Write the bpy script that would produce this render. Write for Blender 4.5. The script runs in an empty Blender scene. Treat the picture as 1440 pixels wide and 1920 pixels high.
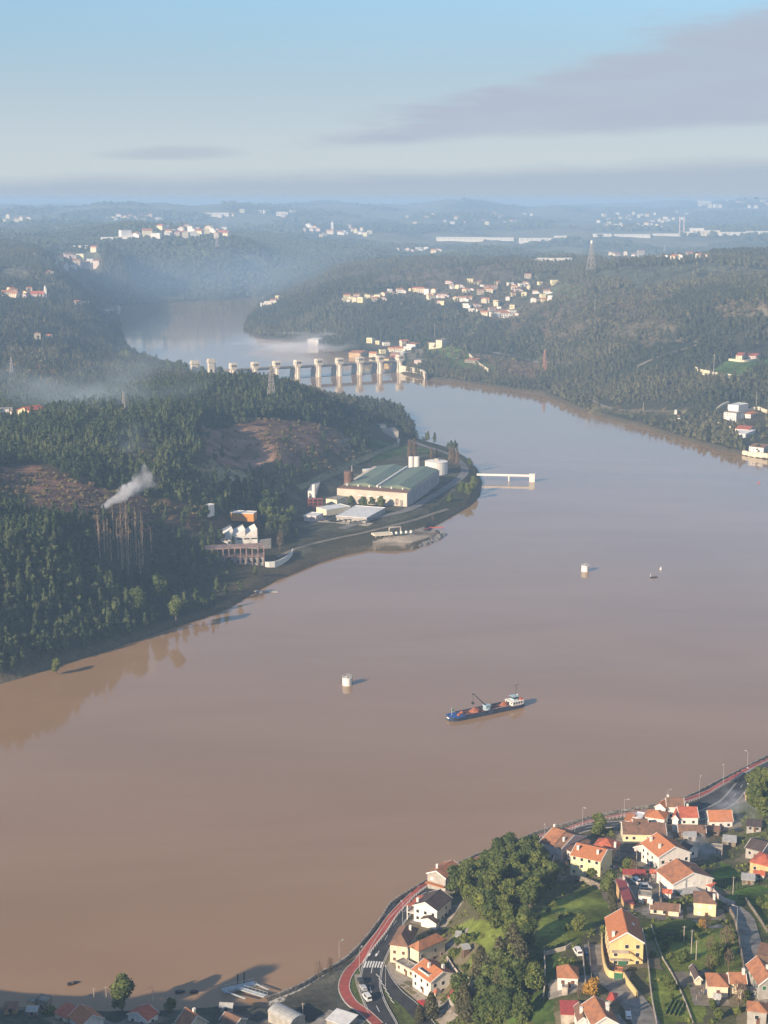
import bpy, bmesh, math, random
import numpy as np
from mathutils import Vector, Matrix
R = math.radians
random.seed(7); RNG = np.random.default_rng(7)
scene = bpy.context.scene
COL = scene.collection
# ------------------------------------------------------------------ camera
CAMZ = 280.0; FPX = 2886.0
PITCH = math.atan((960-375)/FPX)
cam_d = bpy.data.cameras.new("camera"); cam = bpy.data.objects.new("camera", cam_d); COL.objects.link(cam)
cam_d.sensor_fit = 'VERTICAL'; cam_d.sensor_height = 36.0; cam_d.lens = FPX/1920*36.0
cam_d.clip_start = 1.0; cam_d.clip_end = 40000
cam.location = (0, 0, CAMZ); cam.rotation_euler = (math.pi/2-PITCH, 0, 0)
scene.camera = cam
# ------------------------------------------------------------------ light
SUN_EL = R(21.5); SUN_AZ = R(45)        # sun stands behind the camera, to its left
sx, sy, sz = -math.sin(SUN_AZ)*math.cos(SUN_EL), -math.cos(SUN_AZ)*math.cos(SUN_EL), math.sin(SUN_EL)
sun_d = bpy.data.lights.new("sun", 'SUN'); sun_d.energy = 5.0; sun_d.angle = R(0.53); sun_d.color = (1.0, .79, .56)
sun = bpy.data.objects.new("sun", sun_d); COL.objects.link(sun)
sun.rotation_euler = Vector((sx, sy, sz)).to_track_quat('Z', 'Y').to_euler()
sun.location = (0, 0, 900)
world = bpy.data.worlds.new("World"); scene.world = world; world.use_nodes = True
wt = world.node_tree; wt.nodes.clear()
def N(t, typ, **kw):
    n = t.nodes.new(typ)
    for k, v in kw.items():
        if k in n.inputs.keys(): n.inputs[k].default_value = v
        else: setattr(n, k, v)
    return n
def math_n(t, op, a, b=None, c=None, clamp=False):
    n = t.nodes.new('ShaderNodeMath'); n.operation = op; n.use_clamp = clamp
    for i, v in enumerate((a, b, c)):
        if v is None: continue
        if hasattr(v, 'is_output'): t.links.new(v, n.inputs[i])
        else: n.inputs[i].default_value = v
    return n.outputs[0]
def mixc(t, f, a, b):
    n = t.nodes.new('ShaderNodeMix'); n.data_type = 'RGBA'
    for s, v in ((n.inputs[0], f), (n.inputs[6], a), (n.inputs[7], b)):
        if hasattr(v, 'is_output'): t.links.new(v, s)
        else: s.default_value = v if not isinstance(v, tuple) or len(v) == 4 else (*v, 1)
    return n.outputs[2]
def sstep(t, v, a, b):
    n = t.nodes.new('ShaderNodeMapRange'); n.interpolation_type = 'SMOOTHSTEP'
    t.links.new(v, n.inputs[0])
    for i, q in ((1, a), (2, b)):
        if hasattr(q, 'is_output'): t.links.new(q, n.inputs[i])
        else: n.inputs[i].default_value = q
    return n.outputs[0]
sky = N(wt, 'ShaderNodeTexSky', sky_type='NISHITA', sun_disc=False, sun_elevation=SUN_EL,
        sun_rotation=math.pi+SUN_AZ, altitude=200, air_density=1.0, dust_density=.2, ozone_density=3.0)
tc = N(wt, 'ShaderNodeTexCoord'); sep = N(wt, 'ShaderNodeSeparateXYZ'); wt.links.new(tc.outputs['Generated'], sep.inputs[0])
# a = tangent of azimuth from the view axis, b = elevation in degrees
dy = math_n(wt, 'MAXIMUM', sep.outputs[1], 0.01)
aa = math_n(wt, 'DIVIDE', sep.outputs[0], dy)
bb = math_n(wt, 'MULTIPLY', math_n(wt, 'ARCSINE', sep.outputs[2]), 57.2958)
mp = N(wt, 'ShaderNodeMapping'); mp.inputs['Scale'].default_value = (5, 5, 30)
wt.links.new(tc.outputs['Generated'], mp.inputs[0])
nz = N(wt, 'ShaderNodeTexNoise', Scale=1.6, Detail=7.0, Roughness=.62); wt.links.new(mp.outputs[0], nz.inputs[0])
nf = math_n(wt, 'SUBTRACT', nz.outputs[0], .5)
# wedge of thin cloud widening to the right
top = math_n(wt, 'MULTIPLY_ADD', aa, 17.5, 3.2)
top = math_n(wt, 'MULTIPLY_ADD', nf, 4.2, top)
bot = math_n(wt, 'MULTIPLY_ADD', aa, 2.6, 1.8)
bot = math_n(wt, 'MULTIPLY_ADD', nf, -.9, bot)
f1 = sstep(wt, math_n(wt, 'SUBTRACT', top, bb), 0.0, 1.1)
f2 = sstep(wt, math_n(wt, 'SUBTRACT', bb, bot), 0.0, .45)
f3 = sstep(wt, aa, -.085, .0)
cl = math_n(wt, 'MULTIPLY', math_n(wt, 'MULTIPLY', f1, f2), f3)
cl = math_n(wt, 'MULTIPLY', cl, math_n(wt, 'MULTIPLY_ADD', nf, 1.0, .92, clamp=True), clamp=True)
# low band of haze cloud at the horizon
lt = math_n(wt, 'MULTIPLY_ADD', aa, 1.3, 1.05); lt = math_n(wt, 'MULTIPLY_ADD', nf, .8, lt)
low = math_n(wt, 'MULTIPLY', sstep(wt, math_n(wt, 'SUBTRACT', lt, bb), -.25, .45), .85)
veil = math_n(wt, 'MULTIPLY', sstep(wt, math_n(wt, 'MULTIPLY_ADD', nf, .6, bb), 12.0, 3.0), .93)   # pale winter veil low in the sky
# small smear on the left
sm = math_n(wt, 'ADD', math_n(wt, 'POWER', math_n(wt, 'DIVIDE', math_n(wt, 'ADD', aa, .135), .05), 2.0),
            math_n(wt, 'POWER', math_n(wt, 'DIVIDE', math_n(wt, 'SUBTRACT', math_n(wt, 'MULTIPLY_ADD', nf, .5, bb), 1.68), .28), 2.0))
smf = math_n(wt, 'MULTIPLY', sstep(wt, sm, 1.3, 0.0), .5)
vc = mixc(wt, sstep(wt, bb, .8, 8.0), (3.7, 4.15, 4.5), (1.85, 3.15, 4.3)); c00 = mixc(wt, veil, sky.outputs[0], vc); c0 = mixc(wt, low, c00, (2.75, 3.28, 3.98))
c1 = mixc(wt, math_n(wt, 'MULTIPLY', cl, .92), c0, (3.0, 3.4, 4.12))
c2 = mixc(wt, smf, c1, (2.75, 3.2, 3.9))
bg = N(wt, 'ShaderNodeBackground', Strength=.09); wt.links.new(c2, bg.inputs[0])
wo = N(wt, 'ShaderNodeOutputWorld'); wt.links.new(bg.outputs[0], wo.inputs[0])
vs = scene.view_settings; vs.view_transform = 'Standard'; vs.look = 'None'; vs.exposure = 0.75; vs.gamma = 1.0
scene.render.engine = 'CYCLES'
cy = scene.cycles; cy.use_denoising = True; cy.max_bounces = 6; cy.diffuse_bounces = 3; cy.glossy_bounces = 3
cy.volume_bounces = 1; cy.transparent_max_bounces = 8; cy.volume_max_steps = 128; cy.volume_step_rate = 1.0
# ------------------------------------------------------------------ pixel <-> world
CP, SP = math.cos(PITCH), math.sin(PITCH)
def rayn(px, py):
    dx = (np.asarray(px, float)-720)/FPX; dyy = (960-np.asarray(py, float))/FPX
    k = CP+dyy*SP
    return dx/k, (-SP+dyy*CP)/k            # X/Y, (Z-280)/Y
def at_z(px, py, z):
    ux, uz = rayn(px, py); Y = (z-CAMZ)/uz
    return np.stack([ux*Y, Y, np.zeros_like(Y)+z], -1)
def at_y(px, py, Y):
    ux, uz = rayn(px, py)
    return np.stack([ux*Y, Y+0*ux, CAMZ+uz*Y], -1)
def proj(X, Y, Z):
    d = Y*CP-(Z-CAMZ)*SP; v = Y*SP+(Z-CAMZ)*CP
    return 720+FPX*X/d, 960-FPX*v/d, d
# ------------------------------------------------------------------ noise
def vnoise(x, y, seed=0):
    xi = np.floor(x).astype(np.int64); yi = np.floor(y).astype(np.int64); xf = x-xi; yf = y-yi
    def h(a, b):
        n = (a*374761393+b*668265263+seed*1442695041) & 0x7fffffff
        n = ((n ^ (n >> 13))*1274126177) & 0x7fffffff
        return ((n ^ (n >> 16)) & 0xffff)/65535.0
    u = xf*xf*(3-2*xf); v = yf*yf*(3-2*yf)
    return (h(xi, yi)*(1-u)+h(xi+1, yi)*u)*(1-v)+(h(xi, yi+1)*(1-u)+h(xi+1, yi+1)*u)*v
def fbm(x, y, o=4, seed=0):
    r = 0; a = .5
    for i in range(o):
        r = r+a*(vnoise(x*2**i, y*2**i, seed+i)*2-1); a *= .5
    return r
# ------------------------------------------------------------------ river outline (pixels at z=0)
shoreL = [(0,1282),(45,1270),(90,1256),(130,1243),(170,1230),(210,1217),(250,1203),(290,1189),(330,1175),(380,1160),(430,1140),(470,1115),(520,1088),(560,1072),(600,1055),
 (650,1040),(690,1032),(740,1034),(780,1029),(815,1014),(830,1002),(822,997),(802,1000),(812,988),(850,967),(880,950),(900,930),
 (904,905),(895,880),(875,860),(840,842),(800,830),(778,822),(779,805),(765,785),(745,768),(700,757),(650,757),(600,748),
 (540,738),(470,729),(432,722),(415,705),(330,690),(250,670),(234,640),(223,600),(215,583),(240,572),(330,567),(400,563),(470,557)]
shoreR = [(492,562),(480,580),(462,600),(455,620),(485,632),(560,641),(600,650),(650,662),(700,674),(738,686),(752,700),(800,712),
 (838,713),(880,719),(923,725),(960,731),(1007,737),(1050,752),(1090,771),(1150,787),(1215,804),(1298,829),(1361,846),(1398,855),(1440,862)]
bankN = [(1440,1419),(1380,1450),(1340,1470),(1284,1498),(1220,1513),(1130,1529),(1060,1548),(1010,1562),(960,1582),(900,1603),(850,1626),
 (800,1654),(760,1678),(732,1697),(716,1722),(690,1756),(665,1784),(640,1806),(600,1828),(560,1852),(500,1876),(440,1872),(300,1884),(160,1880),(60,1878),(0,1876)]
def pz(l, z=0.0):
    a = np.array(l, float); return at_z(a[:, 0], a[:, 1], z)[:, :2]
river = np.concatenate([np.array([(-3000., 520.), (-1500., 640.), (-600., 790.)]), pz(shoreL), pz(shoreR),
    np.array([(600., 1560.), (1100., 1350.), (2600., 1200.), (2600., 600.), (1200., 900.), (600., 930.), (330., 850.)]), pz(bankN, 3.6),
    np.array([(-220., 495.), (-500., 430.), (-1500., 300.), (-3000., 250.)])])
def poly_dist(P, X, Y):
    """signed distance to polygon, positive inside"""
    n = len(P); d2 = np.full(X.shape, 1e18); ins = np.zeros(X.shape, bool)
    for i in range(n):
        ax, ay = P[i]; bx, by = P[(i+1) % n]
        ex, ey = bx-ax, by-ay; wx, wy = X-ax, Y-ay
        t = np.clip((wx*ex+wy*ey)/(ex*ex+ey*ey+1e-9), 0, 1)
        d2 = np.minimum(d2, (wx-ex*t)**2+(wy-ey*t)**2)
        if ay != by:
            c = ((ay > Y) != (by > Y)) & (X < (bx-ax)*(Y-ay)/(by-ay)+ax); ins ^= c
    d = np.sqrt(d2); return np.where(ins, d, -d)
def in_poly(P, X, Y):
    ins = np.zeros(X.shape, bool); n = len(P)
    for i in range(n):
        ax, ay = P[i]; bx, by = P[(i+1) % n]
        if ay != by: ins ^= ((ay > Y) != (by > Y)) & (X < (bx-ax)*(Y-ay)/(by-ay)+ax)
    return ins
# ------------------------------------------------------------------ terrain control points (px, py, z)
CZ = [
 # near bank, river road level
 (640,1815,4.5),(690,1785,4.8),(715,1760,4.8),(740,1725,4.8),(775,1682,5),(800,1668,5),(870,1632,5.5),(960,1592,5),(1010,1572,5),(1092,1548,5),(1130,1540,5),(1200,1526,5),
 (1250,1520,5),(1290,1506,5),(1350,1474,5),(1400,1448,5),(1440,1426,5),(1310,1528,5.2),(1345,1512,5.2),(1375,1500,5.3),(1386,1479,5.3),(1400,1470,5.4),(1440,1450,6),
 (1105,1550,5.2),(1170,1545,5.4),(1230,1540,5.5),(1440,1480,12),(1425,1510,12),
 (700,1850,5),(700,1919,5),(745,1800,5),(760,1840,5),(800,1860,5.5),(830,1880,6),(780,1915,5),(640,1860,4.6),(600,1870,4.4),(520,1900,4),(400,1900,4),(250,1900,4),(100,1900,4.2),(0,1900,4.2),
 (1050,1610,9),(1020,1600,8),(1100,1640,15),(1160,1600,11),(1200,1575,8),(1250,1570,7),(1240,1620,16),(1300,1590,9),(1350,1560,6.5),(1400,1600,11),(1440,1580,12),
 (1210,1668,21),(1270,1690,22),(1320,1725,25),(1400,1660,17),(1440,1700,22),(1100,1700,25),(1060,1680,18),(1000,1600,8),(950,1625,10),(900,1660,13),
 (900,1700,18),(980,1720,25),(1000,1800,30),(870,1800,15),(855,1730,8),(860,1690,9),(850,1770,8),(870,1850,12),(880,1900,14),(950,1880,26),(1050,1800,33),(1060,1870,35),
 (1100,1800,34),(1150,1830,35),(1200,1800,35),(1250,1800,34),(1300,1780,33),(1350,1870,39),(1420,1800,35),(1440,1900,43),(1200,1915,41),(1100,1905,39),(1180,1720,27),(1140,1740,29),
 # left bank slope and plateau
 (50,1150,34),(0,1150,38),(100,1050,50),(20,1000,60),(150,1150,20),(250,1150,11),(200,1050,38),(250,1100,17),(300,1100,13),(380,1080,9),(450,1064,7),(350,1000,24),(430,1010,14),(520,1000,9),(500,1030,7),
 (300,960,37),(100,965,63),(200,960,51),(50,900,71),(0,880,76),(200,890,63),(300,900,58),(350,930,43),(400,960,30),(0,960,68),(460,960,20),
 (430,890,38),(480,950,17),(500,900,24),(560,920,12),(600,930,9),(480,870,36),(430,840,46),(520,850,42),(520,800,56),(600,830,38),(600,800,46),(650,835,27),(690,830,18),(740,850,9),(690,870,11),(640,890,11),
 (700,800,24),(450,790,62),(400,740,74),(500,760,66),(480,730,70),(600,760,48),(650,775,30),(560,740,58),(350,800,72),(250,820,75),(100,800,76),(150,850,74),(350,860,57),(400,880,48),(380,850,58),
 (640,960,7.5),(760,960,7.5),(860,890,7.5),(820,850,7.5),(780,838,7),(700,1000,6),(600,1000,6.5),(560,1030,6),(880,905,6),(740,800,9),(770,805,5),(710,780,9),(690,765,9),(740,830,8),(880,940,4),(820,970,4.5),(700,1020,3),(780,1000,4),
 (540,1050,5),(480,1085,5),(620,970,7.5),(820,880,7.5),(700,960,7.5),(760,1020,3.5),
 # beyond the ridge on the left
 (20,790,60),(150,760,58),(300,750,68),(0,720,46),(150,700,36),(300,700,36),(360,700,20),(420,708,12),(0,680,50),(100,650,58),(0,620,78),(180,660,30),(60,640,62),(200,640,34),(230,655,12),
 (150,580,74),(100,560,95),(0,560,98),(50,580,88),(200,590,50),(60,520,118),(120,490,136),(130,478,140),(0,500,130),(0,450,168),(200,450,172),(180,530,80),(170,560,60),
 # right bank
 (750,650,7),(700,655,5),(650,650,4),(820,640,24),(850,620,34),(800,660,12),(820,690,8),(900,650,24),(900,700,7),(1000,712,10),(1000,650,33),(1000,690,14),(1000,600,62),(900,600,50),(1000,565,76),(1050,560,86),
 (1100,700,23),(1100,745,7),(1200,780,6),(1300,810,5),(1200,720,27),(1100,640,54),(1200,650,60),(1100,600,82),(1200,580,98),(1100,560,102),(1300,600,95),(1300,560,118),(1440,600,100),(1440,560,128),
 (1300,640,70),(1300,700,42),(1440,640,70),(1400,660,62),(1440,700,48),(1440,740,34),(1440,770,20),(1380,780,14),(1350,740,33),(1400,820,7),(1440,835,8),(1440,800,14),(1300,780,11),
 (1200,520,128),(1200,500,140),(1440,500,150),(1440,525,140),(1100,480,148),(1000,490,138),(1300,475,152),(1440,468,158),(900,490,128),(750,500,112),(1100,520,118),
 (600,570,58),(560,600,26),(520,620,8),(620,540,82),(700,520,98),(560,540,66),(500,560,36),(650,500,112),(800,500,122),(700,560,70),(850,550,82),(950,540,93),(950,590,52),(800,590,45),(1030,540,92),(650,610,28),(700,600,38),(600,630,6),
]
# (px, py, Y distance)
CY = [
 (250,430,5100),(300,440,5000),(420,455,5000),(470,470,5000),(230,415,5400),(480,500,4900),(350,500,4650),(250,500,4650),(350,560,4480),(470,545,4500),(190,520,4300),(200,425,5300),
 (550,520,4500),(700,490,4800),(520,480,5200),(600,480,5300),(700,470,5600),(900,470,5700),(600,450,7000),(500,440,7200),
 (0,430,6000),(0,445,5000),(100,432,6000),(150,430,5700),
 (900,445,8000),(1000,455,7400),(1100,450,7700),(1300,440,8300),(1440,440,8200),(700,440,8000),(800,450,7700),
 (600,430,8200),(500,420,9200),(350,415,9300),(400,430,8500),(200,410,9000),(100,415,8500),(0,418,8500),
 (900,398,11500),(700,386,12500),(600,389,12000),(500,391,12000),(200,393,9800),(100,394,9900),(0,396,10000),(320,404,13500),(830,385,12500),(760,400,12200),(950,402,12500),(1050,396,12000),(1130,408,12500),
 (1200,398,13000),(1300,388,14000),(1440,379,15500),(1380,380,15800),(1200,430,9500),(1050,425,9500),(900,425,9500),(750,420,10000),
 (400,395,14500),(0,394,15500),(200,393,15500),(600,387,15500),(1000,391,15500),(1250,383,16000),(800,386,15500),
]
CX = [(-240,390,62),(-185,392,63),(-165,400,58),(-140,426,46),(-120,330,66),(-60,340,55),(0,380,14),(-300,430,50),(0,300,40),(200,300,62),(200,400,52),(100,380,40),(300,500,45),(320,620,26),(300,720,16),(-420,380,60),(-230,462,8),(-160,470,5),(-100,478,4.5),(30,440,8),(-50,440,8),(-360,470,12),
 (-900,900,70),(-900,1300,110),(-1500,1500,130),(-1500,900,60),(-700,1500,95),(-500,1000,75),(800,2000,90),(1500,2000,130),(1200,1600,50),(1300,3000,150),(1500,4000,170),(-1500,3000,120),(-1200,2500,90),(-2000,4500,170),(2500,5000,160),
 (-3000,7000,150),(3000,8000,140),(600,4600,70),(0,5400,60),(1200,5600,65),(1300,6500,70),(400,6400,70),(2000,6300,70),(300,1000,5),(700,1200,5),(0,6400,75)]
a = np.array(CZ, float); b = np.array(CY, float); c = np.array(CX, float)
ctl = np.concatenate([at_z(a[:, 0], a[:, 1], a[:, 2]), at_y(b[:, 0], b[:, 1], b[:, 2]), c])
sh = np.concatenate([pz(shoreL[::2]), pz(shoreR[::2]), pz(bankN[::2], 3.6)]); ctl = np.concatenate([ctl, np.c_[sh, np.full(len(sh), 3.0)]])
def warp(X, Y): return X/Y*5.0, np.log(Y)*1.6
cu, cv = warp(ctl[:, 0], ctl[:, 1])
def kern(du, dv): return np.sqrt(du*du+dv*dv+.03**2)
A = kern(cu[:, None]-cu[None], cv[:, None]-cv[None]); A = A-np.eye(len(cu))*.004
wts = np.linalg.solve(A, ctl[:, 2])
def rbf(X, Y):
    u, v = warp(X, Y); out = np.zeros(X.shape)
    for i in range(len(cu)): out += wts[i]*kern(u-cu[i], v-cv[i])
    return out
PADS = []   # (polygon, z, blend)
def zraw(X, Y, coarse=False):
    h = rbf(X, Y)
    k = np.clip((Y-900)/3000, 0, 1)
    h = h+fbm(X/260, Y/260, 4, 3)*(3+26*k)*np.clip((h-8)/40, 0, 1)+fbm(X/1300+3, Y/2600, 3, 9)*(np.clip((Y-4300)/3000, 0, 1)*46+np.clip((Y-8000)/3000, 0, 1)*70)
    h = h+fbm(X/22, Y/22, 3, 5)*.7*np.clip((h-9)/10, 0, 1)
    h = np.maximum(h, 1.3)
    d = poly_dist(river, X, Y)
    land = np.minimum(h, np.where((Y < 900) & (Y > 480) & (X > -35), 4.4, .35)+np.maximum(-d, 0)*.85)
    return np.where(d > 0, -np.minimum(d*.4, 9.0)-.05, land), d
us = np.concatenate([np.linspace(-.85, -.275, 60)[:-1], np.linspace(-.275, .275, 720), np.linspace(.275, .6, 40)[1:]])
vsamp = np.concatenate([np.log(np.linspace(170, 400, 60))[:-1], np.linspace(math.log(400), math.log(17500), 960)])
GU, GV = np.meshgrid(us, vsamp); GY = np.exp(GV); GX = GU*GY
GZ, GD = zraw(GX, GY)
def _idx(X, Y):
    u = X/Y; v = np.log(np.maximum(Y, 171))
    iu = np.clip(np.searchsorted(us, u)-1, 0, len(us)-2); iv = np.clip(np.searchsorted(vsamp, v)-1, 0, len(vsamp)-2)
    fu = np.clip((u-us[iu])/(us[iu+1]-us[iu]), 0, 1); fv = np.clip((v-vsamp[iv])/(vsamp[iv+1]-vsamp[iv]), 0, 1)
    return iu, iv, fu, fv
def samp(G, X, Y):
    X = np.asarray(X, float); Y = np.asarray(Y, float)
    iu, iv, fu, fv = _idx(X, Y)
    return (G[iv, iu]*(1-fu)+G[iv, iu+1]*fu)*(1-fv)+(G[iv+1, iu]*(1-fu)+G[iv+1, iu+1]*fu)*fv
def H(X, Y): return samp(GZ, X, Y)
_Ys = np.exp(np.linspace(math.log(330), math.log(17000), 2600))
def cast(px, py, zmin=0.0):
    """first ground (or water) point under a pixel"""
    out = []
    for x, y in zip(np.atleast_1d(px), np.atleast_1d(py)):
        ux, uz = rayn(x, y); Xs = ux*_Ys; Zs = CAMZ+uz*_Ys; g = np.maximum(H(Xs, _Ys), zmin)-Zs
        k = np.argmax(g > 0)
        if g[k] <= 0: k = len(_Ys)-1
        k = max(k, 1); t = g[k-1]/(g[k-1]-g[k]) if g[k] != g[k-1] else 0; t = min(max(t, 0), 1)
        Y = _Ys[k-1]+(_Ys[k]-_Ys[k-1])*t
        out.append((ux*Y, Y, CAMZ+uz*Y))
    return np.array(out)
def g1(px, py): return Vector(cast(px, py)[0])
# ------------------------------------------------------------------ materials
MATS = {}
def mat(name, col, rough=.8, var=.18, scale=.6, spec=.3, col2=None, metal=0, rnd=0.0, detail=4, stretch=None, bump=0, bumpscale=None):
    if name in MATS: return MATS[name]
    m = bpy.data.materials.new(name); m.use_nodes = True; t = m.node_tree; p = t.nodes['Principled BSDF']
    tcn = N(t, 'ShaderNodeTexCoord'); mpn = N(t, 'ShaderNodeMapping')
    if stretch: mpn.inputs['Scale'].default_value = stretch
    t.links.new(tcn.outputs['Object'], mpn.inputs[0])
    n = N(t, 'ShaderNodeTexNoise', Scale=scale, Detail=float(detail), Roughness=.6); t.links.new(mpn.outputs[0], n.inputs[0])
    c2 = col2 if col2 else tuple(min(1, x*(1-var*1.6)) for x in col)
    f = sstep(t, n.outputs[0], .32, .68)
    out = mixc(t, f, tuple(col) if col2 else tuple(min(1, x*(1+var*.4)) for x in col), c2)
    if rnd:
        oi = N(t, 'ShaderNodeObjectInfo'); hs = N(t, 'ShaderNodeHueSaturation')
        t.links.new(math_n(t, 'MULTIPLY_ADD', oi.outputs['Random'], rnd*2, 1-rnd), hs.inputs['Value'])
        t.links.new(math_n(t, 'MULTIPLY_ADD', oi.outputs['Random'], rnd*.08, .5-rnd*.04), hs.inputs['Hue'])
        t.links.new(out, hs.inputs['Color']); out = hs.outputs[0]
    t.links.new(out, p.inputs['Base Color']); p.inputs['Roughness'].default_value = rough
    p.inputs['Specular IOR Level'].default_value = spec; p.inputs['Metallic'].default_value = metal
    if bump:
        bn = N(t, 'ShaderNodeBump', Strength=.6, Distance=bump); n2 = N(t, 'ShaderNodeTexNoise', Scale=bumpscale or scale*6, Detail=3.0)
        t.links.new(mpn.outputs[0], n2.inputs[0]); t.links.new(n2.outputs[0], bn.inputs['Height']); t.links.new(bn.outputs[0], p.inputs['Normal'])
    MATS[name] = m; return m
def leafmat(name, a, b, rnd=.25, scale=.25):
    """foliage: tint attribute on the mesh (natural variety from tree to tree) + noise"""
    m = bpy.data.materials.new(name); m.use_nodes = True; t = m.node_tree; p = t.nodes['Principled BSDF']
    at = N(t, 'ShaderNodeAttribute', attribute_name='tint'); oi = N(t, 'ShaderNodeObjectInfo')
    g = N(t, 'ShaderNodeNewGeometry'); n = N(t, 'ShaderNodeTexNoise', Scale=scale, Detail=3.0); t.links.new(g.outputs['Position'], n.inputs[0])
    f = math_n(t, 'ADD', at.outputs['Fac'], math_n(t, 'MULTIPLY', math_n(t, 'SUBTRACT', oi.outputs['Random'], .5), rnd*2))
    f = math_n(t, 'ADD', f, math_n(t, 'MULTIPLY_ADD', n.outputs[0], 1.0, -.5), clamp=True)
    out = mixc(t, f, a, b); t.links.new(out, p.inputs['Base Color'])
    p.inputs['Roughness'].default_value = .7; p.inputs['Specular IOR Level'].default_value = .15
    MATS[name] = m; return m
def mesh_np(name, V, F, m=None, attrs=None, smooth=False):
    me = bpy.data.meshes.new(name); V = np.ascontiguousarray(V, np.float32); F = np.ascontiguousarray(F, np.int32)
    nf, k = F.shape
    me.vertices.add(len(V)); me.vertices.foreach_set('co', V.ravel())
    me.loops.add(nf*k); me.loops.foreach_set('vertex_index', F.ravel())
    me.polygons.add(nf); me.polygons.foreach_set('loop_start', np.arange(0, nf*k, k, dtype=np.int32))
    me.update(calc_edges=True)
    for an, (typ, arr) in (attrs or {}).items():
        at = me.attributes.new(an, typ, 'POINT')
        at.data.foreach_set('value' if typ == 'FLOAT' else 'color', np.ascontiguousarray(arr, np.float32).ravel())
    if m: me.materials.append(m)
    me.polygons.foreach_set('use_smooth', np.full(nf, smooth))
    return me
def link(name, me, parent=None, **props):
    o = bpy.data.objects.new(name, me); COL.objects.link(o)
    if parent is not None: o.parent = parent
    for k, v in props.items(): o[k] = v
    return o
def setting(o): o['kind'] = 'structure'; return o
# ------------------------------------------------------------------ ground colours: patches of soil, grass and scrub as polygons on the land
DARK = (.034, .04, .02); SCRUB = (.085, .072, .042); BROWN = (.19, .105, .068); GRASS = (.10, .145, .03); BRIGHT = (.17, .21, .042); OLIVE = (.07, .08, .03); DIRT = (.17, .13, .085); CONC = (.27, .25, .22); PATH = (.2, .17, .12)
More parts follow.
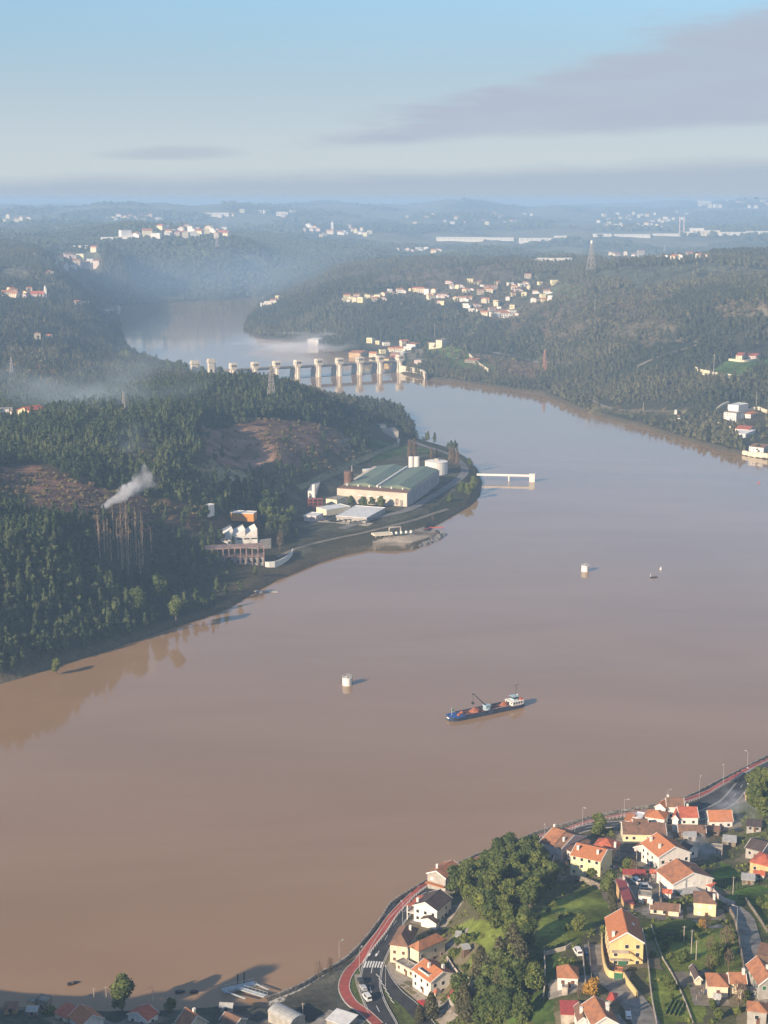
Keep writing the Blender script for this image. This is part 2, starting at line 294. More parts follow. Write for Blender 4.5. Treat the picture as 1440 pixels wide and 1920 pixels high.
# (pixels, colour, share of trees kept, edge wobble m)
PAINT = [
 ([(0,878),(60,872),(150,905),(250,930),(330,945),(300,975),(240,985),(150,972),(90,975),(0,945)], BROWN, 0.0, 6),
 ([(0,905),(50,925),(50,960),(0,945)], OLIVE, .0, 5),
 ([(160,968),(270,960),(380,950),(440,985),(400,1000),(330,985),(250,985),(200,985)], (.10,.07,.045), .35, 5),
 ([(378,800),(480,786),(570,790),(632,806),(660,828),(640,856),(565,882),(480,874),(400,862),(365,835)], (.19,.115,.08), .03, 6),
 ([(0,645),(120,650),(220,690),(120,705),(0,700)], SCRUB, .4, 12), ([(225,842),(300,848),(335,880),(250,882)], (.13,.10,.06), .35, 8), ([(375,742),(470,740),(510,760),(400,772)], (.12,.11,.06), .35, 8), ([(1130,600),(1230,590),(1300,640),(1200,650)], (.13,.11,.07), .35, 14), ([(1320,560),(1440,570),(1440,600),(1350,600)], (.14,.115,.075), .3, 14),
 ([(360,880),(420,872),(475,882),(460,915),(385,915)], (.19,.16,.09), .03, 5),
 ([(560,868),(630,850),(700,838),(712,845),(640,880),(600,895)], SCRUB, .15, 4),
 ([(700,825),(745,835),(800,840),(830,850),(790,860),(735,860),(700,870),(690,850)], (.06,.1,.03), .0, 3),
 ([(560,1045),(640,1000),(720,985),(800,960),(870,905),(880,870),(830,850),(760,850),(640,880),(560,915),(520,960),(560,1000)], (.075,.075,.05), .0, 3),
 ([(700,1028),(760,1024),(825,1005),(800,990),(730,1005),(700,1015)], (.30,.25,.19), .0, 1),
 # right bank
 ([(800,640),(850,650),(890,665),(930,690),(940,705),(880,700),(820,675),(790,655)], GRASS, .08, 6),
 ([(940,670),(1010,680),(1015,715),(960,710),(930,690)], (.11,.075,.05), .1, 6),
 ([(880,660),(960,668),(930,690),(890,672)], (.12,.10,.06), .1, 6),
 ([(1110,760),(1180,768),(1290,768),(1280,778),(1170,778),(1100,772)], (.13,.12,.06), .05, 5),
 ([(1340,690),(1380,668),(1420,672),(1440,675),(1440,690),(1400,705),(1370,715),(1330,702)], (.07,.12,.035), .0, 3),
 ([(1120,510),(1250,498),(1400,502),(1440,505),(1440,515),(1300,530),(1200,540),(1120,530)], (.085,.09,.06), .1, 25),
 ([(1010,545),(1060,528),(1110,535),(1080,560),(1020,562)], (.10,.115,.055), .1, 20),
 ([(860,640),(880,615),(910,590),(905,605),(880,640)], (.13,.15,.06), .15, 10),
 ([(640,560),(700,552),(820,540),(900,525),(1000,520),(1040,535),(1000,570),(960,600),(900,598),(880,575),(780,560),(660,572)], (.10,.095,.06), .22, 20),
 ([(1000,590),(1080,560),(1200,545),(1300,550),(1200,590),(1100,620),(1020,650)], (.12,.098,.065), .3, 20),
 ([(940,600),(1000,560),(1060,550),(1000,590),(950,640)], (.11,.092,.062), .3, 15),
 ([(740,505),(860,495),(980,500),(960,525),(820,535),(700,530)], (.11,.09,.062), .25, 20),
 ([(680,665),(760,650),(800,655),(790,675),(750,685),(700,670)], (.16,.14,.10), .1, 8),
 ([(750,672),(790,680),(799,690),(760,690)], (.12,.14,.07), .0, 3),
 # beyond on the left
 ([(80,500),(120,475),(185,468),(190,485),(150,500)], (.13,.13,.075), .15, 20),
 ([(0,505),(50,500),(60,515),(0,530)], (.16,.15,.10), .1, 20),
 ([(445,480),(470,472),(500,490),(480,510),(455,500)], (.15,.16,.09), .1, 20),
 ([(0,690),(150,680),(260,700),(400,705),(330,725),(180,730),(0,740)], (.075,.08,.05), .35, 15),
 # near village: grass, gardens and tarmac yards
 ([(1020,1700),(1075,1670),(1120,1660),(1150,1690),(1155,1720),(1120,1730),(1090,1770),(1040,1775),(1000,1770)], BRIGHT, 0, 2),
 ([(850,1735),(900,1720),(950,1750),(970,1790),(900,1830),(860,1790)], BRIGHT, 0, 2),
 ([(1215,1730),(1300,1725),(1370,1735),(1385,1780),(1400,1840),(1330,1835),(1300,1820),(1330,1919),(1225,1919),(1210,1800)], BRIGHT, 0, 2),
 ([(1325,1650),(1350,1615),(1440,1665),(1440,1690),(1340,1690)], (.10,.18,.03), 0, 2),
 ([(1405,1690),(1440,1690),(1440,1760),(1415,1720)], GRASS, 0, 2),
 ([(1000,1780),(1050,1780),(1040,1919),(940,1919),(960,1850)], (.06,.10,.025), 0, 2),
 ([(1160,1640),(1225,1640),(1260,1720),(1230,1725),(1175,1700)], (.2,.17,.13), 0, 1),
 ([(1120,1570),(1180,1560),(1220,1620),(1190,1640),(1150,1620)], (.13,.11,.08), 0, 2),
 ([(400,1870),(540,1850),(640,1812),(655,1830),(650,1880),(690,1919),(400,1919)], (.075,.075,.06), 0, 1),
 ([(0,1878),(400,1875),(400,1919),(0,1919)], (.07,.075,.05), 0, 2),
 ([(1270,1530),(1300,1512),(1370,1490),(1330,1530),(1290,1545)], (.12,.14,.06), 0, 1),
]
PW = [(cast(*np.array(p, float).T)[:, :2], c, tf, w) for p, c, tf, w in PAINT]
CLEAR_PX = [([(560,1062),(690,1048),(845,1018),(850,955),(700,985),(560,1010)], .03), ([(690,1040),(905,945),(905,900),(880,862),(840,842),(775,820),(740,828),(640,880),(560,918),(540,1000),(560,1045),(640,1010)], 0.0),
 ([(345,1095),(360,1020),(410,975),(425,960),(490,962),(500,1000),(560,1010),(560,1060),(470,1110),(400,1100)], .04), ([(690,815),(700,795),(735,793),(760,812),(750,835),(690,835)], 0.0),
 ([(345,700),(350,690),(480,690),(480,712),(440,716),(350,712)], .1), ([(560,925),(620,925),(620,980),(560,980)], 0.0), ([(1340,760),(1400,750),(1440,760),(1440,870),(1400,850),(1370,815)], .12),
 ([(1370,655),(1440,655),(1440,690),(1380,680)], 0.1), ([(870,665),(925,665),(925,705),(880,700)], .1), ([(1100,742),(1160,758),(1290,762),(1290,785),(1160,778)], .1)]
CLEAR_PX.append(([(250,1000),(330,985),(420,1010),(400,1085),(300,1120),(270,1080)], .4))
# settlements: pixel box x0 x1 y0 y1, slope of the row, number, scale, group name
TOWNS = [
 (640,722,551,563,-.12,14,1.0,'row of houses at the left end of the hillside village'),(728,800,543,550,-.05,8,1.0,'middle row of the hillside village'),(800,935,530,572,0,30,1.05,'core of the hillside village'),(862,962,562,590,0,11,1.0,'lower edge of the hillside village'),
 (950,1040,533,566,0,18,1.0,'right end of the hillside village'),(903,978,589,597,0,6,1.3,'hamlet below the hillside village'),(985,1000,515,522,0,2,1.0,'lone pair above the hillside village'),
 (80,186,468,502,-.2,13,1.2,'hamlet on the far left hill'),(8,64,546,560,0,11,1.0,'houses beside the far church'),(196,222,577,584,0,3,1.1,'houses at the left shore of the upstream river'),(140,170,572,576,0,2,1.0,'pair above the left upstream shore'),(488,526,560,575,0,5,1.0,'houses on the upstream right bank'),
 (1130,1325,477,492,0,13,1.2,'houses along the right plateau'),(690,760,640,672,0,9,1.0,'houses on the bank behind the dam'),
 (60,110,625,640,0,2,1.0,'two houses above the smoky valley'),(0,70,778,792,0,3,1.6,'buildings at the left edge behind the wood'),(225,240,770,784,0,1,.8,'small pale house under the faint pylon'),
 (200,300,404,418,0,18,1.3,'left part of the far town'),(300,425,424,442,.05,26,1.3,'lower part of the far town'),(570,695,425,444,.02,20,1.25,'far village on the middle ridge'),(230,300,442,448,0,4,1.5,'white buildings on the near dark ridge'),
 (745,830,466,472,.03,7,1.1,'far row in the blue valley'),(760,1000,402,424,0,18,1.3,'scattered far houses on the right ridge'),(1120,1290,396,416,-.05,24,1.4,'far town on the right horizon'),(1130,1240,418,432,0,12,1.3,'lower part of the far right town'),(1300,1440,378,392,0,12,2.0,'hazy town on the highest right horizon'),(0,60,408,422,0,5,1.3,'far houses at the left edge'),(380,560,398,408,0,8,1.6,'hazy houses under the horizon')]
for x0, x1, y0, y1, sl, n_, sc_, nm in TOWNS:
    if y1 > 500 or y1 > 440: CLEAR_PX.append(([(x0-4, y0-2-sl*(x1-x0)*.0), (x1+4, y0-2), (x1+4, y1+5), (x0-4, y1+5)], .12))
CLEAR = [(cast(*np.array(p, float).T)[:, :2], k) for p, k in CLEAR_PX]  # (polygon, keep share)
base = np.zeros(GX.shape+(3,))
n1 = fbm(GX/90, GY/90, 4, 21)[..., None]; n2 = fbm(GX/14, GY/14, 3, 31)[..., None]
far = np.clip((GY-1700)/2500, 0, 1)[..., None]
base = np.array(DARK)*(1-far*.0)+np.clip(n1*1.4+.3, 0, 1)*(np.array(SCRUB)-np.array(DARK))
nearm = np.clip((900-GY)/80, 0, 1)[..., None]; base = base*(1-nearm)+nearm*(np.array((.085, .10, .035))+np.clip(n1*1.2+.4, 0, 1)*(np.array((.15, .125, .085))-np.array((.085, .10, .035))))
# distant farmland: a patchwork of fields and woods
fp = fbm(GX/420+9, GY/600, 3, 77)[..., None]; ff = np.clip((GY-4600)/1500, 0, 1)[..., None]
base = base+ff*np.clip(fp*5+.3, 0, 1)*(np.array((.19, .185, .12))-base)*.85
for P, c, tf, w in PW:
    wx = fbm(GX/max(w*2.2, 2), GY/max(w*2.2, 2), 3, 41)*w*1.6; wy = fbm(GX/max(w*2.2, 2), GY/max(w*2.2, 2), 3, 43)*w*1.6
    b0 = P.min(0)-w*2; b1 = P.max(0)+w*2
    msk = (GX > b0[0]) & (GX < b1[0]) & (GY > b0[1]) & (GY < b1[1])
    ii = np.where(msk); ins = in_poly(P, GX[ii]+wx[ii], GY[ii]+wy[ii])
    ii = (ii[0][ins], ii[1][ins])
    base[ii] = np.array(c)*(1+n2[ii]*.7+n1[ii]*.35)
base = np.clip(base*(1+n2*.35), .004, .8)
shore = np.clip(1-np.abs(-GD-2)/5, 0, 1)[..., None]*np.clip((GY-600)/100, 0, 1)[..., None]
base = base*(1-shore*.55)+np.array((.16, .12, .08))*shore*.55
nV, nU = GX.shape
idx = np.arange(nV*nU).reshape(nV, nU)
F = np.stack([idx[:-1, :-1], idx[:-1, 1:], idx[1:, 1:], idx[1:, :-1]], -1).reshape(-1, 4)
gm = bpy.data.materials.new('ground_soil_and_grass'); gm.use_nodes = True; t = gm.node_tree; p = t.nodes['Principled BSDF']
at = N(t, 'ShaderNodeAttribute', attribute_name='gcol'); g = N(t, 'ShaderNodeNewGeometry')
na = N(t, 'ShaderNodeTexNoise', Scale=.35, Detail=9.0, Roughness=.78); t.links.new(g.outputs['Position'], na.inputs[0])
hs = N(t, 'ShaderNodeHueSaturation'); t.links.new(at.outputs['Color'], hs.inputs['Color'])
t.links.new(math_n(t, 'MULTIPLY_ADD', na.outputs[0], 2.3, -.15), hs.inputs['Value']); t.links.new(math_n(t, 'MULTIPLY_ADD', na.outputs[0], -.06, .53), hs.inputs['Hue'])
t.links.new(hs.outputs[0], p.inputs['Base Color']); p.inputs['Roughness'].default_value = .95; p.inputs['Specular IOR Level'].default_value = .1
nb = N(t, 'ShaderNodeTexNoise', Scale=.12, Detail=8.0, Roughness=.75); t.links.new(g.outputs['Position'], nb.inputs[0])
bn = N(t, 'ShaderNodeBump', Strength=.8, Distance=1.4); t.links.new(nb.outputs[0], bn.inputs['Height']); t.links.new(bn.outputs[0], p.inputs['Normal'])
rgba = np.concatenate([base, np.ones(base.shape[:2]+(1,))], -1)
setting(link('ground', mesh_np('ground', np.stack([GX, GY, GZ], -1).reshape(-1, 3), F, gm, {'gcol': ('FLOAT_COLOR', rgba.reshape(-1, 4))}, smooth=True)))
# ------------------------------------------------------------------ river water
wm = bpy.data.materials.new('muddy_river_water'); wm.use_nodes = True; t = wm.node_tree; p = t.nodes['Principled BSDF']
g = N(t, 'ShaderNodeNewGeometry'); mpn = N(t, 'ShaderNodeMapping'); mpn.inputs['Scale'].default_value = (.004, .011, 1); mpn.inputs['Rotation'].default_value = (0, 0, R(-35)); t.links.new(g.outputs['Position'], mpn.inputs[0])
nn = N(t, 'ShaderNodeTexNoise', Scale=1.0, Detail=5.0, Roughness=.55, Distortion=.6); t.links.new(mpn.outputs[0], nn.inputs[0])
t.links.new(mixc(t, sstep(t, nn.outputs[0], .3, .7), (.275, .170, .088), (.315, .200, .108)), p.inputs['Base Color'])
rr = sstep(t, nn.outputs[0], .35, .7); t.links.new(math_n(t, 'MULTIPLY_ADD', rr, .03, .05), p.inputs['Roughness']); p.inputs['IOR'].default_value = 1.333; p.inputs['Specular IOR Level'].default_value = .5
n3 = N(t, 'ShaderNodeTexNoise', Scale=.35, Detail=3.0); t.links.new(g.outputs['Position'], n3.inputs[0])
bn = N(t, 'ShaderNodeBump', Strength=.10, Distance=.12); t.links.new(n3.outputs[0], bn.inputs['Height']); t.links.new(bn.outputs[0], p.inputs['Normal'])
gx, gy = np.meshgrid(np.linspace(-3600, 3600, 30), np.linspace(150, 5200, 30))
idx = np.arange(900).reshape(30, 30); F = np.stack([idx[:-1, :-1], idx[:-1, 1:], idx[1:, 1:], idx[1:, :-1]], -1).reshape(-1, 4)
setting(link('river_water', mesh_np('river_water', np.stack([gx, gy, gx*0], -1).reshape(-1, 3), F, wm)))
# ------------------------------------------------------------------ haze
HAZE_D = 1.4e-4
def box_me(name, lo, hi, m=None):
    x0, y0, z0 = lo; x1, y1, z1 = hi
    V = [(x0,y0,z0),(x1,y0,z0),(x1,y1,z0),(x0,y1,z0),(x0,y0,z1),(x1,y0,z1),(x1,y1,z1),(x0,y1,z1)]
    return mesh_np(name, V, [(0,3,2,1),(4,5,6,7),(0,1,5,4),(1,2,6,5),(2,3,7,6),(3,0,4,7)], m)
hm = bpy.data.materials.new('haze_air'); hm.use_nodes = True; t = hm.node_tree; t.nodes.remove(t.nodes['Principled BSDF'])
pv = N(t, 'ShaderNodeVolumePrincipled', Density=HAZE_D, Anisotropy=0.0); pv.inputs['Color'].default_value = (.45, .69, 1.0, 1)
t.links.new(pv.outputs[0], t.nodes['Material Output'].inputs['Volume'])
link('haze', box_me('haze', (-15500, -300, -11), (11500, 17800, 289), hm), kind='stuff', label='pale blue haze over the river valley and the hills')
# ------------------------------------------------------------------ tree shapes
def ico(sub):
    bm = bmesh.new(); bmesh.ops.create_icosphere(bm, subdivisions=sub, radius=1.0)
    V = np.array([v.co[:] for v in bm.verts]); F = np.array([[v.index for v in f.verts] for f in bm.faces]); bm.free(); return V, F
ICO1, ICO2, ICO3 = ico(1), ico(2), ico(3)
def spindle(r, h0, h1, V, sharp=.8):
    """squeeze a unit ball into a crown from height h0 to h1"""
    z = (V[:, 2]+1)/2; k = np.clip((1-z)**sharp*1.25, .05, 1.0)*np.clip(z*4+.35, 0, 1)
    return np.c_[V[:, 0]*r*k, V[:, 1]*r*k, h0+(h1-h0)*z]
def leaves(pts, size, rng, up=.3):
    n = len(pts); d = rng.normal(size=(n, 3)); d[:, 2] *= .8; d /= np.linalg.norm(d, axis=1)[:, None]
    e = rng.normal(size=(n, 3)); e -= (e*d).sum(1)[:, None]*d; e /= np.linalg.norm(e, axis=1)[:, None]
    f = np.cross(d, e); s = size*(.6+.8*rng.random(n))[:, None]
    V = np.stack([pts-e*s*.6-f*s*.35, pts+e*s*.6-f*s*.35, pts+f*s*.75], 1).reshape(-1, 3)
    return V, np.arange(3*n).reshape(n, 3)
def join(parts):
    Vs, Fs, o = [], [], 0
    for V, F in parts: Vs.append(V); Fs.append(F+o); o += len(V)
    return np.concatenate(Vs), np.concatenate(Fs)
def conifer(rng, r, h, ntuft=60, sub=2, bare=.22, size=1.1, sharp=.7):
    V, F = {1: ICO1, 2: ICO2}[sub]; V = V*(1+rng.uniform(-.32, .18, len(V)))[:, None]
    body = spindle(r*.82, h*bare, h, V, sharp)
    z = rng.random(ntuft)**.9; th = rng.random(ntuft)*6.283; k = np.clip((1-z)**sharp*1.25, .08, 1)*np.clip(z*4+.5, 0, 1)
    rr = r*k*rng.uniform(.75, 1.12, ntuft)
    pts = np.c_[rr*np.cos(th), rr*np.sin(th), h*(bare+(1-bare)*z)]
    return join([(body, F), leaves(pts, size, rng)])
def roundtree(rng, r, h, nclump=9, ntuft=120, size=.9, bare=.2, core=True):
    parts = []; cs = []
    for i in range(nclump):
        th = rng.random()*6.283; q = rng.random()**.6; rad = r*q*.62; z = rng.uniform(bare+.12, .86)
        rad *= 1.1-abs(z-.5)*1.1
        cs.append((rad*math.cos(th), rad*math.sin(th), h*z, r*rng.uniform(.30, .48)))
    cs.append((0, 0, h*.55, r*.55))
    for cx_, cy_, cz_, rr in cs:
        V, F = ICO2 if core else ICO1; V = V*(1+rng.uniform(-.25, .2, len(V)))[:, None]
        if core: parts.append((V*rr*(1, 1, .85)*.86+(cx_, cy_, cz_), F))
        n = ntuft//len(cs); d = rng.normal(size=(n, 3)); d /= np.linalg.norm(d, axis=1)[:, None]
        parts.append(leaves(d*rr*rng.uniform(.8, 1.2, n)[:, None]*(1, 1, .85)+(cx_, cy_, cz_), size, rng))
    return join(parts)
def trunk_np(rng, h, r0, r1=.08, sides=6, seg=4, lean=.03, limbs=0, spread=.35):
    parts = []
    def tube(pts, rs):
        n = len(pts); V = []
        for (x, y, z), r in zip(pts, rs):
            for k in range(sides): V.append((x+r*math.cos(6.283*k/sides), y+r*math.sin(6.283*k/sides), z))
        F = []
        for i in range(n-1):
            for k in range(sides):
                a_, b_ = i*sides+k, i*sides+(k+1) % sides
                F += [(a_, b_, b_+sides), (a_, b_+sides, a_+sides)]
        return np.array(V, float), np.array(F)
    ox, oy = rng.normal(0, lean*h, 2); pts = [(ox*(i/seg)**2, oy*(i/seg)**2, h*i/seg-(.8 if i == 0 else 0)) for i in range(seg+1)]
    parts.append(tube(pts, [r0+(r1-r0)*i/seg for i in range(seg+1)]))
    for i in range(limbs):
        z = h*rng.uniform(.3, .95); th = rng.random()*6.283; L = h*spread*rng.uniform(.5, 1)*(1.15-z/h)
        x0, y0 = ox*(z/h)**2, oy*(z/h)**2
        parts.append(tube([(x0, y0, z), (x0+L*.5*math.cos(th), y0+L*.5*math.sin(th), z+L*.45), (x0+L*math.cos(th), y0+L*math.sin(th), z+L*rng.uniform(.5, 1.1))], [r0*.35, r0*.22, r0*.08]))
    return join(parts)
def merge(name, temps, pos, tid, sc, rot, tint, m):
    Vs, Fs, Ts, o = [], [], [], 0
    for k, (V, F) in enumerate(temps):
        s = np.where(tid == k)[0]
        if not len(s): continue
        c_, s_ = np.cos(rot[s])[:, None], np.sin(rot[s])[:, None]
        W = np.stack([V[None, :, 0]*c_-V[None, :, 1]*s_, V[None, :, 0]*s_+V[None, :, 1]*c_, np.broadcast_to(V[None, :, 2], (len(s), len(V)))], -1)
        W = W*sc[s][:, None, :]+pos[s][:, None, :]
        Vs.append(W.reshape(-1, 3)); Fs.append((F[None]+(np.arange(len(s))*len(V))[:, None, None]).reshape(-1, 3)+o); Ts.append(np.repeat(tint[s], len(V))); o += len(s)*len(V)
    return mesh_np(name, np.concatenate(Vs), np.concatenate(Fs), m, {'tint': ('FLOAT', np.concatenate(Ts))})
LM_EVER = leafmat('evergreen_foliage', (.028, .047, .018), (.095, .11, .042))
LM_EUC = leafmat('eucalyptus_foliage', (.048, .056, .03), (.15, .135, .07))
LM_BROAD = leafmat('broadleaf_foliage', (.05, .078, .018), (.175, .19, .05))
LM_DARKN = leafmat('dark_evergreen_foliage', (.038, .062, .018), (.125, .15, .045))
LM_BROWN = leafmat('bare_twigs', (.11, .075, .05), (.21, .155, .105))
LM_FAR = leafmat('far_wood_foliage', (.038, .05, .026), (.085, .095, .045), scale=.012)
BARK = mat('bark', (.16, .12, .085), .9, .3, 1.5); PALEBARK = mat('pale_bark', (.36, .27, .19), .9, .25, 1.0)
# ------------------------------------------------------------------ where trees stand
def keep_share(X, Y):
    k = np.ones(X.shape)
    for P, c_, tf, w in PW: k[in_poly(P, X, Y)] = tf
    for P, tf in CLEAR: k[in_poly(P, X, Y)] = tf
    return k
def scatter(y0, y1, step, umax=.285, jit=.9, share=True, seed=1):
    rng = np.random.default_rng(seed); x1 = umax*y1
    xs, ys = np.meshgrid(np.arange(-x1, x1, step), np.arange(y0, y1, step*.95))
    xs = (xs+rng.uniform(-jit/2, jit/2, xs.shape)*step).ravel(); ys = (ys+rng.uniform(-jit/2, jit/2, ys.shape)*step).ravel()
    ok = (np.abs(xs/ys) < umax) & (ys > y0) & (ys < y1); xs, ys = xs[ok], ys[ok]
    z = H(xs, ys); d = samp(GD, xs, ys); ok = (d < -2.5) & (z > .8); xs, ys, z = xs[ok], ys[ok], z[ok]
    dens = np.clip(fbm(xs/70, ys/70, 3, 55)*2.2+1.02, 0.25, 1)
    kk = keep_share(xs, ys)*dens if share else dens
    ok = rng.random(len(xs)) < kk
    return xs[ok], ys[ok], z[ok]
# ------------------------------------------------------------------ woods
def slope_vis(x, y, z, ht):
    """drop ground that a ridge hides completely (nothing of it shows)"""
    vis = np.ones(len(x), bool); t_ = np.linspace(.35, .985, 60)
    for i in range(0, len(x), 4000):
        X_, Y_, Z_ = x[i:i+4000], y[i:i+4000], z[i:i+4000]+ht
        lz = CAMZ+(Z_[:, None]-CAMZ)*t_; hz = H(X_[:, None]*t_, Y_[:, None]*t_)
        vis[i:i+4000] = ((hz-lz) < 14).all(1)
    return vis
rng = np.random.default_rng(11)
# shapes for the hillside evergreens
T_MID = [conifer(rng, rng.uniform(1.9, 2.6), rng.uniform(10.5, 14.5), 55, 2, .2, 1.15, rng.uniform(.5, .85)) for i in range(8)]
T_MIDB = [roundtree(rng, rng.uniform(2.6, 3.6), rng.uniform(8, 12), 4, 50, 1.3, .12, core=True) for i in range(3)]
T_FARA = [conifer(rng, rng.uniform(2.6, 3.6), rng.uniform(9, 13), 26, 1, .1, 2.0, .55) for i in range(6)]
T_FARB = []
for i in range(5):
    V = ICO2[0]*(1+rng.uniform(-.35, .25, len(ICO2[0])))[:, None] if i < 2 else ICO1[0]*(1+rng.uniform(-.35, .25, len(ICO1[0])))[:, None]
    T_FARB.append((np.c_[V[:, 0]*7.5, V[:, 1]*7.5, 4+V[:, 2]*rng.uniform(5.5, 8)], ICO2[1] if i < 2 else ICO1[1]))
def wood(name, label, temps, xs, ys, zs, m, smin=.75, smax=1.25, seed=2, tint_scale=60):
    r = np.random.default_rng(seed); n = len(xs); s = r.uniform(smin, smax, n)[:, None]*np.array([[1, 1, 1]]); s[:, 2] *= r.uniform(.85, 1.15, n)
    s = s*(1+fbm(xs/120, ys/120, 2, 66)*.45)[:, None]
    tint = np.clip(.42+fbm(xs/tint_scale, ys/tint_scale, 3, 88)*.9+r.normal(0, .16, n), 0, 1)
    me = merge(name, temps, np.stack([xs, ys, zs-.4], -1), r.integers(0, len(temps), n), s, r.random(n)*6.283, tint, m)
    return link(name, me, kind='stuff', label=label)
def dupe_thing(label, cat, group, parts, loc, rot, sc, name):
    e = bpy.data.objects.new(name, None); COL.objects.link(e); e.empty_display_size = 1
    e.location = loc; e.rotation_euler = (0, 0, rot); e.scale = sc
    e['label'] = label; e['category'] = cat
    if group: e['group'] = group
    for pn, me in parts:
        o = bpy.data.objects.new(pn, me); COL.objects.link(o); o.parent = e
    return e
# --- left hillside
xs, ys, zs = scatter(840, 1780, 5.3, seed=3); ok = xs < 120
xs, ys, zs = xs[ok], ys[ok], zs[ok]; v = slope_vis(xs, ys, zs, 14); xs, ys, zs = xs[v], ys[v], zs[v]
ppx, ppy, _ = proj(xs, ys, zs)
bare_p = at_y(np.array([0.]), np.array([0.]), 1.)  # unused
def region(px_poly): return in_poly(np.array(px_poly, float), ppx, ppy)
BAREZ = cast(*np.array([(175,1000),(275,1005),(290,1050),(270,1090),(190,1075),(170,1030)], float).T)[:, :2]
DARKBANK = cast(*np.array([(255,1195),(250,1130),(330,1125),(380,1100),(450,1085),(560,1040),(640,1005),(700,1003),(690,1030),(560,1070),(470,1112),(380,1158)], float).T)[:, :2]
k = ~in_poly(BAREZ, xs, ys) & ~(in_poly(DARKBANK, xs, ys) & (rng.random(len(xs)) < .8))
xs, ys, zs = xs[k], ys[k], zs[k]
# the largest in view stand as trees of their own
ppx, ppy, _ = proj(xs, ys, zs+8)
infr = (ppx > -5) & (ppx < 700) & (ppy > 700) & (ppy < 1290)
order = np.where(infr)[0][np.argsort(ys[infr])][:255]
T_MESH = []
for V, F in T_MID[:5]+T_MIDB+[roundtree(rng, rng.uniform(2.2, 3.0), rng.uniform(9, 12), 6, 130, 1.0, .1) for i in range(3)]:
    cm = mesh_np('evergreen_crown', V, F, LM_EVER, {'tint': ('FLOAT', np.full(len(V), .45))}); Vt, Ft = trunk_np(rng, 8, .22, .1, 5, 3)
    T_MESH.append([('crown', cm), ('trunk', mesh_np('evergreen_trunk', Vt, Ft, BARK))])
for i in order:
    s = rng.uniform(.6, 1.5); dupe_thing('evergreen tree among its like in the wood on the left hillside above the river', 'tree', 'evergreens low on the left hillside', T_MESH[rng.integers(0, len(T_MESH))], (xs[i], ys[i], zs[i]-.3), rng.random()*6.28, (s, s, s*rng.uniform(.85, 1.15)), 'evergreen_tree')
rest = np.ones(len(xs), bool); rest[order] = False
wood('left_hill_wood', 'dense dark evergreen wood covering the left hillside', T_MID+T_MIDB+T_MIDB, xs[rest], ys[rest], zs[rest], LM_EVER, .6, 1.35, 4)
print('left wood', rest.sum())
# --- middle distance, both banks
xs, ys, zs = scatter(1500, 2700, 6.9, seed=5); ok = (xs > 120) | (ys > 1780)
xs, ys, zs = xs[ok], ys[ok], zs[ok]; v = slope_vis(xs, ys, zs, 13); xs, ys, zs = xs[v], ys[v], zs[v]
wood('valley_side_wood', 'mixed pine and eucalyptus wood on the slopes beside the dam and across the river', T_FARA, xs, ys, zs, LM_EUC, .5, 1.05, 6, 110); print('mid', len(xs))
xs, ys, zs = scatter(2700, 4400, 9.6, seed=8); v = slope_vis(xs, ys, zs, 13); xs, ys, zs = xs[v], ys[v], zs[v]
wood('hill_wood', 'wood covering the hills beyond the dam', T_FARA, xs, ys, zs, LM_EUC, .65, 1.25, 9, 180); print('far', len(xs))
xs, ys, zs = scatter(4400, 7000, 15, umax=.27, seed=10); v = slope_vis(xs, ys, zs, 13); xs, ys, zs = xs[v], ys[v], zs[v]
k = fbm(xs/420+9, ys/600, 3, 77) < .12; k |= ys < 5600; xs, ys, zs = xs[k], ys[k], zs[k]
wood('upstream_hill_wood', 'dark wood on the steep hill above the river bend', T_FARB, xs, ys, zs, LM_FAR, .6, 1.1, 12, 260); print('vfar', len(xs))
xs, ys, zs = scatter(7000, 16000, 46, umax=.26, seed=13); v = slope_vis(xs, ys, zs, 20); xs, ys, zs = xs[v], ys[v], zs[v]
k = fbm(xs/420+9, ys/600, 3, 77) < -.04; xs, ys, zs = xs[k], ys[k], zs[k]
wood('horizon_wood', 'faint woods on the farthest hills', T_FARB, xs, ys, zs, LM_FAR, 1.3, 2.4, 14, 500); print('horizon', len(xs))
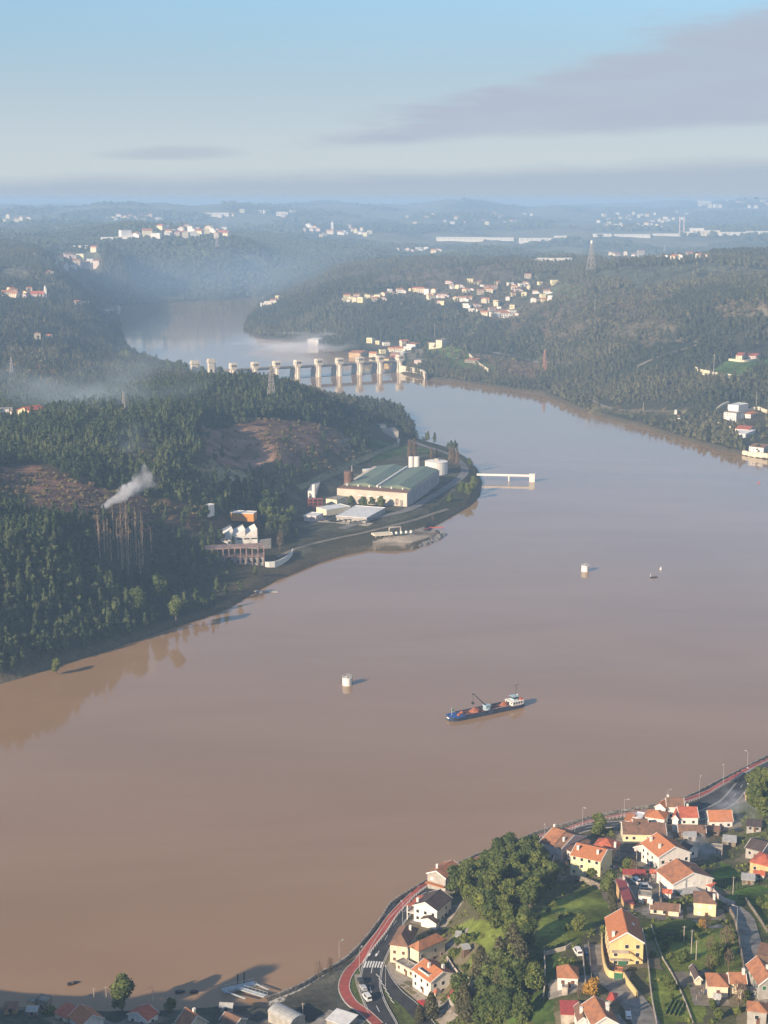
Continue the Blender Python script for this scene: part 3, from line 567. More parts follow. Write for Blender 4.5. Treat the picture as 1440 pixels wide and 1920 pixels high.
# ------------------------------------------------------------------ building kit
class MB:
    def __init__(s): s.V = []; s.F = []; s.M = []
    def add(s, V, F, mi=0):
        o = len(s.V); s.V += [tuple(v) for v in V]; s.F += [tuple(i+o for i in f) for f in F]; s.M += [mi]*len(F); return s
    def box(s, x0, x1, y0, y1, z0, z1, mi=0):
        return s.add([(x0,y0,z0),(x1,y0,z0),(x1,y1,z0),(x0,y1,z0),(x0,y0,z1),(x1,y0,z1),(x1,y1,z1),(x0,y1,z1)],
                     [(0,3,2,1),(4,5,6,7),(0,1,5,4),(1,2,6,5),(2,3,7,6),(3,0,4,7)], mi)
    def prism(s, pts, x0, x1, mi=0):     # pts: closed (y,z) outline extruded along x
        n = len(pts); V = [(x0, y, z) for y, z in pts]+[(x1, y, z) for y, z in pts]
        return s.add(V, [tuple(range(n-1, -1, -1)), tuple(range(n, 2*n))]+[(i, (i+1) % n, n+(i+1) % n, n+i) for i in range(n)], mi)
    def plan(s, pts, z0, z1, mi=0):      # pts: closed (x,y) outline extruded upwards
        n = len(pts); V = [(x, y, z0) for x, y in pts]+[(x, y, z1) for x, y in pts]
        return s.add(V, [tuple(range(n-1, -1, -1)), tuple(range(n, 2*n))]+[(i, (i+1) % n, n+(i+1) % n, n+i) for i in range(n)], mi)
    def tube(s, a, b, r0, r1=None, n=6, mi=0):
        a = Vector(a); b = Vector(b); r1 = r0 if r1 is None else r1; d = (b-a).normalized()
        u = d.orthogonal().normalized(); w = d.cross(u); V = []
        for p, r in ((a, r0), (b, r1)):
            for k in range(n):
                t_ = 6.28318*k/n; V.append(p+u*(r*math.cos(t_))+w*(r*math.sin(t_)))
        return s.add(V, [tuple(range(n-1, -1, -1)), tuple(range(n, 2*n))]+[(i, (i+1) % n, n+(i+1) % n, n+i) for i in range(n)], mi)
    def lathe(s, prof, n=20, c=(0, 0), mi=0):
        V = [(c[0]+r*math.cos(6.28318*k/n), c[1]+r*math.sin(6.28318*k/n), z) for r, z in prof for k in range(n)]
        F = [(j*n+k, j*n+(k+1) % n, (j+1)*n+(k+1) % n, (j+1)*n+k) for j in range(len(prof)-1) for k in range(n)]
        F += [tuple(range(n-1, -1, -1)), tuple((len(prof)-1)*n+k for k in range(n))]
        return s.add(V, F, mi)
    def me(s, name, *mats):
        me = bpy.data.meshes.new(name); me.from_pydata([tuple(v) for v in s.V], [], s.F)
        for m in mats: me.materials.append(m)
        if len(mats) > 1: me.polygons.foreach_set('material_index', s.M)
        me.update(); return me
    def build(s, name, m, parent=None, **kw):
        return link(name, s.me(name, *(m if isinstance(m, (list, tuple)) else [m])), parent, **kw)
def thing(name, label, cat, loc=(0, 0, 0), rz=0.0, group=None):
    o = bpy.data.objects.new(name, None); COL.objects.link(o); o.empty_display_size = 2
    o.location = loc; o.rotation_euler = (0, 0, rz); o['label'] = label; o['category'] = cat
    if group: o['group'] = group
    return o
def tag(o, label, cat, group=None):
    o['label'] = label; o['category'] = cat
    if group: o['group'] = group
    return o
def copy_tree(o, parent=None):
    c = o.copy(); COL.objects.link(c); c.parent = parent
    for ch in list(o.children): copy_tree(ch, c)
    return c
def put(o, px, py, z=None, sink=0.0):
    p_ = g1(px, py) if z is None else Vector(at_z(px, py, z)); o.location = (p_.x, p_.y, p_.z-sink); return o
WALLS = dict(
 white=mat('white_plaster', (.79, .76, .71), .85, .10, .6, col2=(.68, .65, .60), stretch=(1.5, 1.5, .25)), cream=mat('cream_plaster', (.74, .67, .50), .85, .10, .7, col2=(.60, .53, .40), stretch=(1.5, 1.5, .25)),
 yellow=mat('yellow_plaster', (.74, .56, .27), .85, .08, .6, col2=(.64, .47, .23), stretch=(1.5, 1.5, .25)), pale=mat('pale_yellow_plaster', (.76, .68, .42), .85, .08, .5),
 pink=mat('pinkish_plaster', (.66, .55, .52), .85, .12, .5), grey=mat('grey_plaster', (.40, .38, .35), .9, .15, .5),
 stone=mat('stone_wall', (.30, .26, .21), .95, .35, .9), ochre=mat('ochre_plaster', (.62, .42, .22), .9, .15, .5),
 orangew=mat('orange_painted_wall', (.62, .27, .07), .8, .15, .5), dark=mat('dark_cladding', (.13, .12, .12), .7, .15, .3),
 conc=mat('weathered_concrete', (.50, .44, .37), .9, .22, .3), brown=mat('brown_boards', (.16, .11, .08), .9, .25, .8))
WALLS['rawpink'] = mat('raw_pink_concrete', (.36, .25, .22), .92, .3, .3)
ROOFS = dict(
 orange=mat('new_orange_tiles', (.54, .205, .085), .85, .16, .9, col2=(.36, .15, .08), stretch=(1, 3, 1), bump=.06, bumpscale=3), old=mat('old_orange_tiles', (.42, .185, .095), .9, .35, .5, col2=(.27, .13, .08), bump=.06, bumpscale=3),
 brown=mat('brown_mossy_tiles', (.25, .135, .095), .92, .3, .5, col2=(.15, .10, .07), bump=.06, bumpscale=3), dark=mat('dark_slate_tiles', (.10, .075, .07), .85, .2, .5, bump=.05, bumpscale=3),
 red=mat('red_metal_roofing', (.42, .085, .07), .55, .12, .4, stretch=(4, 1, 1)), redtile=mat('red_tiles', (.48, .135, .08), .85, .18, .5, bump=.05, bumpscale=3),
 grey=mat('grey_sheet_roofing', (.42, .42, .41), .6, .15, .4, stretch=(3, 1, 1)), conc=mat('flat_roof_concrete', (.33, .30, .26), .9, .25, .4), white=mat('white_sheet_roofing', (.70, .70, .69), .5, .12, .3),
 greenr=mat('green_sheet_roofing', (.16, .20, .135), .55, .25, .12, col2=(.12, .16, .115), stretch=(1, .2, 1)))
GLASS = mat('window_glass', (.03, .035, .04), .15, .1, .5, spec=.6); FRAME = mat('white_frames', (.75, .73, .70), .6, .05)
SHUT = mat('white_roller_shutter', (.66, .65, .62), .7, .1, 3); GREENP = mat('green_shutter_paint', (.05, .16, .09), .6, .15); BRNP = mat('brown_door_paint', (.16, .08, .05), .6, .2)
def win_mesh(nm, w, h, m):
    f = MB(); f.box(-w/2-.09, w/2+.09, -.02, .06, -.09, h+.09); return f.me(nm, FRAME), MB().box(-w/2, w/2, .03, .085, 0, h).me(nm+'_pane', m)
WINS = {'glass': win_mesh('window', 1.15, 1.25, GLASS), 'shut': win_mesh('window_shuttered', 1.15, 1.25, SHUT), 'green': win_mesh('window_green', 1.15, 1.25, GREENP), 'brown': win_mesh('window_brown', 1.1, 1.25, BRNP)}
DOORM = MB().box(-.5, .5, -.02, .07, 0, 2.1).me('door', BRNP); GARM = MB().box(-1.4, 1.4, -.02, .07, 0, 2.3).me('garage_door', GREENP)
CHIM = MB().box(-.42, .42, -.42, .42, -1.6, 1.3).box(-.5, .5, -.5, .5, 1.3, 1.42).box(-.3, .3, -.3, .3, 1.42, 1.62).box(-.48, .48, -.48, .48, 1.62, 1.72).me('chimney', WALLS['white'])
CHIMB = MB().box(-.4, .4, -.4, .4, -1.6, 1.0).box(-.48, .48, -.48, .48, 1.0, 1.12).me('chimney_brown', WALLS['brown'])
FOOT = []
def solve_foot(P0, P1, P2, h, zg=None):
    pts = np.array([P0, P1, P2], float); z = 20.0 if zg is None else zg
    for _ in range(6):
        W = at_z(pts[:, 0], pts[:, 1], z+h); c_ = (W[0]+W[2])/2
        if zg is None: z = float(H(c_[0], c_[1]))*.7+float(H(W[1, 0], W[1, 1]))*.3
    A_, B_, C_ = [Vector((w[0], w[1])) for w in W]
    e1 = A_-B_; e2 = C_-B_; L1, L2 = e1.length, e2.length
    a1 = math.atan2(-e1.y, -e1.x); a2 = math.atan2(e2.y, e2.x)-math.pi/2       # ideal: e2 is e1 turned by 90 deg
    d = (a2-a1+math.pi) % (2*math.pi)-math.pi; ang = a1+d*(L2/(L1+L2))
    u = Vector((math.cos(ang), math.sin(ang))); v = Vector((-u.y, u.x))
    L1 = abs(e1.dot(u)); L2 = max(abs(e2.dot(v)), 2.0)
    ctr = B_-u*L1/2+v*L2/2
    return ctr, ang, L1, L2, z
def house(name, label, P0, P1, P2, h, roof='gable', axis='a', wall='white', rf='old', rise=None, chim=(), win='glass', group=None, cat='house', wn=True, fascia=True, over=.4, door=True, lmin=None, parts=None, zg=None, skip=.22, depth=None, near=True, sink=None):
    """P0 P1 P2: three eave corners in order along the two visible sides; a: ridge along P0-P1, b: along P1-P2"""
    if not near and zg is None:
        c_ = cast(P1[0], P1[1])[0]
        for _ in range(2): c_ = cast(P1[0], P1[1]+h*FPX/c_[1])[0]
        zg = float(c_[2])
    ctr, ang, L1, L2, z = solve_foot(P0, P1, P2, h, zg)
    if depth: 
        v = Vector((-math.sin(ang), math.cos(ang))); ctr = ctr+v*(depth-L2)/2; L2 = depth
    rnd = random.Random(hash(label) % 1000 if False else int(P1[0]*7+P1[1]))
    t_ = thing(name, label, cat, (ctr.x, ctr.y, z), ang if axis == 'a' else ang+math.pi/2, group)
    L, W = (L1, L2) if axis == 'a' else (L2, L1)
    L = max(L-2*over, 1.6); W = max(W-2*over, 1.6); rise = rise if rise is not None else W*.23
    if roof in ('flat', 'shed'): rise = 0 if roof == 'flat' else rise
    sink = sink if sink is not None else (3.5 if near else 6)
    # walls
    m = MB(); hw, hl = W/2, L/2
    if roof == 'gable': m.prism([(-hw, -sink), (hw, -sink), (hw, h), (0, h+rise), (-hw, h)], -hl, hl)
    elif roof == 'shed': m.prism([(-hw, -sink), (hw, -sink), (hw, h+rise), (-hw, h)], -hl, hl)
    else: m.box(-hl, hl, -hw, hw, -sink, h)
    wl = m.build('wall', WALLS[wall], t_)
    # roof
    r = MB(); o = over; th = .22; s_ = rise/max(hw, .1)
    if roof == 'gable':
        r.prism([(-hw-o, h-o*s_+.03), (0, h+rise+.03), (hw+o, h-o*s_+.03), (hw+o, h-o*s_+th+.03), (0, h+rise+th+.05), (-hw-o, h-o*s_+th+.03)], -hl-o, hl+o)
        r.box(-hl-o, hl+o, -.14, .14, h+rise+th, h+rise+th+.13)
    elif roof == 'shed':
        s2 = rise/W; r.prism([(-hw-o, h-o*s2+.03), (hw+o, h+rise+o*s2+.03), (hw+o, h+rise+o*s2+th), (-hw-o, h-o*s2+th)], -hl-o, hl+o)
    elif roof == 'hip':
        k = max(hl-hw, 0); a_, b_ = hl+o, hw+o; z0, z1, z2 = h-.12, h+.1, h+rise
        V = [(-a_,-b_,z0),(a_,-b_,z0),(a_,b_,z0),(-a_,b_,z0),(-a_,-b_,z1),(a_,-b_,z1),(a_,b_,z1),(-a_,b_,z1),(-k,0,z2),(k,0,z2)] if k > 0 else \
            [(-a_,-b_,z0),(a_,-b_,z0),(a_,b_,z0),(-a_,b_,z0),(-a_,-b_,z1),(a_,-b_,z1),(a_,b_,z1),(-a_,b_,z1),(-.02,0,z2),(.02,0,z2)]
        r.add(V, [(0,3,2,1),(0,1,5,4),(1,2,6,5),(2,3,7,6),(3,0,4,7),(4,5,9,8),(6,7,8,9),(5,6,9),(7,4,8)])
    else:
        r.box(-hl-.12, hl+.12, -hw-.12, hw+.12, h+.003, h+.16)
        for q in ((-hl-.12, hl+.12, -hw-.12, -hw+.1), (-hl-.12, hl+.12, hw-.1, hw+.12), (-hl-.12, -hl+.1, -hw+.1, hw-.1), (hl-.1, hl+.12, -hw+.1, hw-.1)): r.box(*q, h+.16, h+.5)
    ro = r.build('roof', ROOFS[rf], t_)
    if fascia and roof == 'gable':
        f = MB()
        for x in (-hl-o-.04, hl+o-.14):
            f.prism([(-hw-o, h-o*s_-.2), (0, h+rise-.2), (hw+o, h-o*s_-.2), (hw+o, h-o*s_+th+.06), (0, h+rise+th+.09), (-hw-o, h-o*s_+th+.06)], x, x+.18)
        f.build('fascia', FRAME, ro)
    for (fx, fy, *kind) in chim:
        zc = h+rise*(1-abs(fy))*1.0 if roof in ('gable', 'hip') else h+rise*(fy+1)/2
        c_ = link('chimney', CHIMB if kind else CHIM, ro); c_.location = (fx*hl, fy*hw, zc+.2)
        if not near: c_.scale = (1.5, 1.5, 1.2)
    if wn:
        nf = max(1, int((h+.3)/2.75))
        faces = [((0, -hw), 0, L), ((0, hw), math.pi, L), ((hl, 0), math.pi/2, W), ((-hl, 0), -math.pi/2, W)]
        wm_, pm_ = WINS[win]
        for fi, ((ox, oy), rot, ln) in enumerate(faces):
            n = int(ln/3.0) if ln > 3 else (1 if ln > 2.2 else 0)
            for f in range(nf):
                for k in range(n):
                    if rnd.random() < skip: continue
                    if lmin and fi in lmin: continue
                    q = (k+.5)/n*ln-ln/2; zz = .95+2.8*f if nf > 1 else max(.8, h*.38)
                    lx, ly = (ox+q*math.cos(rot), oy+q*math.sin(rot))
                    w_ = link('window', wm_, wl); w_.location = (lx, ly, zz); w_.rotation_euler = (0, 0, rot+math.pi)
                    p_ = link('pane', pm_, w_)
                    w_.scale = (1, 1, min(1, (h-zz-.15)/1.35)) if h-zz < 1.5 else (1, 1, 1)
        if door and L > 4:
            d_ = link('door', DOORM, t_); rot = 0; d_.location = (hl*.15, -hw, 0); d_.rotation_euler = (0, 0, math.pi)
    FOOT.append((ctr.x, ctr.y, math.hypot(L, W)/2+1.0, ang if axis == 'a' else ang+math.pi/2, hl+1.2, hw+1.2))
    return t_, (L, W, h, rise)
def part_box(t_, name, x0, x1, y0, y1, z0, z1, m): return MB().box(x0, x1, y0, y1, z0, z1).build(name, m, t_)
# ------------------------------------------------------------------ ribbons laid on the ground
def resample(P, step):
    P = np.array(P, float); out = []
    n = len(P)
    for i in range(n-1):
        p0, p1, p2, p3 = P[max(i-1, 0)], P[i], P[i+1], P[min(i+2, n-1)]
        k = max(1, int(np.linalg.norm(p2-p1)/step))
        for j in range(k):
            t_ = j/k; out.append(.5*((2*p1)+(-p0+p2)*t_+(2*p0-5*p1+4*p2-p3)*t_**2+(-p0+3*p1-3*p2+p3)*t_**3))
    out.append(P[-1]); return np.array(out)
def ribbon_geo(C, prof, zoff=0.0, zfix=None):
    """C: (n,2) centreline; prof: list of (lateral, dz)"""
    T = np.gradient(C, axis=0); T /= np.linalg.norm(T, axis=1)[:, None]+1e-9; Nn = np.c_[-T[:, 1], T[:, 0]]
    z = []; V = []; m = len(prof)
    for lat, dz in prof:
        P = C+Nn*lat; zz = (H(P[:, 0], P[:, 1]) if zfix is None else zfix)
        V.append(np.c_[P, zz+dz+zoff+0*P[:, 0]])
    V = np.stack(V, 1).reshape(-1, 3); n = len(C)
    F = [(i*m+j, i*m+j+1, (i+1)*m+j+1, (i+1)*m+j) for i in range(n-1) for j in range(m-1)]
    return V, [tuple(reversed(f)) for f in F]
def px_path(pts, step=2.0, z=None):
    a_ = np.array(pts, float); w = (at_z(a_[:, 0], a_[:, 1], z) if z is not None else cast(a_[:, 0], a_[:, 1]))[:, :2]
    return resample(w, step)
def ribbon(name, C, width, m, off=.12, k=4, thick=0.0):
    prof = [(width/2-width*i/k, 0) for i in range(k+1)]
    if thick: prof = [(width/2, -thick)]+prof+[(-width/2, -thick)]
    V, F = ribbon_geo(C, prof, off); b_ = MB(); b_.add(V.tolist(), F); return b_.build(name, m)
def lateral(C, d):
    T = np.gradient(C, axis=0); T /= np.linalg.norm(T, axis=1)[:, None]+1e-9; return C+np.c_[-T[:, 1], T[:, 0]]*d
def between(name, Lp, Rp, m, off=.1, step=2.0, k=8, z=None):
    A_, B_ = px_path(Lp, 1.0, z), px_path(Rp, 1.0, z); n = max(len(A_), len(B_))//max(1, int(step))+2
    def rs(P):
        s_ = np.r_[0, np.cumsum(np.linalg.norm(np.diff(P, axis=0), axis=1))]; q = np.linspace(0, s_[-1], n); return np.c_[np.interp(q, s_, P[:, 0]), np.interp(q, s_, P[:, 1])]
    A_, B_ = rs(A_), rs(B_); V = []
    for i in range(n):
        for j in range(k+1):
            q = A_[i]+(B_[i]-A_[i])*j/k; V.append((q[0], q[1], float(H(q[0], q[1]))+off))
    F = [(i*(k+1)+j, i*(k+1)+j+1, (i+1)*(k+1)+j+1, (i+1)*(k+1)+j) for i in range(n-1) for j in range(k)]
    b_ = MB(); b_.add(V, F); o = b_.build(name, m)
    return o
# ------------------------------------------------------------------ riverside road, promenade, pavements
ASPH = mat('asphalt', (.05, .052, .056), .9, .2, .3); REDP = mat('red_path_surface', (.36, .085, .065), .85, .15, .3); PAVE = mat('pavement_slabs', (.34, .30, .25), .9, .15, .5)
KERB = mat('kerb_stone', (.46, .44, .41), .9, .1); PAINTW = mat('road_paint', (.72, .72, .70), .7, .08); GREYC = mat('old_grey_concrete', (.27, .25, .22), .92, .25, .25); RIP = mat('riprap_stone', (.33, .30, .26), .95, .4, .8, bump=.3, bumpscale=1.2)
GRASSM = mat('verge_grass', (.10, .13, .035), .95, .3, .6); YARD = mat('earth_yard', (.22, .19, .15), .95, .2, .3)
red1 = [(709,1922),(682,1897),(663,1884),(652,1870),(645,1852),(648,1834),(657,1818),(669,1804),(692,1774),(713,1747),(734,1715),(757,1690),(775,1674),(800,1656),(850,1630),(900,1607),(960,1586),(1010,1566),(1060,1552),(1130,1534),(1223,1516),(1284,1501),(1348,1471),(1390,1448),(1411,1437),(1440,1422),(1480,1402)]
C_red = px_path(red1, 2.0, 5.0)
setting(ribbon('promenade_path', C_red, 3.6, REDP, .30, 3, .3)); 
for sgn, nm in ((1, 'path_kerb'), (-1, 'path_kerb')):
    o = ribbon(nm, lateral(C_red, sgn*1.95), .32, KERB, .36, 1, .3); setting(o)
road = [(728,1930),(723,1918),(703,1880),(694,1850),(696,1825),(702,1803),(719,1767),(740,1731),(757,1709),(776,1690),(800,1673),(850,1645),(900,1622),(960,1600),(1010,1585),(1060,1566),(1105,1553),(1170,1546),(1230,1546),(1290,1538),(1330,1522),(1365,1505),(1386,1481),(1402,1460),(1420,1446),(1445,1432),(1480,1412)]
C_road = px_path(road, 2.0, 5.2)
setting(ribbon('road', C_road, 7.4, ASPH, .22, 5))
for sgn in (1, -1): setting(ribbon('road_kerb', lateral(C_road, sgn*3.85), .3, KERB, .3, 1, .3))
C_br = px_path([(712,1815),(722,1836),(744,1863),(769,1884),(794,1913),(810,1935)], 2.0, 5.2)
setting(ribbon('side_road', C_br, 5.6, ASPH, .226, 4))
setting(between('pavement', [(729,1802),(724,1822),(735,1838),(760,1858),(800,1895),(830,1925)], [(746,1800),(752,1815),(775,1832),(800,1852),(830,1880),(860,1905)], PAVE, .19))
setting(between('verge', [(668,1818),(657,1832),(653,1850),(660,1868),(690,1893)], [(684,1818),(676,1832),(672,1850),(678,1868),(700,1895)], GRASSM, .14, k=6))
setting(between('parking_bay', [(664,1828),(667,1845),(674,1865),(684,1888)], [(683,1828),(682,1845),(688,1865),(700,1886)], PAVE, .17, k=5))
setting(between('verge', [(716,1850),(724,1866),(738,1885),(752,1905),(765,1925)], [(728,1850),(745,1870),(760,1888),(775,1905),(792,1925)], GRASSM, .16, k=5))
setting(between('car_park', [(1376,1482),(1355,1500),(1320,1520),(1285,1530)], [(1390,1455),(1365,1472),(1330,1490),(1300,1505)], ASPH, .13, k=5))
def dash(C, d, w, a_, b_): 
    V, F = ribbon_geo(lateral(C, d)[a_:b_], [(w/2, 0), (-w/2, 0)], .245); return V, F
mk = MB()
for i in range(0, len(C_road)-4, 6): V, F = dash(C_road, 0, .22, i, i+3); mk.add(V.tolist(), F)
for sgn in (1, -1): V, F = dash(C_road, sgn*3.35, .15, 0, len(C_road)); mk.add(V.tolist(), F)
V, F = ribbon_geo(lateral(C_br, 2.5), [(.09, 0), (-.09, 0)], .25); mk.add(V.tolist(), F)
for k in range(7):                                   # hatching between the two carriageways
    a_ = at_z(705+k*4.5, 1826+k*8.0, 5.45); b_ = at_z(712+k*4.5, 1833+k*8.0, 5.45); d = Vector(b_-a_); n_ = Vector((-d.y, d.x, 0)).normalized()*.16
    mk.add([Vector(a_)+n_, Vector(a_)-n_, Vector(b_)-n_, Vector(b_)+n_], [(0, 1, 2, 3)])
kz = int(np.argmin(np.linalg.norm(C_road-at_z(702, 1807, 5.2)[:2], axis=1)))
for j in range(7):                                   # zebra crossing
    V, F = ribbon_geo(lateral(C_road, -3.0+j*1.0)[kz-1:kz+2], [(.28, 0), (-.28, 0)], .262); mk.add(V.tolist(), F)
V, F = ribbon_geo(lateral(C_road, 0)[kz+3:kz+5], [(0, 0), (3.3, 0)], .256); mk.add(V.tolist(), F)
setting(mk.build('road_markings', PAINTW))
# sea wall with rough stone foot
C_sh = px_path(bankN[:21], 2.5, 3.6)
def wall_from(C, name, m, prof, zf):
    V, F = ribbon_geo(C, prof, 0, zf); b_ = MB(); b_.add(V.tolist(), F); return b_.build(name, m)
ww = wall_from(C_sh, 'river_wall', RIP, [(-.5, 4.0), (-.5, 4.75), (.25, 4.75), (.35, 3.2), (.6, -1.5)], 0.0)
tag(ww, 'long stone river wall below the red promenade', 'wall')
k0 = int(np.argmin(np.linalg.norm(C_sh-at_z(735, 1694, 3.6)[:2], axis=1)))
ww = wall_from(C_sh[k0:], 'stone_embankment', mat('pale_riprap', (.55, .53, .49), .95, .5, 1.2, bump=.4, bumpscale=1.5), [(.62, 3.4), (1.6, 2.6), (2.6, 1.6), (3.6, .6), (4.6, -.5)], 0.0)
tag(ww, 'sloping bank of pale loose stones between the water and the left part of the promenade', 'embankment')
rl = thing('promenade_railing', 'pale metal railing along the water side of the red promenade', 'railing')
Cr = lateral(C_red, 2.6) if np.linalg.norm(lateral(C_red, 2.6)[60]-C_sh[len(C_sh)//2]) < np.linalg.norm(lateral(C_red, -2.6)[60]-C_sh[len(C_sh)//2]) else lateral(C_red, -2.6)
sgn_w = 1 if np.allclose(Cr, lateral(C_red, 2.6)) else -1
i0 = int(np.argmin(np.linalg.norm(C_red-at_z(669, 1804, 5)[:2], axis=1)))
Cr = Cr[i0:]
for lo in (.75, 1.15):
    V, F = ribbon_geo(Cr, [(.05, -.04), (-.05, -.04), (-.05, .04), (.05, .04), (.05, -.04)], lo+.3); b_ = MB(); b_.add(V.tolist(), F); b_.build('rail', FRAME, rl)
b_ = MB()
for i in range(0, len(Cr), 1): x, y = Cr[i]; z = float(H(x, y)); b_.box(x-.05, x+.05, y-.05, y+.05, z, z+1.5)
b_.build('posts', FRAME, rl)
# uphill lanes
C_l1 = px_path([(1118,1772),(1122,1795),(1132,1820),(1146,1842),(1172,1862),(1195,1890),(1215,1925)], 2.0)
setting(ribbon('lane', C_l1, 8.5, GREYC, .22, 5))
C_l2 = px_path([(1372,1700),(1395,1722),(1405,1755),(1412,1790),(1418,1830),(1428,1860)], 2.0)
setting(ribbon('lane', C_l2, 7.0, GREYC, .22, 5))
C_l3 = px_path([(1345,1735),(1362,1755),(1378,1790),(1395,1840)], 2.0); 
setting(ribbon('track', px_path([(1300,1725),(1335,1740),(1352,1735)],2.0), 3.0, GREYC, .2, 3))
setting(ribbon('lane', px_path([(1200,1650),(1228,1670),(1238,1700),(1232,1725)], 2.0), 6.5, YARD, .2, 4))
# hillside roads on the far banks
setting(ribbon('hill_road', px_path([(560,915),(600,898),(640,880),(680,862),(705,850),(738,838),(745,832)], 4.0), 7, mat('grassy_track', (.20, .19, .10), .95, .25, .3), .5, 2))
setting(ribbon('shore_road', px_path([(640,990),(700,972),(760,958),(800,935),(840,912),(866,893),(872,877),(862,862),(838,848),(800,836),(770,822)], 4.0, 7.5), 8, mat('grey_road', (.20, .19, .18), .9, .15, .1), .45, 3))
setting(ribbon('shore_track', px_path([(520,1045),(580,1022),(640,1008),(700,995),(760,980),(800,968),(840,955)], 4.0), 4, mat('pale_track', (.22, .19, .15), .95, .2, .2), .4, 2))
setting(ribbon('hill_track', px_path([(632,832),(650,825),(668,818),(678,812)], 4.0), 4, mat('pale_track', (.22, .19, .15)), .5, 2))
setting(ribbon('dam_road', px_path([(842,642),(880,652),(930,662),(980,672),(1030,680),(1090,682)], 8.0), 8, mat('grey_road', (.2, .19, .18)), .8, 3))
setting(ribbon('bank_road', px_path([(1105,745),(1120,757),(1150,767),(1200,772),(1270,772)], 8.0), 5, mat('pale_track', (.22, .19, .15)), .8, 2))
setting(ribbon('forest_track', px_path([(1195,688),(1230,672),(1265,660),(1300,650),(1330,637)], 8.0), 6, mat('pale_track', (.22, .19, .15)), .9, 2))
# ------------------------------------------------------------------ houses of the near village
hs_ = house
# promenade side, from the left
H1, _ = hs_('house', 'grey fronted orange roofed house nearest the water, topmost of the promenade row', (799,1637), (836,1648), (868,1627), 6.2, 'gable', 'b', 'grey', 'old', win='shut', chim=[(-.3, .55)])
t_, (L, W, h, r_) = H1, _; MB().prism([(-W/2, 2.7), (W/2, 2.7), (W/2, 2.9), (-W/2, 2.9)], -L/2-2.2, -L/2-.3).build('canopy', ROOFS['orange'], t_)
H2, _ = hs_('house', 'tall white house with a dark slate gable roof beside the riverside road', (773,1698), (820,1709), (850,1684), 6.4, 'gable', 'b', 'white', 'dark', win='glass', chim=[(-.55, .95)])
L, W, h, r_ = _; a_ = MB().prism([(-W/2-1, -3), (W*.05, -3), (W*.05, 3.0), (-W*.25, 4.0), (-W/2-1, 2.6)], -L/2-2.5, -L/2-.005).build('annex', WALLS['white'], H2)
MB().prism([(W*.05+.3, 2.8), (-W*.25, 4.05), (-W/2-1.3, 2.5), (-W/2-1.3, 2.65), (-W*.25, 4.25), (W*.05+.3, 3.0)], -L/2-2.9, -L/2-.02).build('roof', ROOFS['dark'], a_)
bl = MB().box(-L/2, L/2*.2, W/2+.01, W/2+3.2, 2.7, 2.95).box(-L/2, L/2*.2, W/2+3.05, W/2+3.2, 2.95, 3.8).build('balcony', WALLS['white'], H2); MB().box(-L/2, -L/2+.3, W/2+2.8, W/2+3.1, -3, 5.6).box(L*.1-.3, L*.1, W/2+2.8, W/2+3.1, -3, 5.6).build('posts', FRAME, bl)
MB().prism([(W/2+3.5, 5.55), (W/2+.02, 6.4), (W/2+.02, 6.2), (W/2+3.5, 5.35)], -L/2, L/2*.6).build('side_roof', ROOFS['redtile'], H2)
H3, _ = hs_('house', 'large cream house with a brown hipped roof at the bend by the zebra crossing', (729,1771), (766,1776), (785,1741), 7.2, 'hip', 'b', 'cream', 'brown', win='brown', rise=2.8, chim=[(.4, -.5)])
hs_('house_wing', 'long cream wing under a reddish hipped roof joined to the right of the crossing house', (764,1775), (785,1784), (839,1762), 7.0, 'hip', 'b', 'cream', 'old', win='brown', rise=2.4, cat='house')
hs_('terrace_house', 'low pale outbuilding with a flat grey roof terrace in front of the cream corner house', (746,1801), (776,1823), (787,1812), 3.2, 'flat', 'a', 'cream', 'conc', win='brown')
H5, _ = hs_('house', 'narrow pale house with a glazed roof terrace let into its bright orange roof', (780,1814), (807,1843), (849,1822), 6.2, 'gable', 'a', 'white', 'orange', win='glass', chim=[(.5, .4), (-.1, -.3)])
L, W, h, r_ = _; MB().box(-L*.3, L*.28, -W*.42, -W*.15, h+.35, h+1.25).build('terrace_wall', FRAME, H5); MB().box(-L*.27, L*.25, -W*.40, -W*.17, h+1.25, h+1.3).build('roof_glazing', GLASS, H5)
hs_('shed', 'small shed with a rusty red roof behind the house with the roof terrace', (839,1868), (852,1873), (858,1862), 3, 'shed', 'a', 'grey', 'redtile', wn=False, rise=.6)
hs_('shed', 'tiny hillside hut with a pale grey roof, upper of the two among the trees', (853,1757), (864,1757), (867,1749), 2.4, 'shed', 'a', 'grey', 'grey', wn=False, rise=.5)
hs_('shed', 'tiny hillside hut with a pale grey roof, lower of the two among the trees', (870,1783), (884,1779), (880,1771), 2.4, 'shed', 'a', 'brown', 'grey', wn=False, rise=.5)
# middle group
H6, _ = hs_('house', 'broad pinkish house with a two step brown tiled roof left of the tall yellow house', (1020,1573), (1053,1592), (1088,1564), 6.4, 'gable', 'a', 'pink', 'brown', win='shut', chim=[(.72, -.55), (-.95, .1)], rise=3.2)
L, W, h, r_ = _; MB().prism([(-W/2+.2, h+.45), (0, h+r_+.75), (W/2, h+.6), (W/2, h+.4), (0, h+r_+.3), (-W/2+.2, h+.25)], -L*.5, L*.12).build('upper_roof', ROOFS['old'], H6)
hs_('lean_to', 'low brown roofed lean-to behind the broad pinkish house', (1056,1600), (1078,1601), (1118,1579), 3.4, 'shed', 'b', 'pink', 'brown', wn=False, rise=.8, cat='outbuilding')
H7, _ = hs_('house', 'tall pale yellow house with an orange roof and two white chimneys', (1071,1600), (1127,1616), (1143,1591), 8.2, 'gable', 'a', 'pale', 'orange', win='glass', chim=[(-.72, -.5), (.62, -.5)], rise=2.4, skip=.45)
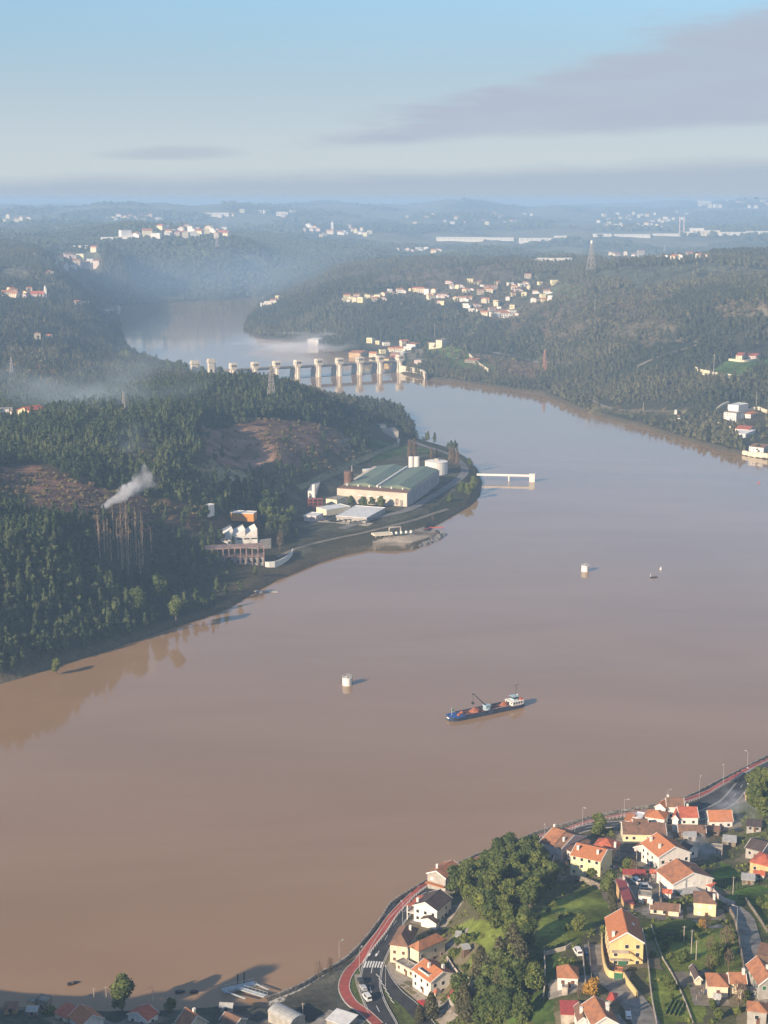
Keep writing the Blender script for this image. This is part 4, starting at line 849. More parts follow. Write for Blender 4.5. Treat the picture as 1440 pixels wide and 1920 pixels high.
hs_('house', 'beige house under a red pyramid roof just behind the tall pale yellow house', (1109,1588), (1152,1596), (1165,1579), 4.8, 'hip', 'a', 'ochre', 'redtile', rise=3.0, chim=[(1.0, -.6)])
hs_('long_house', 'long house with a dark brown roof and one brick chimney, mid village', (1168,1567), (1251,1566), (1252,1543), 4.0, 'gable', 'a', 'pale', 'brown', chim=[(-.3, -.2, 1)], rise=2.6)
hs_('house', 'small house with a worn reddish roof wedged below the long dark roof', (1192,1585), (1216,1597), (1240,1574), 3.6, 'gable', 'b', 'pink', 'old', rise=1.6)
H8, _ = hs_('house', 'white house with a steep orange roof and two square white chimneys at the village centre', (1216,1578), (1235,1608), (1288,1592), 6.8, 'gable', 'a', 'white', 'orange', win='glass', chim=[(-.65, -.6), (.35, -.6)], rise=3.4)
L, W, h, r_ = _; MB().prism([(-W*.3, 3.9), (W*.25, 3.9), (W*.25, 4.1), (-W*.3, 4.1)], L/2+.01, L/2+2.4).build('canopy', ROOFS['orange'], H8)
H9, _ = hs_('house', 'white house with a plain orange brown roof just below the two chimney house', (1244,1629), (1262,1659), (1330,1640), 5.4, 'gable', 'a', 'white', 'old', win='shut', chim=[(.5, .05, 1)], rise=3.4)
L, W, h, r_ = _; MB().prism([(-W*.45, 3.0), (W*.05, 3.0), (W*.05, 3.15), (-W*.45, 3.15)], L/2+.02, L/2+5).build('awning', ROOFS['grey'], H9)
hs_('house', 'pink walled low annex running right from the plain orange roof house', (1300,1650), (1333,1664), (1340,1657), 3.2, 'shed', 'a', 'pink', 'redtile', win='glass', rise=.4)
hs_('house', 'small pale yellow cube house with a brown hipped roof beside the sloping lane', (1300,1694), (1345,1696), (1347,1674), 5.8, 'hip', 'a', 'pale', 'brown', win='shut', rise=2.6, chim=[(.8, -.6)])
hs_('outbuilding', 'long low building with a brown roof in front of the walled yard', (1217,1709), (1275,1710), (1285,1697), 2.4, 'gable', 'a', 'cream', 'brown', chim=[(-.95, -.3)], rise=1.3, cat='outbuilding')
hs_('garage', 'small white garage with a flat concrete roof below the parked silver car', (1195,1682), (1223,1683), (1228,1672), 3.0, 'flat', 'a', 'white', 'conc', win='brown', cat='garage')
hs_('shed', 'long narrow shed with a stepped red metal roof left of the walled yard', (1170,1699), (1190,1697), (1178,1652), 3.0, 'shed', 'b', 'ochre', 'red', wn=False, rise=.8)
hs_('shed', 'low shed with a faded red roof along the back of the walled yard', (1168,1641), (1212,1641), (1213,1633), 2.6, 'shed', 'a', 'stone', 'red', wn=False, rise=.4)
# upper group by the promenade
hs_('house', 'white house with a mossy brown roof right beside the promenade railing', (1250,1514), (1284,1513), (1284,1501), 6, 'gable', 'a', 'white', 'brown', rise=2.6, chim=[(-.8, .3)])
hs_('house', 'white balconied wing with a small orange roof left of the mossy brown roof', (1229,1510), (1248,1517), (1254,1505), 6, 'gable', 'b', 'white', 'orange', rise=1.6)
hs_('house', 'tall white house with a smooth red roof and white chimney above the dark road', (1274,1535), (1311,1533), (1308,1515), 6.6, 'gable', 'a', 'white', 'redtile', win='glass', chim=[(.2, .7)], rise=2.6)
hs_('house', 'slim white house with a red roof squeezed against the tall one on its left', (1260,1531), (1273,1536), (1271,1517), 6.6, 'gable', 'b', 'white', 'redtile', win='glass', rise=1.4)
hs_('house', 'detached white house with a vivid orange roof standing apart beside the road', (1320,1527), (1329,1540), (1376,1540), 4.2, 'gable', 'b', 'white', 'orange', rise=3.4, win='glass')
hs_('house', 'white house with an orange hipped roof just above the long dark roof', (1207,1531), (1247,1537), (1254,1523), 4.6, 'hip', 'a', 'white', 'orange', win='glass', rise=2.2)
hs_('house', 'low white house with a flat terrace roof left of the hipped orange one', (1185,1533), (1204,1537), (1209,1525), 4.2, 'flat', 'a', 'white', 'white', win='glass')
hs_('house', 'small white house with a strip of orange tiles left of the flat terrace', (1170,1537), (1186,1541), (1190,1531), 3.8, 'shed', 'a', 'white', 'orange', win='glass', rise=.8)
hs_('house', 'small brown roofed house behind the left end of the long dark roof', (1188,1548), (1217,1547), (1214,1537), 3.6, 'gable', 'a', 'white', 'brown', rise=1.5)
hs_('long_house', 'long low house with a reddish brown roof facing the smoky yard', (1272,1562), (1325,1561), (1327,1550), 3.4, 'gable', 'a', 'brown', 'brown', rise=1.8, chim=[(.85, -.6, 1)])
hs_('house', 'white gabled house in the shade right of the two chimney house', (1270,1588), (1290,1598), (1310,1590), 3.6, 'gable', 'a', 'white', 'dark', rise=1.5)
hs_('house', 'house with a rounded red roof half hidden by smoke at the right edge', (1402,1618), (1445,1626), (1470,1608), 4.5, 'hip', 'a', 'ochre', 'redtile', rise=2.4)
hs_('house', 'dark roofed house in the smoke at the right edge behind the rounded red roof', (1395,1590), (1430,1598), (1455,1580), 4, 'gable', 'a', 'grey', 'dark', rise=1.8)
hs_('shed', 'small ochre shed at the wooded corner above the road junction', (1396,1488), (1407,1491), (1412,1485), 2.6, 'gable', 'a', 'ochre', 'old', wn=False, rise=.8)
hs_('house', 'small pale house with an orange roof among the trees at the upper right edge', (1428,1449), (1441,1452), (1448,1443), 4, 'gable', 'a', 'cream', 'orange', rise=1.3)
# lower right
H10, _ = hs_('villa', 'big three storey yellow house with balconies and a half lit orange roof', (1143,1768), (1209,1768), (1200,1722), 8.8, 'gable', 'b', 'yellow', 'orange', win='glass', rise=3.4, chim=[(-.75, .8)])
L, W, h, r_ = _
MB().box(-L/2-2.0, -L/2-.01, -W*.05, W*.46, 5.7, 5.9).box(-L/2-2.0, -L/2-1.9, -W*.05, W*.46, 6.7, 6.8).build('balcony', WALLS['conc'], H10)
MB().box(-L/2-1.6, -L/2-.01, -W*.1, W*.5, 2.8, 3.0).build('balcony', WALLS['conc'], H10)
b_ = MB(); [b_.box(-L/2-1.3, -L/2-.02, -W*.06-i*.55-.56, -W*.06-i*.55, 5.2-i*.42, 5.6-i*.42) for i in range(8)]; b_.build('outside_stair', WALLS['yellow'], H10)
gd = link('garage_door', GARM, H10); gd.location = (-L/2-.02, W*.12, 0); gd.rotation_euler = (0, 0, math.pi/2)
sk = link('skylight', MB().box(-.7, .7, -.5, .5, 0, .12).me('skylight', FRAME), H10); sk.location = (L*.05, -W*.28, h+r_*.46+.25); sk.rotation_euler = (math.atan(r_/(W/2)), 0, 0)
for i, (pl, lab, hh) in enumerate(([[(1128,1762),(1129,1790),(1134,1820),(1142,1833),(1152,1836)], 'tall yellow boundary wall curving beside the lane left of the big yellow house', 2.6], [[(1168,1834),(1178,1850),(1194,1872)], 'yellow garden wall sloping down right of the green garage door', 2.4],)):
    C = px_path(pl, 2.0); V, F = ribbon_geo(C, [(.2, -1.5), (.2, hh), (-.2, hh), (-.2, -1.5)]); b_ = MB(); b_.add(V.tolist(), F); tag(b_.build('garden_wall', WALLS['yellow']), lab, 'wall')
gg, _ = hs_('garage', 'yellow garage with a green door in the garden wall of the big yellow house', (1150,1822), (1169,1824), (1171,1815), 2.8, 'flat', 'a', 'yellow', 'old', wn=False, door=False, cat='garage'); L, W, h, r_ = _
o = link('garage_door', GARM, gg); o.location = (0, -W/2-.02, 0); o.rotation_euler = (0, 0, math.pi)
hs_('cottage', 'small white cottage with a hipped orange roof left of the grey lane', (1044,1834), (1086,1835), (1086,1814), 3.6, 'hip', 'a', 'white', 'old', win='brown', rise=3.0)
hs_('outbuilding', 'low outbuilding with a plain flat red metal roof at the bottom edge', (1051,1905), (1086,1904), (1088,1881), 2.8, 'shed', 'a', 'conc', 'red', wn=False, rise=.6, cat='outbuilding')
hs_('house', 'narrow brown roofed house with a white chimney right of the flat red roof', (1083,1918), (1106,1916), (1101,1886), 3.4, 'gable', 'b', 'white', 'brown', rise=1.2, chim=[(-.3, .2)])
hs_('house', 'broad orange tiled house cut by the bottom edge beside the lane', (1113,1930), (1162,1920), (1150,1879), 4.4, 'gable', 'b', 'white', 'old', rise=2.4, chim=[(-.2, -.5), (.3, -.7)])
hs_('canopy_shed', 'small bright red peaked shed beside the grey lane', (1138,1872), (1153,1877), (1155,1862), 2.4, 'hip', 'a', 'stone', 'red', wn=False, rise=1.3, cat='shed')
hs_('house', 'cream cottage with a hipped orange brown roof in the garden at the lower right', (1327,1851), (1368,1851), (1366,1826), 4.2, 'hip', 'a', 'cream', 'old', win='brown', rise=2.4, skip=.5)
hs_('house', 'lower right wing of the cream garden cottage with its own orange brown roof', (1368,1846), (1402,1845), (1398,1826), 3.9, 'gable', 'a', 'cream', 'old', win='brown', rise=1.9, chim=[(.8, -.1)])
hs_('outbuilding', 'small cream block with a flat dark roof at the right end of the garden cottage', (1384,1857), (1404,1857), (1404,1848), 3.4, 'flat', 'a', 'cream', 'dark', win='brown', cat='outbuilding', door=False)
hs_('shed', 'little garden shed with a dark and orange roof left of the cream cottage', (1304,1838), (1318,1836), (1309,1812), 2.6, 'gable', 'b', 'cream', 'dark', wn=False, rise=.9)
hs_('house', 'grey green house with a large orange tiled roof at the right edge', (1426,1854), (1465,1846), (1452,1806), 5.6, 'gable', 'b', 'grey', 'old', win='green', rise=2.6, chim=[(-.3, -.2)])
hs_('house', 'grey house with a low brown hipped roof in the bottom right corner', (1399,1897), (1440,1900), (1445,1882), 4.2, 'hip', 'a', 'grey', 'old', win='glass', rise=1.8)
hs_('shed', 'rusty roofed shed above the junk yard at the right edge', (1418,1790), (1445,1796), (1450,1776), 2.8, 'shed', 'a', 'brown', 'brown', wn=False, rise=.7)
# bottom left
hs_('house', 'low bright orange roofed house at the bottom left by the water', (112,1910), (152,1926), (205,1916), 4.0, 'gable', 'a', 'white', 'orange', rise=2.6, zg=4.2)
hs_('house', 'red roofed low house left of the bright orange roof at the bottom left', (98,1900), (125,1910), (152,1896), 3.6, 'shed', 'a', 'cream', 'redtile', rise=1.0, zg=4.2)
hs_('house', 'shaded house with a dark red roof between the big dark tree and the jetty', (236,1902), (275,1915), (300,1899), 3.8, 'gable', 'b', 'white', 'redtile', rise=1.8, zg=4.2)
hs_('house', 'house with an orange left slope and dark right slope cut by the bottom edge', (312,1922), (350,1932), (402,1922), 4.6, 'gable', 'a', 'cream', 'old', rise=3.6, zg=4.2, chim=[(.3, .1)])
hs_('house', 'dim brown roofed house right of the half lit orange roof at the bottom edge', (405,1915), (440,1925), (470,1912), 3.6, 'gable', 'a', 'grey', 'brown', rise=1.4, zg=4.2)
bw, _ = hs_('boat_warehouse', 'grey barrel roofed warehouse in the shade at the bottom edge by the jetty', (497,1899), (545,1922), (577,1908), 4.0, 'flat', 'a', 'grey', 'grey', zg=4.2, cat='warehouse', wn=False, door=False)
L, W, h, r_ = _; b_ = MB(); b_.prism([(W/2*math.cos(q*math.pi/8)*1.02, h+.17+W*.24*math.sin(q*math.pi/8)) for q in range(9)], -L/2-.2, L/2+.2); b_.build('barrel_roof', ROOFS['grey'], bw)
hs_('shed', 'blue white sheet roofed shed in the bottom corner beside the red path', (612,1910), (650,1925), (668,1905), 3, 'shed', 'a', 'grey', 'white', zg=4.2, wn=False, rise=.5)
hs_('ruin', 'roofless brown stone building at the water edge in the lower left corner', (66,1873), (88,1880), (96,1868), 4.2, 'flat', 'a', 'stone', 'conc', zg=3.5, cat='ruin', win='brown')
hs_('boathouse', 'square brown boathouse beside the roofless stone one at the water edge', (50,1877), (66,1881), (72,1872), 3.4, 'flat', 'a', 'ochre', 'conc', zg=3.0, cat='boathouse', wn=False)
# ------------------------------------------------------------------ the dam
PIERC = mat('dam_concrete', (.68, .61, .50), .9, .18, .15); DECKC = mat('dam_deck_concrete', (.20, .19, .19), .9, .15, .2); DARKV = mat('dark_opening', (.05, .05, .055), .6, .1)
d0 = Vector(at_z(438, 716, 0)); d1 = Vector(at_z(750, 698.5, 0)); dv = d1-d0; SP_ = dv.length/8; dang = math.atan2(dv.y, dv.x)
dam = thing('dam', 'long concrete river dam with nine gate towers and a dark roadway across the water', 'dam', (d0.x, d0.y, 0), dang)
for i in range(9):
    x = i*SP_; b_ = MB(); b_.box(x-3.2, x+3.2, -2, 26, -6, 17.3); b_.plan([(x-3.2, -2.003), (x-1.6, -4.4), (x+1.6, -4.4), (x+3.2, -2.003)], -6, 20); b_.box(x-2.9, x+2.9, -2.0, 6, 17.3, 21.0)
    p_ = b_.build('pier', PIERC, dam)
    h_ = MB().box(x-5.1, x+5.1, -5.2, 6.5, 20.4, 28.9).box(x-4.7, x+4.7, -4.8, 6.1, 28.9, 29.3); h_.box(x-3.2, x+3.2, -5.0, 2, 18.6, 21.0)
    t_ = h_.build('gate_tower', PIERC, dam)
    [MB().box(x-3.9+k*2.8, x-1.9+k*2.8, -5.32, -5.1, 23.6, 27.0).build('window', DARKV, t_) for k in range(3)]; [MB().box(x-5.22, x-5.0, -3.6+k*2.6, -2.2+k*2.6, 24.2, 26.6).build('window', DARKV, t_) for k in range(2)]
    s_ = MB(); s_.box(x-3.9, x-3.23, -1.2, .4, 1, 19); s_.build('ladder_shaft', DECKC, p_)
    s_ = MB(); s_.box(x-3.7, x-3.23, 6, 7.2, 0, 16); s_.build('gate_groove', DECKC, p_)
b_ = MB(); b_.box(-14, SP_*8+18, 11, 19, 14.6, 17.6); b_.build('roadway', DECKC, dam)
b_ = MB(); b_.box(-14, SP_*8+18, 10.7, 11.0, 16.9, 18.8); b_.box(-14, SP_*8+18, 19.0, 19.3, 16.9, 18.8); b_.build('parapet', WALLS['grey'], dam)
b_ = MB(); [b_.box(i*SP_+3.3, (i+1)*SP_-3.3, 3, 4.2, -3, .55) for i in range(8)]; b_.build('sill', DECKC, dam)
aw = thing('abutment_wall', 'curved pale concrete wing wall at the right end of the dam', 'wall', (0, 0, 0))
C = px_path([(752,699),(765,701),(780,704),(793,708),(799,713)], 6, 0.0); V, F = ribbon_geo(C, [(1, -4), (1, 12), (-1.5, 12), (-1.5, -4)], 0, 0.0); b_ = MB(); b_.add(V.tolist(), F); b_.build('wall', PIERC, aw)
V, F = ribbon_geo(lateral(C, 1.6), [(.3, 2.2), (-.3, 2.2), (-.3, 3.4), (.3, 3.4)], 0, 0.0); b_ = MB(); b_.add(V.tolist(), F); b_.build('ledge', DECKC, aw)
def lock(px, py, lab, hh, wd):
    t_ = thing('lock_gantry', lab, 'tower', (0, 0, 0), dang); put(t_, px, py, 8)
    MB().box(-wd/2, wd/2, -4, 4, -8, hh*.72).build('shaft', PIERC, t_); MB().box(-wd*.65, wd*.85, -4.5, 4.5, hh*.76, hh*.88).box(-wd*.55, wd*.55, -3.5, 3.5, hh*.86, hh).build('head', PIERC, t_)
    MB().box(wd*.5, wd*.8, -2, 2, 0, hh*.72).build('leg', PIERC, t_)
lock(365, 703, 'cream lock gantry beside the dark trees, left of the lock pair', 23, 10); lock(396, 702, 'cream lock gantry nearest the left end of the dam', 25, 9)
# ------------------------------------------------------------------ generic helpers for larger works
def frame3(px0, px1, z):
    a_ = Vector(at_z(*px0, z)); b_ = Vector(at_z(*px1, z)); d = b_-a_; return a_, math.atan2(d.y, d.x), d.length
# ------------------------------------------------------------------ water works with the green roofed hall
a_, an, L = frame3((632, 940), (763, 950), 7.5); e = Vector(at_z(823.6, 880.6, 20.5)); D = (e-Vector(at_z(763, 950, 7.5))).dot(Vector((-math.sin(an), math.cos(an), 0)))
D = max(D, 90)
skew = (e-Vector(at_z(763, 950, 7.5))).dot(Vector((math.cos(an), math.sin(an), 0)))
hall = thing('treatment_hall', 'huge waterworks hall with two low green roofs and a long pale front wall', 'industrial hall', a_, an)
CRW = mat('hall_front_render', (.60, .53, .44), .9, .12, .08); SIDEW = mat('hall_side_cladding', (.33, .33, .34), .8, .12, .1)
k_ = skew/D
def sk(x, y): return (x+k_*y, y)
MB().plan([sk(0, 0), sk(L, 0), sk(L, D), sk(0, D)], -3, 12.2).build('wall', CRW, hall)
MB().plan([sk(.5, .5), sk(L-.5, .5), sk(L-.5, 16), sk(.5, 16)], 12.2, 12.7).build('front_flat_roof', ROOFS['brown'], hall)
for (x0, x1) in ((5, L*.49), (L*.53, L-1)):
    b_ = MB(); xm = x0+(x1-x0)*.62; y0, y1 = 17, D-1
    V = [(*sk(x0, y0), 12.2), (*sk(x1, y0), 12.2), (*sk(x1, y1), 12.2), (*sk(x0, y1), 12.2), (*sk(x0, y0), 13.2), (*sk(xm, y0), 16), (*sk(x1, y0), 13.4), (*sk(x0, y1), 13.2), (*sk(xm, y1), 16), (*sk(x1, y1), 13.4)]
    b_.add(V, [(0, 3, 2, 1), (4, 5, 8, 7), (5, 6, 9, 8), (0, 1, 6, 5, 4), (3, 7, 8, 9, 2), (0, 4, 7, 3), (1, 2, 9, 6)]); b_.build('roof', ROOFS['greenr'], hall)
b_ = MB(); b_.plan([sk(L*.50, 16), sk(L*.52, 16), sk(L*.52, D), sk(L*.50, D)], 12.2, 14.6); b_.build('ridge_wall', WALLS['white'], hall)
MB().plan([sk(L+.02, 1), sk(L+.4, 1), sk(L+.4, D-1), sk(L+.02, D-1)], -3, 13).build('side_cladding', SIDEW, hall)
b_ = MB(); [b_.box(L*.3+i*9, L*.3+i*9+5, -.06, .1, 6.5, 7.6) for i in range(4)]; b_.build('window', WALLS['white'], hall)
b_ = MB(); [b_.box(L*.06+i*11, L*.06+i*11+.9, 13, 14, 12.7, 14.6) for i in range(6)]; b_.build('roof_vent', WALLS['white'], hall)
def tank(name, lab, px, py, z, r, h, m, cat='tank', dome=.12, extra=None, group=None):
    t_ = thing(name, lab, cat, (0, 0, 0)); put(t_, px, py, z); MB().lathe([(r, -10), (r, h), (r*.98, h)], 24).build('shell', m, t_)
    MB().lathe([(r*1.02, h), (r*1.02, h+.35), (r*.5, h+.35+r*dome), (.1, h+.35+r*dome*1.3)], 24).build('lid', m, t_)
    return t_
tank('water_tank', 'tall white tank behind the green hall, left of a pair', 771, 876, 12.5, 2.7, 10.5, WALLS['white']); tank('water_tank', 'tall white tank behind the green hall, right of a pair', 781.5, 876, 12.5, 2.7, 10.5, WALLS['white'])
t_ = tank('round_reservoir', 'wide round white reservoir with a small cabin on its lid', 818, 877, 13.5, 11.5, 6.5, WALLS['white'], dome=.06); MB().box(-2, 2, -2, 2, 6.9, 9.5).build('cabin', WALLS['conc'], t_)
tank('brown_silo', 'dark brown silo standing at the left front corner of the green roofed hall', 654, 925, 9, 4.6, 21, mat('rust_brown_metal', (.17, .10, .07), .7, .25, .4), 'silo', 0)
tank('white_silo', 'slim white silo above the red scaffold left of the waterworks', 589, 935, 8, 1.8, 13, WALLS['white'], 'silo')
tag(MB().lathe([(.5, -2), (.4, 27)], 8).build('chimney_pipe', WALLS['grey']), 'thin grey pipe rising behind the brown silo', 'chimney'); put(bpy.data.objects['chimney_pipe'], 660, 926, 9)
def shedpx(name, lab, P0, P1, P2, h, wall, rf, roof='flat', cat='building', **kw): return house(name, lab, P0, P1, P2, h, roof, kw.pop('axis', 'a'), wall, rf, wn=kw.pop('wn', False), cat=cat, door=False, fascia=False, near=False, **kw)
shedpx('office_block', 'pale blue grey two storey block with a band of windows left of the silos', (575, 923), (592, 921), (613, 904), 7, 'white', 'grey', axis='b', wn=True, zg=8)
shedpx('filter_house', 'long low building with a shining white flat roof in front of the hall', (630, 967), (688, 972), (720, 952), 4, 'grey', 'white', zg=7.5)
shedpx('filter_house', 'low cream walled building with a narrow white roof left of the shining one', (603, 950), (612, 957), (650, 948), 5, 'cream', 'white', zg=7.5)
shedpx('store_house', 'small store with a white roof edge left of the pipe yard', (571, 966), (593, 969), (602, 962), 4, 'pink', 'white', zg=7.5)
shedpx('valve_house', 'small cream annex stepping down from the left end of the pale hall front', (618, 933), (632, 938), (642, 930), 6, 'cream', 'conc', zg=8)
shedpx('concrete_hall', 'big windowless grey brown hall above the green lawn', (698, 812), (748, 809), (751, 802), 8, 'grey', 'conc', zg=9)
shedpx('cream_block', 'cream block with a taller right part behind the windowless hall', (696, 806), (725, 804), (728, 799), 6, 'cream', 'conc', zg=12); shedpx('stair_tower', 'square cream stair tower at the right end of the cream block', (713, 800), (725, 799), (727, 795), 9, 'cream', 'conc', zg=12, cat='tower')
shedpx('kiosk', 'tiny white kiosk on the lawn at the foot of the windowless hall', (744, 825), (749, 825), (750, 823), 3, 'white', 'grey', zg=8)
shedpx('sedimentation_shed', 'green sheeted shed beside the left edge of the hall roofs', (696, 885), (706, 881), (708, 877), 4, 'grey', 'white', zg=10)
# red scaffold and pipe yard
REDS = mat('red_oxide_steel', (.33, .10, .07), .7, .2, .5); PIPE = mat('dark_pipework', (.07, .08, .09), .5, .2, .5)
t_ = thing('scaffold_frame', 'red steel frame standing under the slim white silo', 'frame', (0, 0, 0), .15); put(t_, 591, 954, 8); [MB().box(x-.25, x+.25, y-.25, y+.25, -2, 9).build('post', REDS, t_) for x in (-6, -2, 2, 6) for y in (-3, 3)]; b_ = MB(); [b_.box(-6.2, 6.2, -3.3, 3.3, z, z+.25) for z in (3, 6, 9)]; b_.build('floors', REDS, t_)
t_ = thing('pipe_yard', 'yard of dark pipes and steel stairs in front of the shining white roof', 'pipework', (0, 0, 0), an); put(t_, 648, 978, 7); b_ = MB()
for i in range(9): b_.tube((-20+i*4.5, -8, .8+i % 3), (-12+i*4.5, 12, 3.2-i % 2), .45)
b_.build('pipes', PIPE, t_); b_ = MB(); [b_.box(-22+i*5, -21.6+i*5, -9, -8.6, -2, 4) for i in range(10)]; b_.build('posts', PIPE, t_)
MB().box(-23, 25, -9.2, 12, .0, .25).build('base_slab', WALLS['conc'], t_)
# outfall pier (long thin bridge on the water)
a_, an2, L2_ = frame3((905, 901), (997, 903), 0); t_ = thing('intake_bridge', 'thin white intake footbridge ending in a small tower out in the river', 'bridge', a_, an2)
MB().box(-6, L2_+2, -1.2, 1.2, 5.2, 6.4).build('deck', WALLS['white'], t_); MB().box(L2_*.52, L2_*.52+1.2, -.9, .9, -4, 5.2).build('leg', WALLS['white'], t_)
MB().box(L2_-2.4, L2_+3, -2.6, 2.6, -4, 7.6).box(L2_-2.7, L2_+3.3, -2.9, 2.9, 7.6, 8.0).build('tower', WALLS['white'], t_)
MB().box(-6, L2_+2, -1.15, -1.05, 6.4, 7.3).build('railing', FRAME, t_)
# pump platform on the stone spit
a_, an3, L3 = frame3((703, 1013), (764, 1008), 3); t_ = thing('pump_platform', 'pale concrete platform on piles with a row of white topped pumps by the stone spit', 'platform', a_, an3)
MB().box(0, L3*.55, 0, 9, 3.2, 4.6).build('slab', WALLS['cream'], t_); [MB().box(1+i*4, 1.6+i*4, y, y+.6, -4, 3.2).build('pile', WALLS['conc'], t_) for i in range(5) for y in (1, 7)]
MB().box(L3*.5, L3*1.0, 2, 12, -2, 3.0).build('machine_base', mat('dark_green_steel', (.05, .08, .07), .6, .2), t_)
for i in range(5): b_ = MB().lathe([(1.1, 3.0), (1.1, 4.6), (.2, 5.2)], 10, (L3*.56+i*4.4, 4)); b_.build('pump', WALLS['white'], t_)
MB().tube((L3*.6, 12, 7), (L3*.95, 12, 7), .7).tube((L3*.6, 12, 7), (L3*.6, 12, 1), .6).tube((L3*.95, 12, 7), (L3*.95, 12, 1), .6).build('pipe_loop', WALLS['conc'], t_)
# stone spit
C = px_path([(700,1020),(730,1029),(762,1027),(795,1018),(822,1006),(829,1000)], 3, 0.5); V, F = ribbon_geo(C, [(5, -1), (3, 1.2), (0, 2.4), (-4, 1.2), (-6, -1)], 0, 0.0); b_ = MB(); b_.add(V.tolist(), F)
V = np.array(b_.V); V += np.random.default_rng(3).normal(0, .5, V.shape); b_.V = [tuple(v) for v in V]; tag(b_.build('stone_spit', RIP), 'curved spit of loose brown stones reaching into the river', 'breakwater')
tag(MB().tube((0, 0, 1), (10, 14, 2.0), .5).tube((10, 14, 2.0), (22, 16, 1.6), .5).build('red_boom', mat('red_boom_float', (.55, .10, .07), .6, .1)), 'red floating boom lying across the inner end of the stone spit', 'boom'); put(bpy.data.objects['red_boom'], 785, 1000, 1.2)
# ------------------------------------------------------------------ saw tooth mill and its open concrete frame
a_, an4, L4 = frame3((415, 1030), (483, 1027), 9); mill = thing('sawtooth_mill', 'white mill building with three saw tooth roofs above an open concrete frame', 'mill', a_, an4); D4 = 20
WM = mat('white_mill_render', (.74, .71, .66), .9, .1, .2)
MB().box(0, L4, 0, D4, -10, 9.5).build('wall', WM, mill)
for i in range(3):
    x0, x1 = i*L4/3+.1, (i+1)*L4/3-.1; b_ = MB(); V = [(x0, -.2, 9.5), (x1, -.2, 9.5), (x1, -.2, 15.5), (x0, -.2, 10.6), (x0, D4, 9.5), (x1, D4, 9.5), (x1, D4, 15.5), (x0, D4, 10.6)]
    b_.add(V, [(0, 1, 2, 3), (5, 4, 7, 6), (3, 2, 6, 7), (1, 5, 6, 2), (4, 0, 3, 7), (0, 4, 5, 1)]); b_.build('saw_tooth_roof', WALLS['white'], mill)
b_ = MB(); [b_.box(.8+i*L4/5, .8+i*L4/5+L4/5-1.2, -.12, .1, 7.2, 8.2) for i in range(5)]; b_.build('window_band', DARKV, mill)
a_, an5, L5 = frame3((386, 1068), (495, 1063), 4.5); fr = thing('unfinished_building', 'unfinished open concrete frame with square window holes below the white mill', 'ruin', a_, an5)
n_ = 11
for i in range(n_):
    x = i*L5/(n_-1); MB().box(x-.35, x+.35, -.3, .5, -4, 15.4).build('column', WALLS['rawpink'], fr); MB().box(x-.35, x+.35, 12, 12.7, -4, 15.4).build('column', WALLS['rawpink'], fr)
MB().box(-1, L5+.6, -.6, 13, 15.4, 16.1).build('top_slab', WALLS['rawpink'], fr); MB().box(-1, L5+.6, -.4, 13, 8.4, 8.9).build('floor_slab', WALLS['rawpink'], fr)
b_ = MB(); b_.box(0, L5, 1.0, 1.4, -4, .6); b_.box(0, L5, 1.0, 1.4, .6, 3.4); b_.box(0, L5, 1.0, 1.4, 5.0, 8.4)
for i in range(n_): x = i*L5/(n_-1); b_.box(x-1.2, x+1.2, 1.0, 1.4, 3.4, 5.0)
b_.build('infill_wall', WALLS['grey'], fr); [MB().box((i+.5)*L5/(n_-1)-.8, (i+.5)*L5/(n_-1)+.8, .95, 1.45, 4.9, 6.3).build('window', DARKV, fr) for i in range(n_-1)]
C = px_path([(497,1063),(515,1062),(532,1055),(545,1045),(549,1038)], 3, 5); V, F = ribbon_geo(C, [(.4, -3), (.4, 4), (-.4, 4), (-.4, -3)], 0, 5.0); b_ = MB(); b_.add(V.tolist(), F); tag(b_.build('curved_wall', WALLS['white']), 'curved white boundary wall right of the open concrete frame', 'wall')
C = px_path([(362,1030),(390,1028),(414,1026)], 3, 10); V, F = ribbon_geo(C, [(.4, -3), (.4, 4), (-.4, 4), (-.4, -3)], 0, 10.0); b_ = MB(); b_.add(V.tolist(), F); tag(b_.build('boundary_wall', WALLS['conc']), 'straight grey white wall joining the mill from the left', 'wall')
C = px_path([(484,1024),(508,1021)], 3, 10); V, F = ribbon_geo(C, [(.4, -4), (.4, 5), (-.4, 5), (-.4, -4)], 0, 10.0); b_ = MB(); b_.add(V.tolist(), F); tag(b_.build('boundary_wall', WALLS['grey']), 'short shaded wall joining the mill from the right', 'wall')
shedpx('orange_building', 'long orange walled building glimpsed between the pines above the mill', (432, 962), (476, 964), (481, 959), 3.4, 'orangew', 'white', zg=24.2, sink=3)
shedpx('hut', 'small white hut with a slanted roof at the left edge of the pines', (384, 947), (391, 950), (394, 945), 3, 'white', 'white', zg=36)
tag(MB().box(-11, 11, -1.2, 1.2, -.4, .5).box(-11, -2, -1.1, 1.1, .5, 1.0).build('old_pontoon', WALLS['grey']), 'old grey pontoon floating in the shade below the open concrete frame', 'pontoon'); put(bpy.data.objects['old_pontoon'], 493, 1110, 0)
